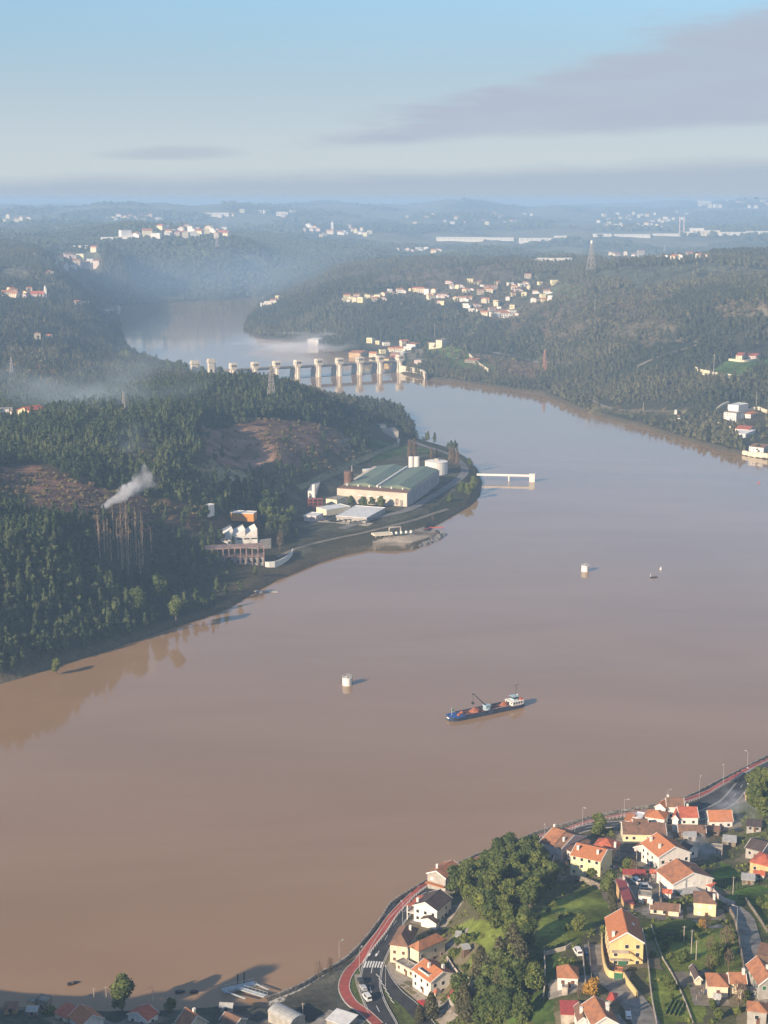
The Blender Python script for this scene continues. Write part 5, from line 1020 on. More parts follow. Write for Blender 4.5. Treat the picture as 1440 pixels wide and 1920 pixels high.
# ------------------------------------------------------------------ houses on the right bank
sp = shedpx
def rb(lab, P0, P1, P2, h, wall='white', rf='old', roof='gable', **kw):
    kw.setdefault('wn', True); kw.setdefault('rise', 2.0); return house('house', lab, P0, P1, P2, h, roof, kw.pop('axis', 'a'), wall, rf, fascia=False, near=False, **kw)
rb('tall white house with a square tower on the right bank terrace', (1364, 771), (1381, 775), (1391, 768), 11, roof='flat', rf='conc')
rb('square white upper storey rising above the tall terrace house', (1369, 758), (1385, 761), (1394, 756), 17, roof='flat', rf='white', wn=False)
rb('orange roofed house joined to the tall white one on the right bank', (1384, 773), (1408, 777), (1415, 770), 5, wall='white', rf='orange', roof='hip')
rb('white house with a red roof halfway down the right bank garden', (1380, 803), (1405, 806), (1411, 799), 6, rf='redtile')
rb('small white house with an ochre side below the red roofed garden house', (1382, 810), (1398, 814), (1404, 808), 5, rf='white', roof='shed')
rb('white riverside house with a brown roof at the right edge of the water', (1407, 836), (1432, 840), (1445, 834), 7, wall='white', rf='brown')
rb('long red roofed house on its own terrace high on the right bank', (1391, 666), (1418, 668), (1420, 663), 6, wall='pink', rf='redtile')
rb('taller left end of the long red roofed terrace house', (1380, 666), (1392, 667), (1394, 661), 9, wall='cream', rf='redtile')
rb('tiny white hut in the clearing beside the riverside track', (1264, 771), (1270, 771), (1271, 769), 4, rf='white', roof='flat', wn=False)
rb('tiny pale hut by the trees right of the clearing', (1271, 779), (1278, 780), (1280, 777), 4, rf='old', wn=False)
for pl, lab, hh in (([(1304,697),(1315,702),(1326,704),(1345,708),(1372,712)], 'long curved stone terrace wall high on the right bank', 7), ([(1338,775),(1352,763),(1366,757)], 'white garden wall climbing left of the tall white right bank house', 3),
                    ([(1340,795),(1360,800),(1376,806)], 'low pale garden wall below the tall white right bank house', 3), ([(1403,772),(1420,768),(1440,775)], 'zigzag white driveway wall right of the orange roofed bank house', 4), ([(1392,851),(1410,855),(1440,858)], 'low quay wall in front of the white riverside house', 4),
                    ([(880,668),(890,678),(902,688),(916,697)], 'pale retaining wall along the bend of the track on the right bank', 5), ([(1366,676),(1395,679),(1420,676)], 'pale terrace wall just below the long red roofed house', 3)):
    C = px_path(pl, 5.0); V, F = ribbon_geo(C, [(.6, -2), (.6, hh), (-.6, hh), (-.6, -2)]); b_ = MB(); b_.add(V.tolist(), F); tag(b_.build('garden_wall', WALLS['cream']), lab, 'wall')
rb('pale flat roofed building on the knoll above the right end of the dam', (808, 642), (828, 644), (842, 640), 7, wall='cream', rf='conc', roof='flat')
rb('square upper block on the flat roofed knoll building', (819, 637), (829, 638), (832, 635), 13, wall='cream', rf='conc', roof='flat', wn=False)
rb('white house with stepped terraces above the right end of the dam', (768, 644), (779, 646), (784, 642), 7, rf='old'); rb('low white house at the left foot of the stepped one above the dam', (762, 649), (772, 651), (775, 648), 5, rf='white', roof='flat')
rb('ochre house with an orange roof by the mist behind the dam', (658, 660), (676, 662), (680, 657), 8, wall='ochre', rf='orange'); rb('yellow house behind the second last dam tower', (722, 672), (729, 673), (731, 670), 7, wall='yellow', rf='brown')
rb('red roofed shed behind the last dam tower', (732, 669), (745, 671), (750, 667), 5, wall='pink', rf='redtile'); rb('long white roofed shed behind the last dam tower', (735, 661), (757, 662), (760, 660), 5, wall='grey', rf='white', roof='flat', wn=False)
rb('white riverside block standing in the mist above the dam', (578, 636), (597, 637), (599, 634), 12, wall='white', rf='white', roof='flat')
rb('pale building beside the curved wing wall of the dam', (777, 675), (795, 676), (797, 673), 5, wall='pink', rf='conc', roof='flat')
rb('ruined stone house at the bend of the track on the right bank', (881, 673), (892, 676), (900, 672), 5, wall='stone', rf='old')
# left bank upstream: church and neighbours
a_ = g1(72, 558); ch = thing('church', 'reddish church with a tall white bell tower on the far left hillside', 'church', a_-Vector((0, 0, 2)), .15)
b_ = MB().prism([(-6, -4), (6, -4), (6, 9), (0, 14), (-6, 9)], -14, 11); b_.build('nave', WALLS['pink'], ch)
MB().prism([(-6.5, 8.9), (0, 14.2), (6.5, 8.9), (6.5, 9.4), (0, 14.8), (-6.5, 9.4)], -14.5, 11.5).build('roof', ROOFS['redtile'], ch)
tw = MB().box(11.05, 16, -2.5, 2.5, -4, 19).build('bell_tower', WALLS['white'], ch); MB().lathe([(2.3, 19), (1.6, 23), (.2, 26)], 8, (13.5, 0)).build('spire', WALLS['white'], tw)
# ------------------------------------------------------------------ pylons and masts
STEEL = mat('pylon_steel', (.42, .38, .36), .6, .15, .3); REDST = mat('rust_red_pylon_paint', (.45, .24, .17), .7, .15, .3)
def pylon(lab, px, py, h, w, m=STEEL, arms=3, thick=.35, head=False):
    t_ = thing('pylon', lab, 'pylon', g1(px, py), .5); b_ = MB(); wt_ = w*.18
    c4 = [(-1, -1), (1, -1), (1, 1), (-1, 1)]; lv = [0, .2, .38, .54, .68, .8, .9, 1]
    wz = lambda q: w/2*(1-q)+wt_/2*q
    for x, y in c4: b_.tube((x*w/2, y*w/2, -2), (x*wt_/2, y*wt_/2, h), thick, thick*.7, 4)
    for i in range(len(lv)-1):
        for k in range(4):
            a1, b1 = c4[k], c4[(k+1) % 4]; w0, w1 = wz(lv[i]), wz(lv[i+1])
            b_.tube((a1[0]*w0, a1[1]*w0, lv[i]*h), (b1[0]*w1, b1[1]*w1, lv[i+1]*h), thick*.55, None, 4); b_.tube((b1[0]*w0, b1[1]*w0, lv[i]*h), (a1[0]*w1, a1[1]*w1, lv[i+1]*h), thick*.55, None, 4)
    b_.build('lattice', m, t_)
    if arms: 
        b_ = MB(); [b_.tube((-w*.75, 0, h*(.7+.12*i)), (w*.75, 0, h*(.7+.12*i)), thick*.8, None, 4) for i in range(arms)]; b_.build('crossarms', m, t_)
    if head: MB().lathe([(2.2, h-4), (2.6, h), (2.2, h+3), (.3, h+4)], 10).build('antenna_drums', WALLS['white'], t_)
pylon('large lattice transmission tower with a white head on the far plateau', 1108, 509, 62, 15, STEEL, 0, .55, True)
pylon('rusty orange lattice pylon on the right bank below the road', 1021, 696, 34, 6, REDST, 2, .5); pylon('pale lattice pylon on the ridge of the far dark hill', 407, 463, 34, 9, STEEL, 2, .7)
pylon('pale lattice pylon rising from the wood on the near ridge', 509, 756, 42, 8, STEEL, 3, .3); pylon('faint pylon by the small pale house in the smoky valley', 233, 786, 26, 4, STEEL, 2, .3)
pylon('slim pylon on the skyline of the right plateau', 1246, 474, 34, 9, STEEL, 2, .5); pylon('slim pale pylon in the wood at the far left', 22, 706, 26, 5, STEEL, 2, .3)
def mast(lab, px, py, h, r=.45, m=None):
    o = MB().tube((0, 0, -2), (0, 0, h), r, r*.6, 6).tube((-h*.05, 0, h*.93), (h*.05, 0, h*.93), r*.6, None, 4).build('mast', m or WALLS['conc']); tag(o, lab, 'mast'); o.location = g1(px, py)
mast('thin pale mast behind the knoll building above the dam', 815, 634, 28, .4); mast('thin pale pole inside the curved terrace wall on the right bank', 1338, 699, 26, .4); mast('thin pale pole in the wood high on the right bank', 1143, 673, 24, .35)
mast('thin pole at the shore of the mid right bank', 1115, 585, 22, .4); mast('small pole beside the riverside track clearing', 1206, 772, 12, .35); mast('thin pole right of the white villa terraces', 1418, 760, 18, .3)
# ------------------------------------------------------------------ trees of the near bank
def tree_kinds(name, n, fn, m, trunkfn):
    out = []
    for i in range(n):
        V, F = fn(); Vt, Ft = trunkfn()
        out.append([('crown', mesh_np(name+'_crown', V, F, m, {'tint': ('FLOAT', np.clip(.5+rng.normal(0, .16, len(V)), 0, 1))})), ('trunk', mesh_np(name+'_trunk', Vt, Ft, BARK))])
    return out
rng = np.random.default_rng(23)
K_ROUND = tree_kinds('round_tree', 7, lambda: roundtree(rng, rng.uniform(3.4, 4.4), rng.uniform(8, 11), 13, 1500, .62, .12), LM_BROAD, lambda: trunk_np(rng, 6, .28, .1, 6, 4, .04, 3))
K_DARK = tree_kinds('dark_tree', 5, lambda: roundtree(rng, rng.uniform(3.8, 4.8), rng.uniform(10, 13), 15, 1700, .6, .1), LM_DARKN, lambda: trunk_np(rng, 8, .3, .1, 6, 4, .04, 3))
K_CONE = tree_kinds('cone_tree', 5, lambda: conifer(rng, rng.uniform(2.6, 3.4), rng.uniform(11, 15), 1100, 2, .1, .65, .6), LM_EUC, lambda: trunk_np(rng, 10, .26, .08, 6, 4))
K_BUSH = tree_kinds('bush', 4, lambda: roundtree(rng, rng.uniform(1.3, 1.9), rng.uniform(2.6, 3.6), 7, 420, .42, .02), LM_BROAD, lambda: trunk_np(rng, 1.6, .1, .05, 5, 3))
LM_OR = leafmat('autumn_foliage', (.20, .12, .03), (.42, .24, .05)); K_OR = tree_kinds('orange_tree', 2, lambda: roundtree(rng, 2.0, 4.0, 8, 420, .45, .05), LM_OR, lambda: trunk_np(rng, 2, .12, .06, 5, 3))
def bare_parts(h, limbs, twigs, m=BARK, tw=LM_BROWN, spread=.33, size=.5):
    Vt, Ft = trunk_np(rng, h, h*.018+.05, .05, 6, 5, .03, limbs, spread)
    th = rng.random(twigs)*6.283; z = rng.uniform(.3, 1.05, twigs); rr = h*spread*.75*np.sqrt(rng.random(twigs))*np.clip(1.25-np.abs(z-.6)*1.4, .2, 1)
    V, F = leaves(np.c_[rr*np.cos(th), rr*np.sin(th), z*h], size, rng); V = V.reshape(-1, 3, 3); c = V.mean(1, keepdims=True); V = (c+(V-c)*np.array([.25, .25, 1.5])).reshape(-1, 3)
    return [('trunk', mesh_np('bare_trunk', Vt, Ft, m)), ('crown', mesh_np('bare_twigs', V, F, tw, {'tint': ('FLOAT', np.full(len(V), .5))}))]
K_BARE = [bare_parts(rng.uniform(6, 8), 22, 260) for i in range(3)]
def blocked(x, y, r=1.0):
    for fx, fy, R_, a_, hl, hw in FOOT:
        dx_, dy_ = x-fx, y-fy
        if abs(dx_) > R_+4 or abs(dy_) > R_+4: continue
        c_, s_ = math.cos(a_), math.sin(a_)
        if abs(dx_*c_+dy_*s_) < hl+r and abs(-dx_*s_+dy_*c_) < hw+r: return True
    for C, w in ((C_road, 5), (C_red, 3), (C_br, 4), (C_l1, 5.5), (C_l2, 5)):
        if np.min(np.hypot(C[:, 0]-x, C[:, 1]-y)) < w+r: return True
    return False
def grove(poly, step, kinds, name, label, group, smin=.8, smax=1.2, seed=1, keep=.95):
    P = cast(*np.array(poly, float).T)[:, :2]; r = np.random.default_rng(seed); n = 0
    for x in np.arange(P[:, 0].min(), P[:, 0].max(), step):
        for y in np.arange(P[:, 1].min(), P[:, 1].max(), step):
            xx, yy = x+r.uniform(-.4, .4)*step, y+r.uniform(-.4, .4)*step
            if not in_poly(P, np.array([xx]), np.array([yy]))[0] or float(samp(GD, xx, yy)) > -2 or blocked(xx, yy, 1.6) or r.random() > keep: continue
            s = r.uniform(smin, smax); dupe_thing(label, 'tree', group, kinds[r.integers(0, len(kinds))], (xx, yy, float(H(xx, yy))-.2), r.random()*6.28, (s, s, s*r.uniform(.85, 1.15)), name); n += 1
    print(name, n)
grove([(856,1640),(905,1602),(960,1582),(1012,1590),(1022,1630),(1035,1660),(1010,1700),(985,1720),(930,1705),(880,1690),(850,1680)], 6.2, K_ROUND+K_DARK, 'evergreen_tree', 'round crowned evergreen in the grove between the left promenade houses and the pinkish house', 'grove above the promenade', .75, 1.15, 3)
grove([(870,1700),(930,1705),(985,1725),(1012,1770),(990,1810),(1005,1870),(975,1925),(930,1925),(900,1880),(960,1800),(940,1750),(880,1730)], 6.4, K_ROUND+K_DARK, 'evergreen_tree', 'evergreen on the steep bank left of the lit green slope', 'trees down the steep bank', .75, 1.2, 5, .86)
grove([(845,1925),(855,1870),(890,1835),(950,1800),(985,1820),(965,1925)], 5.6, K_CONE+K_DARK, 'tall_tree', 'tall olive green tree in the stand at the bottom edge below the roof terrace house', 'tall trees at the bottom edge', .8, 1.15, 7)
grove([(1408,1470),(1425,1455),(1440,1455),(1450,1560),(1425,1540),(1408,1510)], 6.5, K_ROUND, 'evergreen_tree', 'rounded tree on the wooded corner right of the dark road junction', 'trees on the road corner', .8, 1.15, 9)
grove([(840,1745),(868,1735),(900,1780),(905,1830),(870,1840),(845,1800)], 4.2, K_BUSH, 'bush', 'low bush on the rough slope behind the cream corner house', 'bushes on the rough slope', .8, 1.6, 10, .6)
grove([(1230,1735),(1300,1728),(1370,1745),(1388,1830),(1340,1830),(1270,1812),(1240,1780)], 6.5, K_BUSH+K_BARE[:1], 'garden_tree', 'small tree in the sunny orchard between the yellow villa and the sloping lane', 'orchard trees', .8, 1.5, 12, .55)
grove([(1215,1740),(1240,1735),(1290,1919),(1235,1919)], 6, K_BUSH, 'garden_tree', 'small bush on the long lit lawn strip right of the yellow villa', 'bushes on the lawn strip', .5, .9, 13, .35)
grove([(1330,1875),(1395,1868),(1392,1925),(1320,1925)], 5, K_BUSH+K_BARE, 'garden_tree', 'small tree in the thicket below the cream garden cottage', 'thicket below the garden cottage', .9, 1.5, 14, .8)
grove([(1090,1560),(1160,1552),(1165,1575),(1120,1570)], 5.5, K_BUSH+K_ROUND[:1], 'garden_tree', 'bush in the rough patch between the grey path and the red pyramid roof', 'bushes behind the pyramid roof', .7, 1.1, 15, .7)
grove([(1415,1690),(1440,1690),(1445,1770),(1425,1760)], 6, K_BUSH, 'garden_tree', 'bush on the green plot right of the sloping grey lane', 'bushes right of the lane', .8, 1.4, 16, .7)
grove([(1020,1690),(1075,1680),(1100,1740),(1030,1770)], 6, K_BUSH, 'bush', 'small bush on the bright green slope left of the yellow villa', 'bushes on the bright slope', .6, 1.1, 17, .4)
def one(kinds, px, py, s, label, name='garden_tree', k=0, cat='tree', z=None):
    p_ = g1(px, py) if z is None else Vector(at_z(px, py, z)); return dupe_thing(label, cat, None, kinds[k % len(kinds)], (p_.x, p_.y, p_.z-.2), px*.7, (s, s, s), name)
one(K_ROUND, 1178, 1640, .75, 'bright green topped tree beside the walled yard with the parked cars', k=2); one(K_BARE, 1188, 1645, 1.1, 'brown leafless tree right of the bright green one above the walled yard', k=1)
one(K_DARK, 1140, 1672, .9, 'dark ivy clad tree left of the stepped red metal roof', k=1); one(K_CONE, 1147, 1694, .62, 'narrow dark tree at the foot of the stepped red metal roof', k=2); one(K_CONE, 1150, 1712, .5, 'short rounded conifer just above the yellow villa', k=3)
one(K_BUSH, 1110, 1645, 1.5, 'olive bush at the foot of the tall pale yellow house', k=1); one(K_BARE, 1062, 1640, .8, 'brown leafless tree between the pinkish and the tall yellow house', k=2)
one(K_OR, 1318, 1740, 1.0, 'orange leaved bush at the foot of the pale yellow cube house', k=1); one(K_BARE, 1362, 1790, 1.3, 'wide leafless tree in the orchard near the sloping lane', k=0); one(K_ROUND, 1338, 1800, .7, 'dense green tree in the orchard left of the leafless one', k=4)
one(K_OR, 1108, 1868, 1.6, 'orange brown tree between the white cottage and the lane', k=0); one(K_BARE, 1085, 1870, .8, 'leafless tree between the white cottage and the orange brown tree', k=1); one(K_BUSH, 1055, 1822, 1.5, 'golden green bush behind the white hipped cottage', k=2)
one(K_ROUND, 1255, 1858, .62, 'dark green bush on the lawn strip beside the thin path', k=5); one(K_DARK, 229, 1893, 1.25, 'big dark round tree standing at the shaded water edge in the lower left', k=0, z=4); one(K_BUSH, 95, 1905, 1.5, 'green bush between the red and orange roofs at the lower left', k=0, z=4.2)
one(K_BUSH, 320, 1895, 1.6, 'dark bush at the shaded bank left of the half lit roof', k=3, z=4.2); one(K_BARE, 597, 1838, .9, 'leafless sapling by the stone bank at the bend of the red path', k=0, z=3.5); one(K_BARE, 619, 1822, .85, 'second leafless sapling by the stone bank, nearer the promenade', k=2, z=3.5)
one(K_BARE, 1328, 1822, .9, 'leafless tree behind the little garden shed', k=1); one(K_BUSH, 1398, 1880, 1.4, 'bush between the garden cottage and the grey corner house', k=3); one(K_ROUND, 1215, 1612, .5, 'dark tree in the shade behind the long dark roof', k=1)
one(K_ROUND, 1085, 1746, .8, 'pointed dark green tree on the bright slope left of the villa', k=3); one(K_CONE, 808, 1912, .8, 'pointed green conifer right of the side road at the bottom edge', k=0); one(K_CONE, 786, 1918, .55, 'small conifer at the bottom edge beside the side road', k=4)
# ------------------------------------------------------------------ special trees across the river
K_TALLBARE = [bare_parts(rng.uniform(22, 32), 18, 46, PALEBARK, LM_BROWN, .13, 1.1) for i in range(6)]
P = BAREZ; r = np.random.default_rng(41); n = 0
for i in range(400):
    x, y = r.uniform(P[:, 0].min(), P[:, 0].max()), r.uniform(P[:, 1].min(), P[:, 1].max())
    if n >= 34 or not in_poly(P, np.array([x]), np.array([y]))[0]: continue
    s = r.uniform(.75, 1.1); dupe_thing('tall leafless pinkish trunked tree in the bare stand on the left hillside', 'tree', 'bare stand on the left hillside', K_TALLBARE[r.integers(0, 6)], (x, y, float(H(x, y))-.5), r.random()*6.28, (s, s, s), 'bare_tree'); n += 1
K_POP = []
for i in range(2):
    Vt, Ft = trunk_np(rng, 22, .35, .06, 6, 4); V, F = conifer(rng, 2.6, 23, 420, 1, .06, 1.0, .35); V2 = V.reshape(-1, 3)
    K_POP.append([('crown', mesh_np('poplar_crown', V, F, LM_BROWN, {'tint': ('FLOAT', np.clip(rng.normal(.45, .2, len(V)), 0, 1))})), ('trunk', mesh_np('poplar_trunk', Vt, Ft, BARK))])
for i, (px, py, s, lab) in enumerate([(768,864,1.0,'tall brown leafless poplar left of a pair behind the white tanks'),(777,864,1.05,'tall brown leafless poplar right of a pair behind the white tanks'),(809,868,.7,'slim brown poplar behind the round reservoir, left of two'),(818,866,.62,'slim brown poplar behind the round reservoir, right of two'),
    (844,868,.75,'brown poplar at the far right corner of the hall, first of three from the left'),(850,871,.85,'brown poplar at the far right corner of the hall, middle of three'),(857,875,.8,'brown poplar at the far right corner of the hall, last of three')]):
    p_ = at_z(px, py, 7.5); dupe_thing(lab, 'tree', None, K_POP[i % 2], tuple(p_), i, (s, s, s), 'poplar')
def bank(lab, px, py, s, kinds, k, z=6, name='tree'):
    p_ = at_z(px, py, z); return dupe_thing(lab, 'tree', None, kinds[k % len(kinds)], tuple(p_), px, (s, s, s), name)
bank('round green tree on the tip of land, left of three by the river', 868, 926, 1.35, K_ROUND, 1, 4); bank('round green tree on the tip of land, middle of three by the river', 879, 930, 1.2, K_ROUND, 2, 4); bank('round green tree on the tip of land, nearest the intake bridge', 888, 917, 1.45, K_ROUND, 3, 4)
bank('small round tree by the road at the far tip of land', 880, 875, .9, K_DARK, 0); bank('low olive tree left of the three on the tip of land', 843, 942, .9, K_ROUND, 4, 4); bank('small brownish tree by the red boom', 811, 978, 1.0, K_BARE, 1, 3)
for i, (px, s, kk, lab) in enumerate([(659,.85,K_DARK,'dark round tree at the left of the row before the pale hall front'),(683,1.0,K_DARK,'dark round tree second in the row before the pale hall front'),(697,.95,K_DARK,'dark round tree third in the row before the pale hall front'),(715,1.2,K_ROUND,'large brownish round tree in the middle of the hall front row'),(744,1.2,K_BARE,'bare spreading tree at the right end of the hall front row')]): bank(lab, px, 951-(i == 0)*4, s, kk, i, 7.5)
bank('lone round bush on the shaded shore at the far left', 106, 1262, .9, K_BUSH+K_ROUND, 4, 1.5); bank('tall sunlit leafy tree at the foot of the left wood near the shore', 330, 1160, 1.5, K_DARK, 0, 9); bank('second sunlit leafy tree at the foot of the left wood, behind the tallest', 262, 1145, 1.7, K_DARK, 3, 14); bank('olive tree just right of the tall bare stand', 300, 1120, 1.6, K_DARK, 1, 14)
bank('bare brown tree in the shade right of the white mill', 525, 1030, 1.9, K_BARE, 2, 7); bank('pine with a green top beside the bare brown tree', 530, 1010, 1.1, K_CONE, 1, 9)
for i, (px, py, s) in enumerate([(492,975,1.3),(495,958,1.5),(508,985,1.4),(520,985,1.3),(500,968,1.4),(410,960,1.0),(400,970,1.0),(515,965,1.3),(540,985,1.2),(385,975,1.1),(530,1000,1.2),(404,975,.7),(548,975,1.1),(432,972,.6),(447,973,.6),(462,972,.55)]):
    p_ = g1(px, py); dupe_thing('tall spreading pine in the clump behind the orange walled building', 'tree', 'pines behind the orange building', K_DARK[i % 5], p_, i, (s, s, s*1.2), 'pine_tree')
# ------------------------------------------------------------------ vehicles
TYRE = mat('tyre_rubber', (.02, .02, .02), .8, .1); RIM = mat('wheel_rim', (.5, .5, .5), .4, .1, metal=.8); HEADL = mat('headlight_glass', (.7, .7, .7), .2, .05)
CARP = {k: mat(k+'_car_paint', v, .3, .04, .3, spec=.6) for k, v in dict(white=(.72, .72, .72), silver=(.45, .46, .48), dark=(.04, .045, .05), red=(.35, .03, .03)).items()}
def car(label, px, py, ang, paint='silver', kind='hatch', z=None):
    p_ = g1(px, py) if z is None else Vector(at_z(px, py, z)); t_ = thing('van' if kind == 'van' else 'car', label, 'van' if kind == 'van' else 'car', (p_.x, p_.y, max(float(H(p_.x, p_.y)), p_.z)+.3), R(ang))
    L, W, Hh = (5.0, 1.95, 2.1) if kind == 'van' else (4.2, 1.75, 1.45); l = L/2
    pr = [(-l, .3), (l, .3), (l, .75), (l-.15, .95), (l-.9, 1.02), (l-1.35, Hh-.08), (l-1.7, Hh), (-l+.5, Hh), (-l+.05, 1.1), (-l, .8)] if kind == 'van' else [(-l, .3), (l, .3), (l, .62), (l-.2, .78), (l-1.0, .88), (l-1.65, Hh-.05), (l-2.2, Hh), (-l+.7, Hh-.03), (-l+.1, .95), (-l, .7)]
    b_ = MB(); n = len(pr); V = [(x, -W/2*(1 if z_ < 1 else .86), z_) for x, z_ in pr]+[(x, W/2*(1 if z_ < 1 else .86), z_) for x, z_ in pr]
    b_.add(V, [tuple(range(n)), tuple(range(2*n-1, n-1, -1))]+[(i, i+n, (i+1) % n+n, (i+1) % n) for i in range(n)]); b_.build('body', CARP[paint], t_)
    g_ = MB(); zt = Hh-.14; zb = 1.05 if kind == 'van' else .92; xf = l-1.3 if kind == 'van' else l-1.35
    for s_ in (-1, 1): y0 = s_*W/2*.87; g_.box(-l+.8, xf-.35, min(y0, y0+s_*.05), max(y0, y0+s_*.05), zb, zt)
    g_.add([(xf+.37, -W*.4, zb), (xf+.37, W*.4, zb), (xf-.12, W*.38, zt), (xf-.12, -W*.38, zt), (xf+.32, -W*.4, zb), (xf+.32, W*.4, zb), (xf-.17, W*.38, zt), (xf-.17, -W*.38, zt)], [(0,1,2,3),(7,6,5,4),(0,4,5,1),(2,6,7,3),(1,5,6,2),(3,7,4,0)])
    g_.box(-l-.02, -l+.25, -W*.36, W*.36, zb+.1, zt-.12); g_.build('windows', GLASS, t_)
    for x in (-l+.8, l-.85):
        for s_ in (-1, 1):
            w_ = MB().tube((x, s_*(W/2-.2), .32), (x, s_*(W/2+.02), .32), .33, None, 12).build('wheel', TYRE, t_); MB().tube((x, s_*(W/2+.02), .32), (x, s_*(W/2+.04), .32), .2, None, 8).build('rim', RIM, w_)
    for s_ in (-1, 1): MB().box(l-.06, l+.03, s_*W*.36-.18, s_*W*.36+.18, .58, .74).build('headlight', HEADL, t_)
    return t_
car('white van parked in the bay beside the red path, nearest of three', 688, 1874, 112, 'white', 'van', 5.2); car('silver car parked in the bay beside the red path behind the white van', 681, 1856, 110, 'silver', 'hatch', 5.2); car('dark car at the far end of the bay beside the red path', 676, 1842, 105, 'dark', 'hatch', 5.2)
car('silver estate car in the walled yard above the small white garage', 1210, 1667, 0, 'silver', 'van'); car('white van parked along the wall at the left of the walled yard', 1192, 1656, 115, 'white', 'van'); car('small white car parked on the corner above the white hipped cottage', 1083, 1789, 100, 'white', 'van')
car('red car parked below the house with the roof terrace', 792, 1884, 125, 'red', 'hatch', 5.5); car('white car half shaded at the foot of the grey lane near the bottom edge', 1178, 1908, 85, 'white')
for i, (px, py) in enumerate([(1378,1467),(1384,1463),(1389,1459),(1394,1455)]): car(['dark car in the car park beside the promenade, first of four from the left','dark car in the car park beside the promenade, second of four','dark car in the car park beside the promenade, third of four','dark car in the car park beside the promenade, last of four on the right'][i], px, py, 35, 'dark', 'hatch', 5.3)
car('white car standing in the junk yard at the right edge', 1430, 1800, 20, 'white'); car('dark car in the smoke near the upper right corner of the village', 1385, 1560, 10, 'dark'); car('silver car beside the white garage behind the two chimney house', 1425, 1582, 40, 'silver')
# ------------------------------------------------------------------ lamps, poles, person
LAMPM = mat('galvanised_pole', (.45, .45, .44), .5, .1)
def lamp(lab, px, py, z=5.2, h=8.5, ang=0):
    t_ = thing('street_lamp', lab, 'street lamp', Vector(at_z(px, py, z)) if z is not None else g1(px, py), ang); MB().tube((0, 0, -.5), (0, 0, h), .085, .055, 8).build('pole', LAMPM, t_)
    MB().tube((0, 0, h-.05), (1.5, 0, h+.25), .06, .05, 6).build('arm', LAMPM, t_); MB().box(1.3, 2.2, -.2, .2, h+.16, h+.36).build('lamp_head', mat('lamp_head_grey', (.62, .62, .6), .4), t_)
for px, py, lab in [(636,1806,'street lamp at the bend where the promenade meets the stone bank'),(674,1820,'street lamp on the verge beside the zebra crossing'),(1021,1578,'street lamp on the promenade above the pinkish house'),(1092,1547,'street lamp on the promenade, second from the left above the middle village'),(1170,1532,'street lamp on the promenade just left of the upper white houses'),(1251,1515,'street lamp behind the mossy roofed waterside house'),
    (1311,1490,'street lamp on the promenade right after the last waterside house'),(1356,1468,'street lamp on the promenade beside the car park'),(1401,1441,'street lamp on the promenade farthest to the right'),(1405,1474,'street lamp on the land side of the dark road at the wooded corner'),(1406,1505,'street lamp at the smoky end of the wooded corner'),
    (755,1732,'street lamp between the white dark roofed house and the road'),(766,1822,'street lamp in front of the cream corner house'),(723,1858,'street lamp on the hatched island between the two roads'),(1077,1582,'street lamp on the path behind the pinkish house'),(1165,1552,'street lamp left of the upper white houses on the land side')]:
    lamp(lab, px, py, 5.2, 8.5, .6+px*.01)
lamp('street lamp at the turn of the sloping lane below the cube house', 1381, 1745, 27, 9, 2.5)
def pole(lab, px, py, h=8, m=None, name='utility_pole'):
    o = MB().tube((0, 0, -1), (0, 0, h), .16, .11, 6).tube((-.7, 0, h-.5), (.7, 0, h-.5), .06, None, 4).build(name, m or WALLS['conc']); tag(o, lab, 'pole'); o.location = g1(px, py); return o
PL = [pole('concrete pole in the middle of the sunny orchard', 1296, 1790, 9), pole('concrete pole at the lower end of the sunny orchard', 1305, 1800, 7), pole('tall pole beside the walled yard of parked cars', 1236, 1690, 10), pole('pole standing in the smoke above the green field', 1353, 1612, 10), pole('pole at the edge of the green field right of the pink annex', 1374, 1680, 8),
      pole('pole above the left end of the orchard fence', 1282, 1766, 6), pole('pole in front of the tall pale yellow house yard', 1193, 1630, 9), pole('dark pole in the water edge shade left of the jetty', 288, 1895, 8), pole('pole left of the big dark tree at the lower left', 177, 1886, 7), pole('pole touching the big dark tree at the lower left', 200, 1888, 8), pole('slim pole at the roof corner of the boat warehouse', 568, 1905, 5)]
CABM = mat('black_cable', (.03, .03, .03), .6, .1)
def cable(lab, a_, b_, sag=1.5):
    pts = [a_.lerp(b_, i/8)-Vector((0, 0, sag*4*(i/8)*(1-i/8))) for i in range(9)]; m = MB(); [m.tube(pts[i], pts[i+1], .035, None, 4) for i in range(8)]; tag(m.build('cable', CABM), lab, 'cable')
tp = lambda o, h: o.location+Vector((0, 0, h-.5))
cable('sagging cable from the smoke pole to the green field pole', tp(PL[3], 10), tp(PL[4], 8)); cable('sagging cable from the green field pole to the lamp on the lane', tp(PL[4], 8), g1(1381, 1745)+Vector((0, 0, 8))); cable('sagging cable from the yard pole towards the pale yellow yard pole', tp(PL[2], 10), tp(PL[6], 9))
SKIN = mat('skin', (.45, .28, .2), .6, .05)
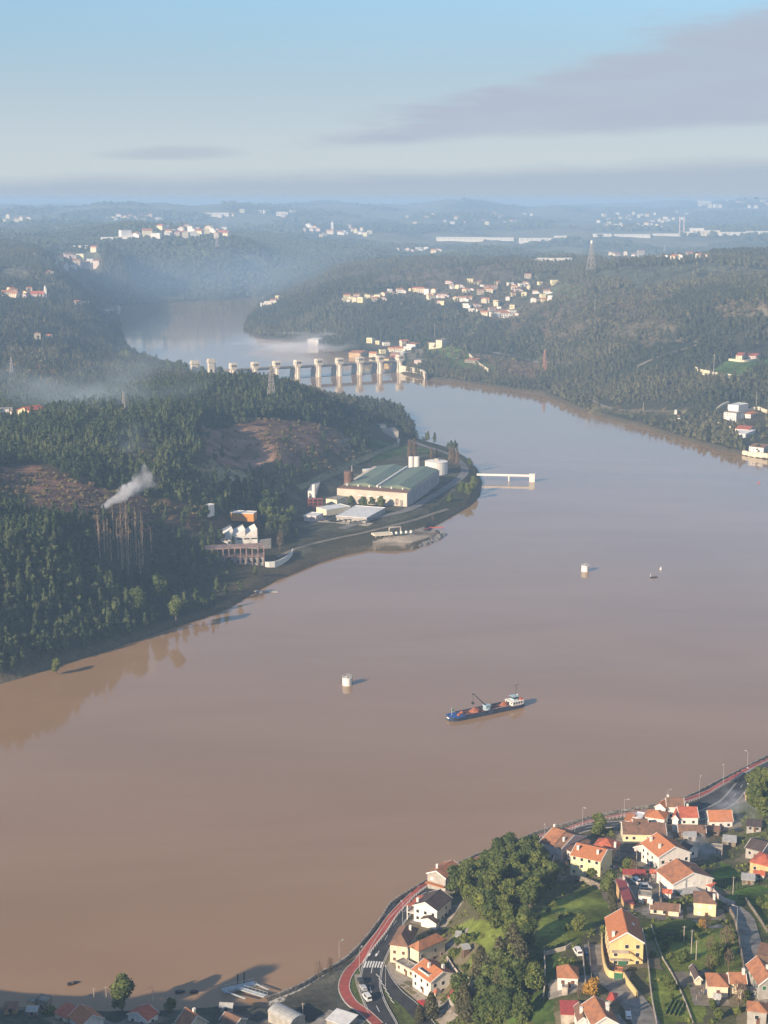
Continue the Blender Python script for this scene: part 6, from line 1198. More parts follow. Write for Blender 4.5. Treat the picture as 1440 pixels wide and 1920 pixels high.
def person(lab, px, py, coat):
    t_ = thing('person', lab, 'person', Vector(at_z(px, py, 5.4)), 1.0)
    V, F = [], []; ed = [(0,1),(1,2),(2,3),(3,4),(2,5),(5,6),(6,7),(2,8),(8,9),(9,10),(0,11),(11,12),(12,13),(0,14),(14,15),(15,16)]
    co = [(0,0,.92),(0,0,1.15),(0,0,1.42),(0,0,1.52),(0,0,1.66),(0,.19,1.4),(.03,.25,1.12),(.12,.26,.88),(0,-.19,1.4),(-.05,-.25,1.12),(.02,-.26,.88),(.0,.1,.86),(.08,.11,.48),(.02,.11,.05),(0,-.1,.86),(-.06,-.11,.48),(-.16,-.11,.07)]
    rd = [.15,.14,.15,.06,.11,.07,.055,.04,.07,.055,.04,.1,.07,.05,.1,.07,.05]
    me = bpy.data.meshes.new('person_body'); me.from_pydata(co, ed, []); me.materials.append(coat); o = link('body', me, t_); md = o.modifiers.new('skin', 'SKIN'); 
    for i, v in enumerate(me.skin_vertices[0].data): v.radius = (rd[i], rd[i])
    me.skin_vertices[0].data[0].use_root = True; o.modifiers.new('sub', 'SUBSURF').levels = 1; o.modifiers['sub'].render_levels = 1
    MB().lathe([(.05, 1.56), (.11, 1.62), (.125, 1.7), (.09, 1.79), (.02, 1.82)], 10).build('head', SKIN, t_)
DK = mat('dark_coat', (.03, .03, .035), .9); person('person in dark clothes walking on the promenade above the middle village', 1132, 1535, DK); person('person in dark clothes at the railing near the white dark roofed house', 722, 1722, DK); person('person in dark clothes on the promenade by the topmost waterside house', 777, 1668, DK)
# ------------------------------------------------------------------ river craft and moorings
HULLB = mat('blue_hull_paint', (.02, .09, .33), .45, .15, .3); HULLD = mat('worn_dark_hull', (.05, .065, .11), .6, .3, .3); DECKR = mat('rusty_deck', (.20, .095, .07), .85, .3, .6); CARGO = mat('red_heap', (.36, .13, .075), .95, .3, 1.0); LBLUE = mat('pale_blue_steel', (.38, .50, .55), .5, .1, .5); BLK = mat('black_steel', (.03, .03, .035), .6, .1)
a_ = Vector(at_z(840, 1351, 0)); b_ = Vector(at_z(977, 1322, 0)); d = b_-a_; SL = d.length; ship = thing('cargo_barge', 'long low blue barge with a crane, red heaps and a white wheelhouse', 'barge', a_, math.atan2(d.y, d.x))
def hull(z0, z1, f, m, nm, x0=0, x1=1):
    S = [(0, .42, .9), (.03, .75, .5), (.09, .98, .1), (.2, 1, 0), (.8, 1, 0), (.93, .95, 0), (1.0, .72, .25)]; V = []; B = 4.6
    S = [s for s in S if x0 <= s[0] <= x1]
    for x, w, r_ in S: V += [(x*SL, -B*w*f*.94, z0), (x*SL, B*w*f*.94, z0), (x*SL, B*w*f, z1+r_), (x*SL, -B*w*f, z1+r_)]
    n = len(S); F = [(4*i+j, 4*i+(j+1) % 4, 4*i+4+(j+1) % 4, 4*i+4+j) for i in range(n-1) for j in range(4)]+[(3, 2, 1, 0), (4*n-4, 4*n-3, 4*n-2, 4*n-1)]
    return MB().add(V, F).build(nm, m, ship)
hull(-1.2, 1.7, 1.0, HULLD, 'hull'); hull(1.0, 2.15, 1.02, HULLB, 'bow_plating', 0, .2); hull(1.72, 1.8, .93, DECKR, 'deck')
b_ = MB(); [b_.box(SL*.14, SL*.78, s_*4.1-.12, s_*4.1+.12, 1.8, 2.7) for s_ in (-1, 1)]; b_.box(SL*.14, SL*.14+.2, -4, 4, 1.8, 2.7); b_.build('coaming', HULLD, ship)
MB().box(-.03, .03, -1.2, 1.2, 1.2, 1.9).build('bow_name_plate', WALLS['white'], ship).location.x = -.12
def heap(x, y, r, h): V, F = ICO2; V = V*(1+rng.uniform(-.12, .12, len(V)))[:, None]; o = link('cargo_heap', mesh_np('cargo_heap', np.c_[V[:, 0]*r*(1.15-np.maximum(V[:, 2], 0)*.55), V[:, 1]*r*.8*(1.15-np.maximum(V[:, 2], 0)*.55), np.maximum(V[:, 2], -.1)*h], F, CARGO), ship); o.location = (x, y, 1.9)
heap(SL*.37, .5, 3.4, 2.5); heap(SL*.13, -1.0, 1.3, 1.8); heap(SL*.19, 1.0, 1.5, 1.7); heap(SL*.77, .6, 2.4, 2.4)
cr = MB().lathe([(2.2, 1.8), (2.2, 2.6), (1.4, 2.7), (1.4, 3.6)], 14, (SL*.52, 0)).build('crane_base', LBLUE, ship); MB().box(SL*.49, SL*.55, -1.5, 1.5, 3.0, 4.3).box(SL*.485, SL*.56, -1.8, 1.8, 4.3, 4.5).build('crane_cab', LBLUE, ship)
b_ = MB(); b_.tube((SL*.50, 0, 4.6), (SL*.38, 3.2, 11.3), .28, .16, 6).tube((SL*.50, .9, 4.6), (SL*.38, 3.2, 11.3), .18, .12, 5).tube((SL*.38, 3.2, 11.3), (SL*.375, 3.2, 10.6), .5, .3, 6); b_.build('crane_boom', BLK, ship)
MB().tube((SL*.375, 3.2, 10.6), (SL*.375, 3.2, 6.5), .06, None, 4).lathe([(.2, 5.0), (.9, 5.4), (.7, 6.4), (.15, 6.6)], 8, (SL*.375, 3.2)).build('crane_grab', BLK, ship)
w_ = MB().box(SL*.83, SL*.985, -3.4, 3.4, 1.8, 3.9).box(SL*.82, SL*.99, -3.7, 3.7, 3.9, 4.1).build('deck_house', WALLS['white'], ship)
b_ = MB(); [b_.box(SL*.845+i*1.7, SL*.845+i*1.7+.9, -3.46, -3.3, 2.6, 3.5) for i in range(4)]; [b_.box(SL*.83-.05, SL*.83+.6, -2.6+i*2.2, -1.5+i*2.2, 2.6, 3.5) for i in range(3)]; b_.build('window', GLASS, w_)
wh = MB().box(SL*.87, SL*.93, -1.8, 1.8, 4.1, 6.3).box(SL*.86, SL*.94, -2.1, 2.1, 6.3, 6.5).build('wheelhouse', LBLUE, ship); MB().box(SL*.868, SL*.932, -1.84, 1.84, 5.1, 6.0).build('window', GLASS, wh)
MB().box(SL*.95, SL*.985, -2.6, -.8, 4.1, 5.2).build('lifeboat', mat('orange_lifeboat', (.6, .16, .08), .5), ship); MB().lathe([(.6, 4.1), (.55, 6.2), (.5, 6.4)], 10, (SL*.965, 1.4)).build('funnel', WALLS['white'], ship)
MB().tube((SL*.92, 0, 6.5), (SL*.93, 0, 12.6), .12, .08, 6).tube((SL*.93-1.8, 0, 12.4), (SL*.93+1.8, 0, 12.4), .1, None, 4).tube((SL*.93-1.0, 0, 10.8), (SL*.93+1.0, 0, 10.8), .08, None, 4).build('stern_mast', BLK, ship)
fm = MB().tube((SL*.05, 0, 1.8), (SL*.05, 0, 7.0), .09, .06, 6).build('bow_mast', FRAME, ship); MB().box(SL*.05+.05, SL*.05+1.5, -.03, .03, 5.0, 6.1).build('flag', mat('green_flag', (.04, .28, .12), .8), fm)
MB().lathe([(.5, 2.2), (.5, 3.0), (.2, 3.1)], 8, (SL*.02, 1.0)).build('anchor_winch', BLK, ship); b_ = MB(); [b_.tube((SL*.6+i*3, -3.9, 1.8), (SL*.6+i*3, -3.9, 2.9), .05, None, 4) for i in range(4)]; b_.tube((SL*.6, -3.9, 2.9), (SL*.6+9, -3.9, 2.9), .05, None, 4); b_.build('side_rail', FRAME, ship)
def dolphin(lab, px, py):
    t_ = thing('mooring_tower', lab, 'mooring post', Vector(at_z(px, py, 0)), .4); MB().lathe([(2.85, -3), (2.85, 4.6), (2.6, 4.62), (2.6, 4.3), (.1, 4.3)], 24).build('drum', WALLS['white'], t_)
    b_ = MB(); [b_.tube((2.8*math.cos(k*math.pi/5), 2.8*math.sin(k*math.pi/5), 4.6), (2.8*math.cos(k*math.pi/5), 2.8*math.sin(k*math.pi/5), 5.8), .07, None, 4) for k in range(10)]
    for z in (5.2, 5.8): [b_.tube((2.8*math.cos(k*math.pi/5), 2.8*math.sin(k*math.pi/5), z), (2.8*math.cos((k+1)*math.pi/5), 2.8*math.sin((k+1)*math.pi/5), z), .06, None, 4) for k in range(10)]
    b_.build('railing', LAMPM, t_); MB().lathe([(.9, 4.3), (.9, 5.4), (.3, 5.7)], 12).build('bollard', WALLS['grey'], t_); MB().tube((1.0, .8, 4.3), (1.0, .8, 7.2), .1, .07, 5).build('light_post', LAMPM, t_)
    MB().box(2.55, 3.1, -.5, .5, -.5, 4.6).build('ladder', BLK, t_)
dolphin('white round mooring tower in the river left of the blue barge', 651, 1284); dolphin('white round mooring tower in the river far behind the blue barge', 1097, 1071)
def boat(lab, px, py, L=5, ang=.3, m=None):
    t_ = thing('small_boat', lab, 'boat', Vector(at_z(px, py, 0)), ang); V = []
    for x, w in ((-L/2, .75), (-L/4, .95), (L/4, .8), (L/2, .08)): V += [(x, -w*.7, -.2), (x, w*.7, -.2), (x, w, .6), (x, -w, .6)]
    MB().add(V, [(4*i+j, 4*i+(j+1) % 4, 4*i+4+(j+1) % 4, 4*i+4+j) for i in range(3) for j in range(4)]+[(3, 2, 1, 0), (12, 13, 14, 15)]).build('hull', m or BLK, t_); MB().box(-L*.1, L*.05, -.6, .6, .6, 1.0).build('seat', WALLS['brown'], t_)
    return t_
t_ = boat('tiny boat with a white post on the open water right of the far mooring tower', 1226, 1083, 6, .2); MB().tube((-2.8, 0, 0), (-2.8, 0, 3), .2, .15, 6).build('mast', WALLS['white'], t_); boat('tiny dark rowing boat near the shaded bank at the lower left', 137, 1845, 4, .5)
boat('thin half sunk boat in the shadow, left of two above the half lit roof', 338, 1861, 3.5, .2); boat('thin half sunk boat in the shadow, right of two above the half lit roof', 364, 1861, 3.0, .1)
for nm, px, py, lab, m in (('buoy', 1239, 1068, 'small white buoy behind the tiny boat on the open water', WALLS['white']), ('buoy', 1423, 906, 'small red buoy on the water near the right bank houses', mat('red_boom_float', (.5, .1, .07)))):
    tag(MB().lathe([(.7, -.4), (.9, .4), (.3, 1.6), (.1, 2.4)], 10).build(nm, m), lab, 'buoy').location = Vector(at_z(px, py, 0))
# floating jetty at the lower left
JM = mat('jetty_metal', (.46, .50, .52), .5, .12, .6); ja = Vector(at_z(418, 1858, .8)); jb = Vector(at_z(478, 1844, .8)); d = jb-ja; jt = thing('floating_jetty', 'pale metal floating jetty with two gangways at the shaded lower left bank', 'jetty', ja, math.atan2(d.y, d.x)); JL = d.length
MB().box(0, JL, -1.4, 1.4, -.6, .35).build('pontoon', JM, jt); b_ = MB()
for s_ in (-1.3, 1.3):
    b_.tube((0, s_, 1.4), (JL, s_, 1.4), .06, None, 4); [b_.tube((i*JL/8, s_, .3), (i*JL/8, s_, 1.4), .05, None, 4) for i in range(9)]
b_.build('railing', JM, jt)
for (x0, x1, y1) in ((JL*.45, JL*.9, -14), (JL*.02, JL*.35, -12), (JL, JL*1.15, -9)):
    w = 1.0 if x0 == JL*.45 else .3; dx_, dy_ = x1-x0, y1+1.4; ln = math.hypot(dx_, dy_); g_ = MB().box(0, ln, -w, w, 0, .25)
    if w > .5:
        for s_ in (-w, w): g_.tube((0, s_, 1.2), (ln, s_, 1.2), .06, None, 4); [g_.tube((i*ln/7, s_, .2), (i*ln/7, s_, 1.2), .05, None, 4) for i in range(8)]
    o = g_.build('gangway' if w > .5 else 'mooring_arm', JM, jt); o.location = (x0, -1.4, .4); o.rotation_euler = (0, -.12, math.atan2(dy_, dx_))
for i, (px, py) in enumerate(((446, 1842), (458, 1839))): tag(MB().tube((0, 0, -3), (0, 0, 4.5), .25, None, 8).build('mooring_pile', BLK), ['dark pile at the outer side of the floating jetty, left of two', 'dark pile at the outer side of the floating jetty, right of two'][i], 'pile').location = Vector(at_z(px, py+6, 0))
# walls, fences and yard clutter of the village
for pl, lab, hh, mm in (([(1020,1790),(1022,1840),(1018,1880)], 'thin pale wall left of the white hipped cottage', 2, 'conc'), ([(1022,1792),(1060,1782),(1072,1775)], 'low concrete wall behind the white hipped cottage', 1.6, 'conc'), ([(1092,1785),(1095,1820),(1098,1850)], 'garden wall between the white hipped cottage and the lane', 1.6, 'conc'),
    ([(1103,1770),(1106,1800),(1110,1850)], 'long kerb wall on the left side of the grey lane', 1.2, 'stone'), ([(1221,1735),(1235,1780),(1262,1830),(1285,1880),(1300,1920)], 'thin pale path edging running down the lawn strip', .5, 'conc'), ([(1205,1745),(1214,1800),(1222,1870),(1232,1925)], 'white edged wall down the left side of the lawn strip', 1.0, 'conc'),
    ([(1362,1700),(1378,1730),(1388,1780),(1396,1830)], 'stone retaining wall along the left of the sloping grey lane', 2.0, 'stone'), ([(1398,1688),(1420,1720),(1440,1750)], 'wall along the right of the sloping grey lane', 1.4, 'stone'), ([(1332,1668),(1350,1688),(1378,1700)], 'pink wall stepping down towards the lane from the annex', 2.0, 'pink'),
    ([(1034,1650),(1037,1620),(1050,1600),(1062,1594)], 'curved grey wall between the pinkish house and the tall yellow house', 2.6, 'grey'), ([(1040,1655),(1080,1652),(1126,1668)], 'stone terrace wall below the tall pale yellow house', 2.4, 'stone'), ([(1168,1648),(1180,1672),(1192,1696)], 'pinkish yard wall beside the stepped red metal roof', 2.0, 'pink'),
    ([(1233,1634),(1236,1660),(1240,1700)], 'pale wall between the walled yard and the orange brown house', 1.6, 'conc'), ([(838,1800),(852,1822),(868,1840),(880,1838)], 'winding pale wall behind the roof terrace house', 1.6, 'conc')):
    C = px_path(pl, 2.0); V, F = ribbon_geo(C, [(.15, -1.5), (.15, hh), (-.15, hh), (-.15, -1.5)]); b_ = MB(); b_.add(V.tolist(), F); tag(b_.build('garden_wall', WALLS[mm]), lab, 'wall')
tt = thing('pergola', 'wooden vine pergola frame at the back of the walled yard', 'pergola', g1(1222, 1652), .1); [MB().box(x-.08, x+.08, y-.08, y+.08, -.5, 2.4).build('post', WALLS['conc'], tt) for x in (-4, -1.3, 1.3, 4) for y in (-2, 2)]; b_ = MB(); [b_.box(x-.05, x+.05, -2.4, 2.4, 2.4, 2.5) for x in np.arange(-4.2, 4.3, .8)]; b_.build('beams', WALLS['brown'], tt)
# ------------------------------------------------------------------ yards, sheds and garden clutter
r = random.Random(17)
yb = {k: MB() for k in range(3)}
for i, (fx, fy, R_, a_, hl, hw) in enumerate(list(FOOT)):
    if fy > 800: continue
    k = i % 3; ex, ey = r.uniform(1.0, 3.5), r.uniform(1.0, 4.0); n1_, n2_ = 6, 6; c_, s_ = math.cos(a_), math.sin(a_); ox, oy = r.uniform(-1.5, 1.5), r.uniform(-2, 1)
    V = []
    for q in range(n1_+1):
        for w in range(n2_+1):
            lx = -hl-ex+(2*hl+2*ex)*q/n1_+ox+r.uniform(-.4, .4); ly = -hw-ey+(2*hw+2*ey)*w/n2_+oy+r.uniform(-.4, .4); X_, Y_ = fx+lx*c_-ly*s_, fy+lx*s_+ly*c_
            V.append((X_, Y_, float(H(X_, Y_))+.16+.012*k))
    yb[k].add(V, [(q*(n2_+1)+w, (q+1)*(n2_+1)+w, (q+1)*(n2_+1)+w+1, q*(n2_+1)+w+1) for q in range(n1_) for w in range(n2_)])
for k, m in enumerate((YARD, mat('yard_concrete', (.32, .29, .25), .92, .3, .35), mat('worn_grass_and_soil', (.14, .13, .06), .95, .4, .5, col2=(.20, .16, .11)))): setting(yb[k].build('yard', m))
BEDM = mat('dug_soil_row', (.10, .07, .045), .95, .3, 1.0); VEG = mat('vegetable_leaves', (.09, .15, .04), .9, .3, 2.0)
def beds(lab, px, py, ang, n, L, sp=1.3):
    p_ = g1(px, py); t_ = thing('vegetable_plot', lab, 'vegetable plot', (p_.x, p_.y, p_.z), ang); b_ = MB(); c_ = MB(); ca, sa = math.cos(ang), math.sin(ang)
    for i in range(n):
        y = (i-n/2)*sp
        for j in range(int(L/1.5)):
            x = -L/2+j*1.5; X_, Y_ = p_.x+x*ca-y*sa, p_.y+x*sa+y*ca; z = float(H(X_, Y_))-p_.z
            b_.box(x, x+1.5, y-.35, y+.35, z-.4, z+.22)
            if r.random() < .97: c_.box(x+.2, x+1.1, y-.22, y+.22, z+.222, z+.5+r.random()*.3)
    b_.build('soil_rows', BEDM, t_); c_.build('plants', VEG, t_)
beds('rows of vegetables on the green field below the smoke', 1385, 1655, .5, 9, 22, 1.6); beds('small vegetable plot on the bright slope above the yellow villa', 1065, 1712, .3, 5, 9); beds('vegetable plot at the top of the sunny orchard', 1258, 1748, .1, 5, 10); beds('vegetable rows left of the white hipped cottage garden wall', 1000, 1850, .6, 6, 9); beds('narrow planted bed on the lawn strip near the bottom edge', 1262, 1890, 1.2, 4, 12)
for i, (px, py, w_, rf_, wl_, lab) in enumerate([(1295,1578,7,'grey','grey','lean shed with grey sheeting in the smoky yard below the long low house'),(1338,1568,8,'brown','brown','brown roofed shed at the edge of the smoke under the vivid orange roof'),(1370,1588,7,'grey','stone','grey sheeted shed in the thick of the smoke'),(1345,1600,6,'conc','grey','flat roofed hut beside the smoke pole'),(1416,1560,8,'dark','grey','dark roofed shed behind the shaded right edge house'),
    (1155,1610,5,'conc','conc','flat store between the red pyramid roof and the bright green tree'),(1215,1560,0,'','',''),(1125,1590,0,'','',''),(1290,1672,6,'grey','white','pale canopy hut between the plain orange roof and the cube house'),(1252,1684,5,'redtile','white','tiny red tiled kiosk in the lower yard'),(1060,1862,4,'conc','conc','small concrete shed below the white hipped cottage'),
    (1226,1646,4,'redtile','pink','little pink hut behind the pergola'),(1405,1660,7,'grey','stone','grey sheeted shed on the far side of the green field'),(1425,1650,6,'redtile','cream','small red tiled shed in the right edge gardens'),(1412,1870,6,'conc','grey','flat grey shed between the two right edge houses'),(1345,1880,3,'grey','white','white garden cabin in the thicket'),
    (1000,1640,0,'','',''),(812,1868,4,'redtile','cream','tiny tiled shelter beside the red car'),(60,1905,6,'grey','stone','low stone store at the far lower left corner'),(425,1898,7,'grey','grey','grey sheeted shed in the shade below the floating jetty'),(20,1898,7,'brown','ochre','brown roofed hut in the lower left corner')]):
    if not w_: continue
    hs_('shed', lab, (px-w_*2.2, py-9), (px+w_*1.6, py-8), (px+w_*2.2, py-8-w_*1.3), 2.4, ['shed', 'gable'][i % 2] if rf_ != 'conc' else 'flat', 'a', wl_, rf_, rise=.7, wn=w_ > 5, door=True, fascia=False)
JB = MB()
drum = mat('blue_plastic_drum', (.04, .12, .30), .5)
for px, py, lab in ((1212, 1690, 'blue water drum in the lower yard'), (1246, 1668, 'blue water drum beside the plain orange roof house'), (1100, 1792, 'blue water drum by the small white parked car'), (1325, 1862, 'blue water drum at the cream garden cottage')):
    tag(MB().lathe([(.45, 0), (.5, .5), (.45, 1.1), (.2, 1.15)], 10).build('water_drum', drum), lab, 'drum').location = g1(px, py)
def laundry(lab, px, py, ang, n):
    t_ = thing('clothes_line', lab, 'clothes line', g1(px, py), ang); b_ = MB(); b_.tube((-n*.5, 0, -.2), (-n*.5, 0, 2.1), .06, None, 5).tube((n*.5, 0, -.2), (n*.5, 0, 2.1), .06, None, 5).tube((-n*.5, 0, 2), (n*.5, 0, 2), .02, None, 4); b_.build('frame', LAMPM, t_)
    for k in range(n): MB().box(-n*.5+k+.15, -n*.5+k+.85, -.02, .02, 1.0+.3*r.random(), 1.98).build('garment', [FRAME, CARP['red'], SHUT, drum][k % 4], t_)
laundry('clothes line with pale washing below the white two chimney house', 1256, 1612, .3, 7); laundry('clothes line with washing on the lawn beside the cream cottage', 1312, 1870, 1.0, 6); laundry('clothes line with washing in the yard of the tall pale yellow house', 1145, 1632, .2, 6)
# ------------------------------------------------------------------ undergrowth that nobody could count
rng = np.random.default_rng(77)
T_SCR = []
for i in range(5):
    V = ICO1[0]*(1+rng.uniform(-.35, .3, len(ICO1[0])))[:, None]; a_ = (np.c_[V[:, 0]*1.1, V[:, 1]*1.1, .5+V[:, 2]*.8], ICO1[1]); d = rng.normal(size=(22, 3)); d /= np.linalg.norm(d, axis=1)[:, None]
    T_SCR.append(join([a_, leaves(d*(1.25, 1.25, .95)+(0, 0, .55), .6, rng)]))
LM_SCRUB = leafmat('scrub_foliage', (.13, .085, .05), (.15, .13, .055), scale=.03)
xs, ys, zs = [], [], []
for y0, y1, st, sd in ((900, 1800, 5.0, 31), (1800, 3400, 10, 32)):
    a_, b_, c_ = scatter(y0, y1, st, share=False, seed=sd); k = np.zeros(len(a_), bool)
    for i, (P_, c0, tf, w) in enumerate(PW):
        if c0 in (BROWN, SCRUB, OLIVE) or c0[0] in (.10, .19, .11, .12, .13, .14): k |= in_poly(P_, a_, b_)
    for P_, tf in CLEAR[2:3]: k &= ~in_poly(P_, a_, b_)
    k &= rng.random(len(a_)) < .5; xs.append(a_[k]); ys.append(b_[k]); zs.append(c_[k])
xs, ys, zs = map(np.concatenate, (xs, ys, zs)); sc_ = np.where(ys > 1800, 2.2, 1.25); r = rng.uniform(.6, 1.5, len(xs))*sc_
o = link('hillside_scrub', merge('hillside_scrub', T_SCR, np.stack([xs, ys, zs], -1), rng.integers(0, 5, len(xs)), r[:, None]*np.ones(3), rng.random(len(xs))*6.28, np.clip(rng.normal(.45, .25, len(xs)), 0, 1), LM_SCRUB), kind='stuff', label='low brown and olive scrub on the bare hillside clearings'); print('scrub', len(xs))
a_, b_, c_ = scatter(420, 830, 2.3, umax=.3, share=False, seed=35); k = np.ones(len(a_), bool)
for i, (P_, c0, tf, w) in enumerate(PW):
    if c0 in (BRIGHT, GRASS) or i >= len(PW)-12: k &= ~(in_poly(P_, a_, b_) & (rng.random(len(a_)) < .93))
k &= (a_ > -40) & (c_ > 5.5); k &= fbm(a_/9, b_/9, 2, 12) > -.05; idx_ = [i for i in np.where(k)[0] if not blocked(a_[i], b_[i], 1.2)]; a_, b_, c_ = a_[idx_], b_[idx_], c_[idx_]
r = rng.uniform(.25, .85, len(a_)); link('undergrowth', merge('undergrowth', T_SCR, np.stack([a_, b_, c_], -1), rng.integers(0, 5, len(a_)), r[:, None]*np.ones(3), rng.random(len(a_))*6.28, np.clip(rng.normal(.5, .25, len(a_)), 0, 1), LM_BROAD), kind='stuff', label='rough undergrowth between the gardens of the near village'); print('under', len(a_))
for i, (x, y) in enumerate([(-172,398),(-160,404),(-150,414),(-141,424),(-178,392),(-200,388),(-134,432),(-222,386)]):
    s = [1.5, 1.1, 1.35, 1.0, 1.2, 1.5, 1.1, 1.3][i]; dupe_thing('tall tree on the hill outside the left edge whose shadow reaches the water', 'tree', 'trees on the hill at the left', K_DARK[i % 5], (x, y, float(H(x, y))-.3), i, (s, s, s), 'evergreen_tree')

for i, (px, py, s) in enumerate([(318,694,1.5),(334,697,1.9),(347,699,1.6),(381,704,1.5),(412,707,1.7),(424,711,1.5),(447,717,1.4),(241,677,1.8),(228,672,1.5),(455,721,1.3)]):
    p_ = g1(px, py); dupe_thing('large spreading tree on the shore before the lock and the left end of the dam', 'tree', 'trees before the left end of the dam', (K_DARK+K_ROUND)[i % 9], tuple(p_), i, (s, s, s), 'tree')
# ------------------------------------------------------------------ villages and towns in the distance
FW = [WALLS['white'], WALLS['cream'], WALLS['pale'], WALLS['pink'], WALLS['white'], WALLS['conc']]; FR = [ROOFS['old'], ROOFS['orange'], ROOFS['redtile'], ROOFS['brown'], ROOFS['white'], ROOFS['old']]
VAR = []
for i in range(9):
    r_ = random.Random(i+5); L, W, h, ri = r_.uniform(10, 15), r_.uniform(8, 10), r_.choice([4.5, 6, 7]), r_.uniform(1.6, 2.6)
    w = MB().prism([(-W/2, -7), (W/2, -7), (W/2, h), (0, h+ri), (-W/2, h)], -L/2, L/2) if i % 4 else MB().box(-L/2, L/2, -W/2, W/2, -7, h+1)
    if i % 3 == 0: w.box(L/2-.01, L/2+4, -W/2, W*.1, -7, h*.6)
    ro = MB().prism([(-W/2-.5, h-.2), (0, h+ri+.05), (W/2+.5, h-.2), (W/2+.5, h+.15), (0, h+ri+.4), (-W/2-.5, h+.15)], -L/2-.5, L/2+.5) if i % 4 else MB().box(-L/2-.2, L/2+.2, -W/2-.2, W/2+.2, h+1.003, h+1.4)
    wn_ = MB()
    for f in range(1 if h < 5.5 else 2):
        for k in range(3): wn_.box(-L/2+1.4+k*(L-3)/3, -L/2+2.8+k*(L-3)/3, -W/2-.06, -W/2+.05, 1+f*2.7, 2.4+f*2.7)
    VAR.append((w, ro, wn_, i))
VM = [(w.me('far_wall', FW[i % 6]), ro.me('far_roof', FR[i % 6] if i % 4 else ROOFS['conc']), wn_.me('far_windows', DARKV)) for w, ro, wn_, i in VAR]
VJ = []
for w, ro, wn_, i in VAR:
    b_ = MB(); b_.add(w.V, w.F, 0); b_.add(ro.V, ro.F, 1); VJ.append(b_.me('far_house', FW[i % 6], FR[i % 6] if i % 4 else ROOFS['white']))
rr = random.Random(91)
for x0, x1, y0, y1, sl, n_, sc_, nm in TOWNS:
    for k in range(n_):
        px = x0+(x1-x0)*((k*.618034+.13) % 1.0 if n_ > 9 else (k+.5+rr.uniform(-.25, .25))/n_); py = rr.uniform(y0, y1)+(sl*(px-x0) if sl > 0 else sl*(px-x1))
        p_ = g1(px, py); i = rr.randrange(9); s = sc_*rr.uniform(.8, 1.25); rz = rr.uniform(-.6, .5)+rr.choice([0, 0, math.pi/2])
        lab = 'small pale house, one of the %s' % nm if len(nm.split()) < 10 else nm
        if p_.y < 4300:
            e_ = thing('house', lab, 'house', (p_.x, p_.y, p_.z), rz, nm); e_.scale = (s,)*3
            for a_, b_ in (('wall', VM[i][0]), ('roof', VM[i][1]), ('windows', VM[i][2])): link(a_, b_, e_)
        else:
            o = link('house', VJ[i], None); o.location = (p_.x, p_.y, p_.z+1.5); o.rotation_euler = (0, 0, rz); s *= 1.5; o.scale = (s,)*3; tag(o, lab, 'house', nm)
def works(lab, px, py, L, W, h, rz=0.0, wall='white', rf='white', name='warehouse', cat='warehouse', dz=1):
    h *= .7
    t_ = thing(name, lab, cat, g1(px, py)+Vector((0, 0, dz)), rz); MB().box(-L/2, L/2, -W/2, W/2, -25, h).build('wall', WALLS[wall], t_); MB().box(-L/2-1, L/2+1, -W/2-1, W/2+1, h+.003, h+1.5).build('roof', ROOFS[rf], t_)
    b_ = MB(); n = max(2, int(L/22)); [b_.box(-L/2+L*(k+.25)/n, -L/2+L*(k+.75)/n, -W/2-.4, -W/2+.1, h*.3, h*.6) for k in range(n)]; b_.build('openings', WALLS['grey'], t_)
works('long white factory hall far across the valley, first from the left', 862, 450, 215, 60, 16); works('long white factory hall far across the valley, second from the left', 934, 450, 150, 60, 15); works('long white factory hall far across the valley, third from the left', 1006, 452, 165, 60, 18, 0, 'white', 'white')
works('short white far hall right of the third long factory hall', 1051, 446, 60, 40, 12); works('white far hall left of the twin chimneys', 1129, 443, 85, 50, 14); works('low long white far hall nearer the twin chimneys', 1185, 443, 170, 50, 12); works('low white far hall directly left of the chimneys', 1250, 442, 130, 50, 12)
works('bulky white mill building right of the twin chimneys', 1306, 440, 60, 50, 42, 0, 'white', 'white', 'factory', 'factory'); works('stepped white mill block joined right of the bulky one', 1330, 441, 90, 50, 30, 0, 'cream', 'white', 'factory', 'factory'); works('white silo block left of the bulky mill building', 1288, 441, 45, 40, 24, 0, 'cream', 'conc', 'factory', 'factory')
works('long white hall at the right of the far mill', 1375, 441, 130, 50, 18); works('long white hall at the far right edge', 1425, 439, 130, 50, 18); works('wide white warehouse on the right plateau behind the pines, left of two', 1000, 492, 44, 30, 9, 0, 'white', 'grey'); works('wide white roofed warehouse on the right plateau, right of two', 1040, 489, 85, 40, 7)
works('white apartment slab on the far middle ridge', 529, 405, 70, 25, 34, 0, 'white', 'conc', 'apartment_building', 'building'); works('row of pale apartment slabs under the left horizon, left', 385, 405, 70, 25, 26, 0, 'cream', 'conc', 'apartment_building', 'building'); works('row of pale apartment slabs under the left horizon, right', 412, 405, 110, 25, 26, 0, 'white', 'conc', 'apartment_building', 'building')
works('white long shed on the dark left ridge', 208, 449, 60, 22, 7); works('pale long shed on the dark left ridge, right of the white one', 235, 447, 45, 20, 6); works('white roofed long shed at the hamlet on the far left hill', 152, 464, 42, 18, 5); works('big white apartment slab high on the right horizon', 1321, 386, 110, 40, 60, 0, 'white', 'white', 'apartment_building', 'building')
for i, px in enumerate((1274, 1282)): o = MB().lathe([(4, -20), (3.4, 50), (3, 92)], 10).build('factory_chimney', mat('red_white_chimney', (.60, .48, .44), .8, .2, .02)); tag(o, ['tall thin factory chimney on the far plain, left of two', 'tall thin factory chimney on the far plain, right of two'][i], 'chimney'); o.location = g1(px, 441)
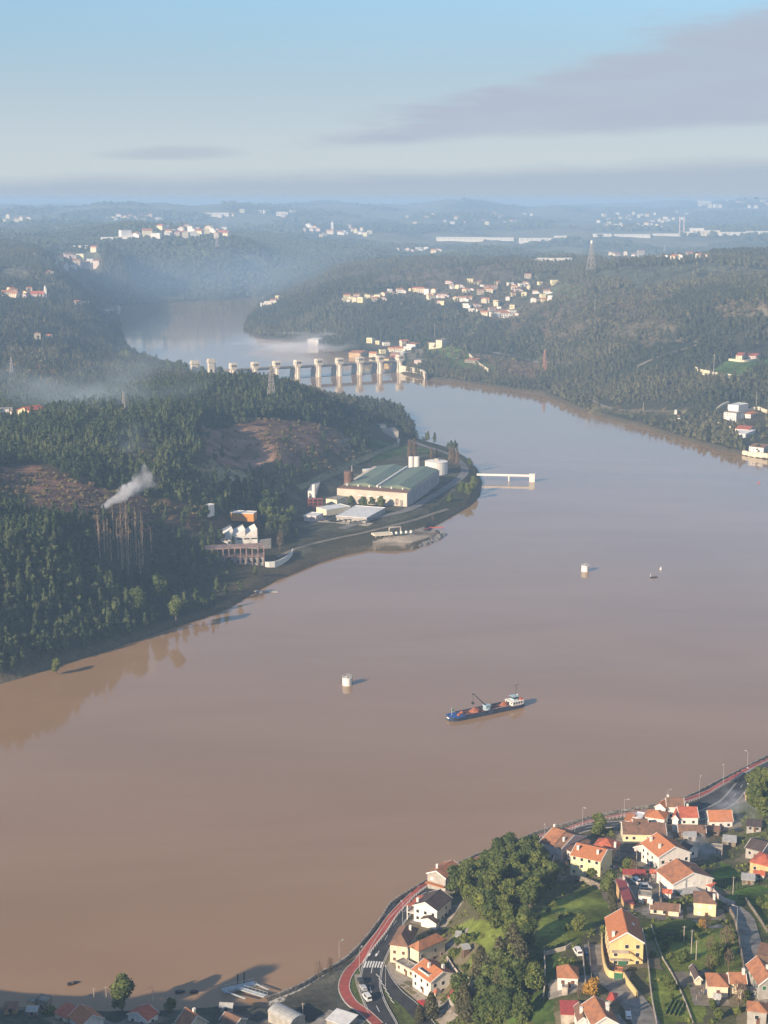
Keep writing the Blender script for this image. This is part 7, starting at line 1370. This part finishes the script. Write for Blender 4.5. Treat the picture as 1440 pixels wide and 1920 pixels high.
o = MB().box(-6, 6, -6, 6, -10, 30).lathe([(6, 30), (1, 44)], 8).build('far_tower', WALLS['white']); tag(o, 'pale church tower standing above the far village on the middle ridge', 'church tower'); o.location = g1(623, 430)
# ------------------------------------------------------------------ smoke and mist
def smoke_mat(name, density, col, scale, axis_taper=False, thr=.42, soft=.25, stretch=(1, 1, 1), cut=1.0, base=.85):
    m = bpy.data.materials.new(name); m.use_nodes = True; t = m.node_tree; t.nodes.remove(t.nodes['Principled BSDF'])
    tcn = N(t, 'ShaderNodeTexCoord'); sp_ = N(t, 'ShaderNodeSeparateXYZ'); t.links.new(tcn.outputs['Object'], sp_.inputs[0]); mpn = N(t, 'ShaderNodeMapping'); mpn.inputs['Scale'].default_value = stretch; t.links.new(tcn.outputs['Object'], mpn.inputs[0])
    n = N(t, 'ShaderNodeTexNoise', Scale=scale, Detail=5.0, Roughness=.6, Distortion=.3); t.links.new(mpn.outputs[0], n.inputs[0])
    x, y, z = sp_.outputs
    if axis_taper:   # unit box -1..1 along x, narrow at -1
        rad = math_n(t, 'MULTIPLY_ADD', x, .40, .48)
        q = math_n(t, 'SQRT', math_n(t, 'ADD', math_n(t, 'POWER', math_n(t, 'ABSOLUTE', y), 2.0), math_n(t, 'POWER', math_n(t, 'ABSOLUTE', z), 2.0)))
        q = math_n(t, 'DIVIDE', q, rad); q = math_n(t, 'MAXIMUM', q, math_n(t, 'MULTIPLY_ADD', x, 1.6, -.75))
    else:
        q = math_n(t, 'SQRT', math_n(t, 'ADD', math_n(t, 'ADD', math_n(t, 'MULTIPLY', x, x), math_n(t, 'MULTIPLY', y, y)), math_n(t, 'MULTIPLY', z, z)))
    v = math_n(t, 'SUBTRACT', math_n(t, 'MULTIPLY_ADD', math_n(t, 'SUBTRACT', n.outputs[0], .5), 2.6*cut, base), q)
    d = math_n(t, 'MULTIPLY', sstep(t, v, 0.0, soft), density)
    if axis_taper: d = math_n(t, 'MULTIPLY', d, math_n(t, 'MULTIPLY_ADD', sstep(t, x, .05, .6), -.85, 1.0))
    pv = N(t, 'ShaderNodeVolumePrincipled', Anisotropy=0.0); pv.inputs['Color'].default_value = (*col, 1); t.links.new(d, pv.inputs['Density']); t.links.new(pv.outputs[0], t.nodes['Material Output'].inputs['Volume'])
    return m
def smoke(name, lab, ctr, size, m, rot=(0, 0, 0)):
    o = link(name, box_me(name, (-1, -1, -1), (1, 1, 1), m), kind='stuff', label=lab); o.location = ctr; o.scale = size; o.rotation_euler = rot
b0 = g1(187, 957); b1 = Vector(at_y(280, 893, b0.y+22)); d = b1-b0; q = d.to_track_quat('X', 'Z').to_euler()
smoke('smoke_plume', 'thick white smoke plume rising to the right from the brown clearing', (b0+b1)/2, (d.length/2*1.12, 15, 13), smoke_mat('white_smoke', .22, (.93, .95, 1.0), 2.3, True, soft=.35, stretch=(1.6, 1, 1)), q)
smoke('thin_smoke', 'thin blue smoke drifting over the valley behind the left wood', Vector(at_y(185, 738, 1660)), (280, 430, 95), smoke_mat('blue_smoke', .0085, (.72, .86, 1.0), 1.9, soft=.9, stretch=(1, 1, .6), cut=.8, base=.45))
smoke('thin_smoke', 'faint smoke hanging before the trees above the white plume', Vector(at_y(235, 835, 1300)), (60, 90, 45), smoke_mat('blue_smoke_b', .009, (.72, .86, 1.0), 1.7, soft=.9, cut=.8, base=.5))
smoke('river_mist', 'pale mist lying on the river above the dam', Vector(at_z(560, 645, 12)), (210, 380, 20), smoke_mat('river_mist', .026, (.90, .93, 1.0), 1.8, soft=.8, cut=.8, base=.5))
smoke('valley_haze', 'deep blue haze filling the river valley upstream of the dam', (-350, 4150, 90), (900, 1250, 130), smoke_mat('valley_haze', .0007, (.46, .69, 1.0), 1.3, soft=.9, cut=.25, base=.7))
smoke('chimney_smoke', 'blue grey chimney smoke drifting over the shaded right side of the village', Vector(at_y(1395, 1570, 640)), (38, 52, 22), smoke_mat('chimney_smoke', .10, (.80, .88, 1.0), 2.0, soft=.8, cut=1.0, base=.55))
smoke('chimney_smoke', 'small puff of pale smoke right of the two chimney house', Vector(at_y(1312, 1592, 610)), (10, 14, 5), smoke_mat('chimney_puff', .07, (.88, .92, 1.0), 2.2, soft=.6, cut=1.0))
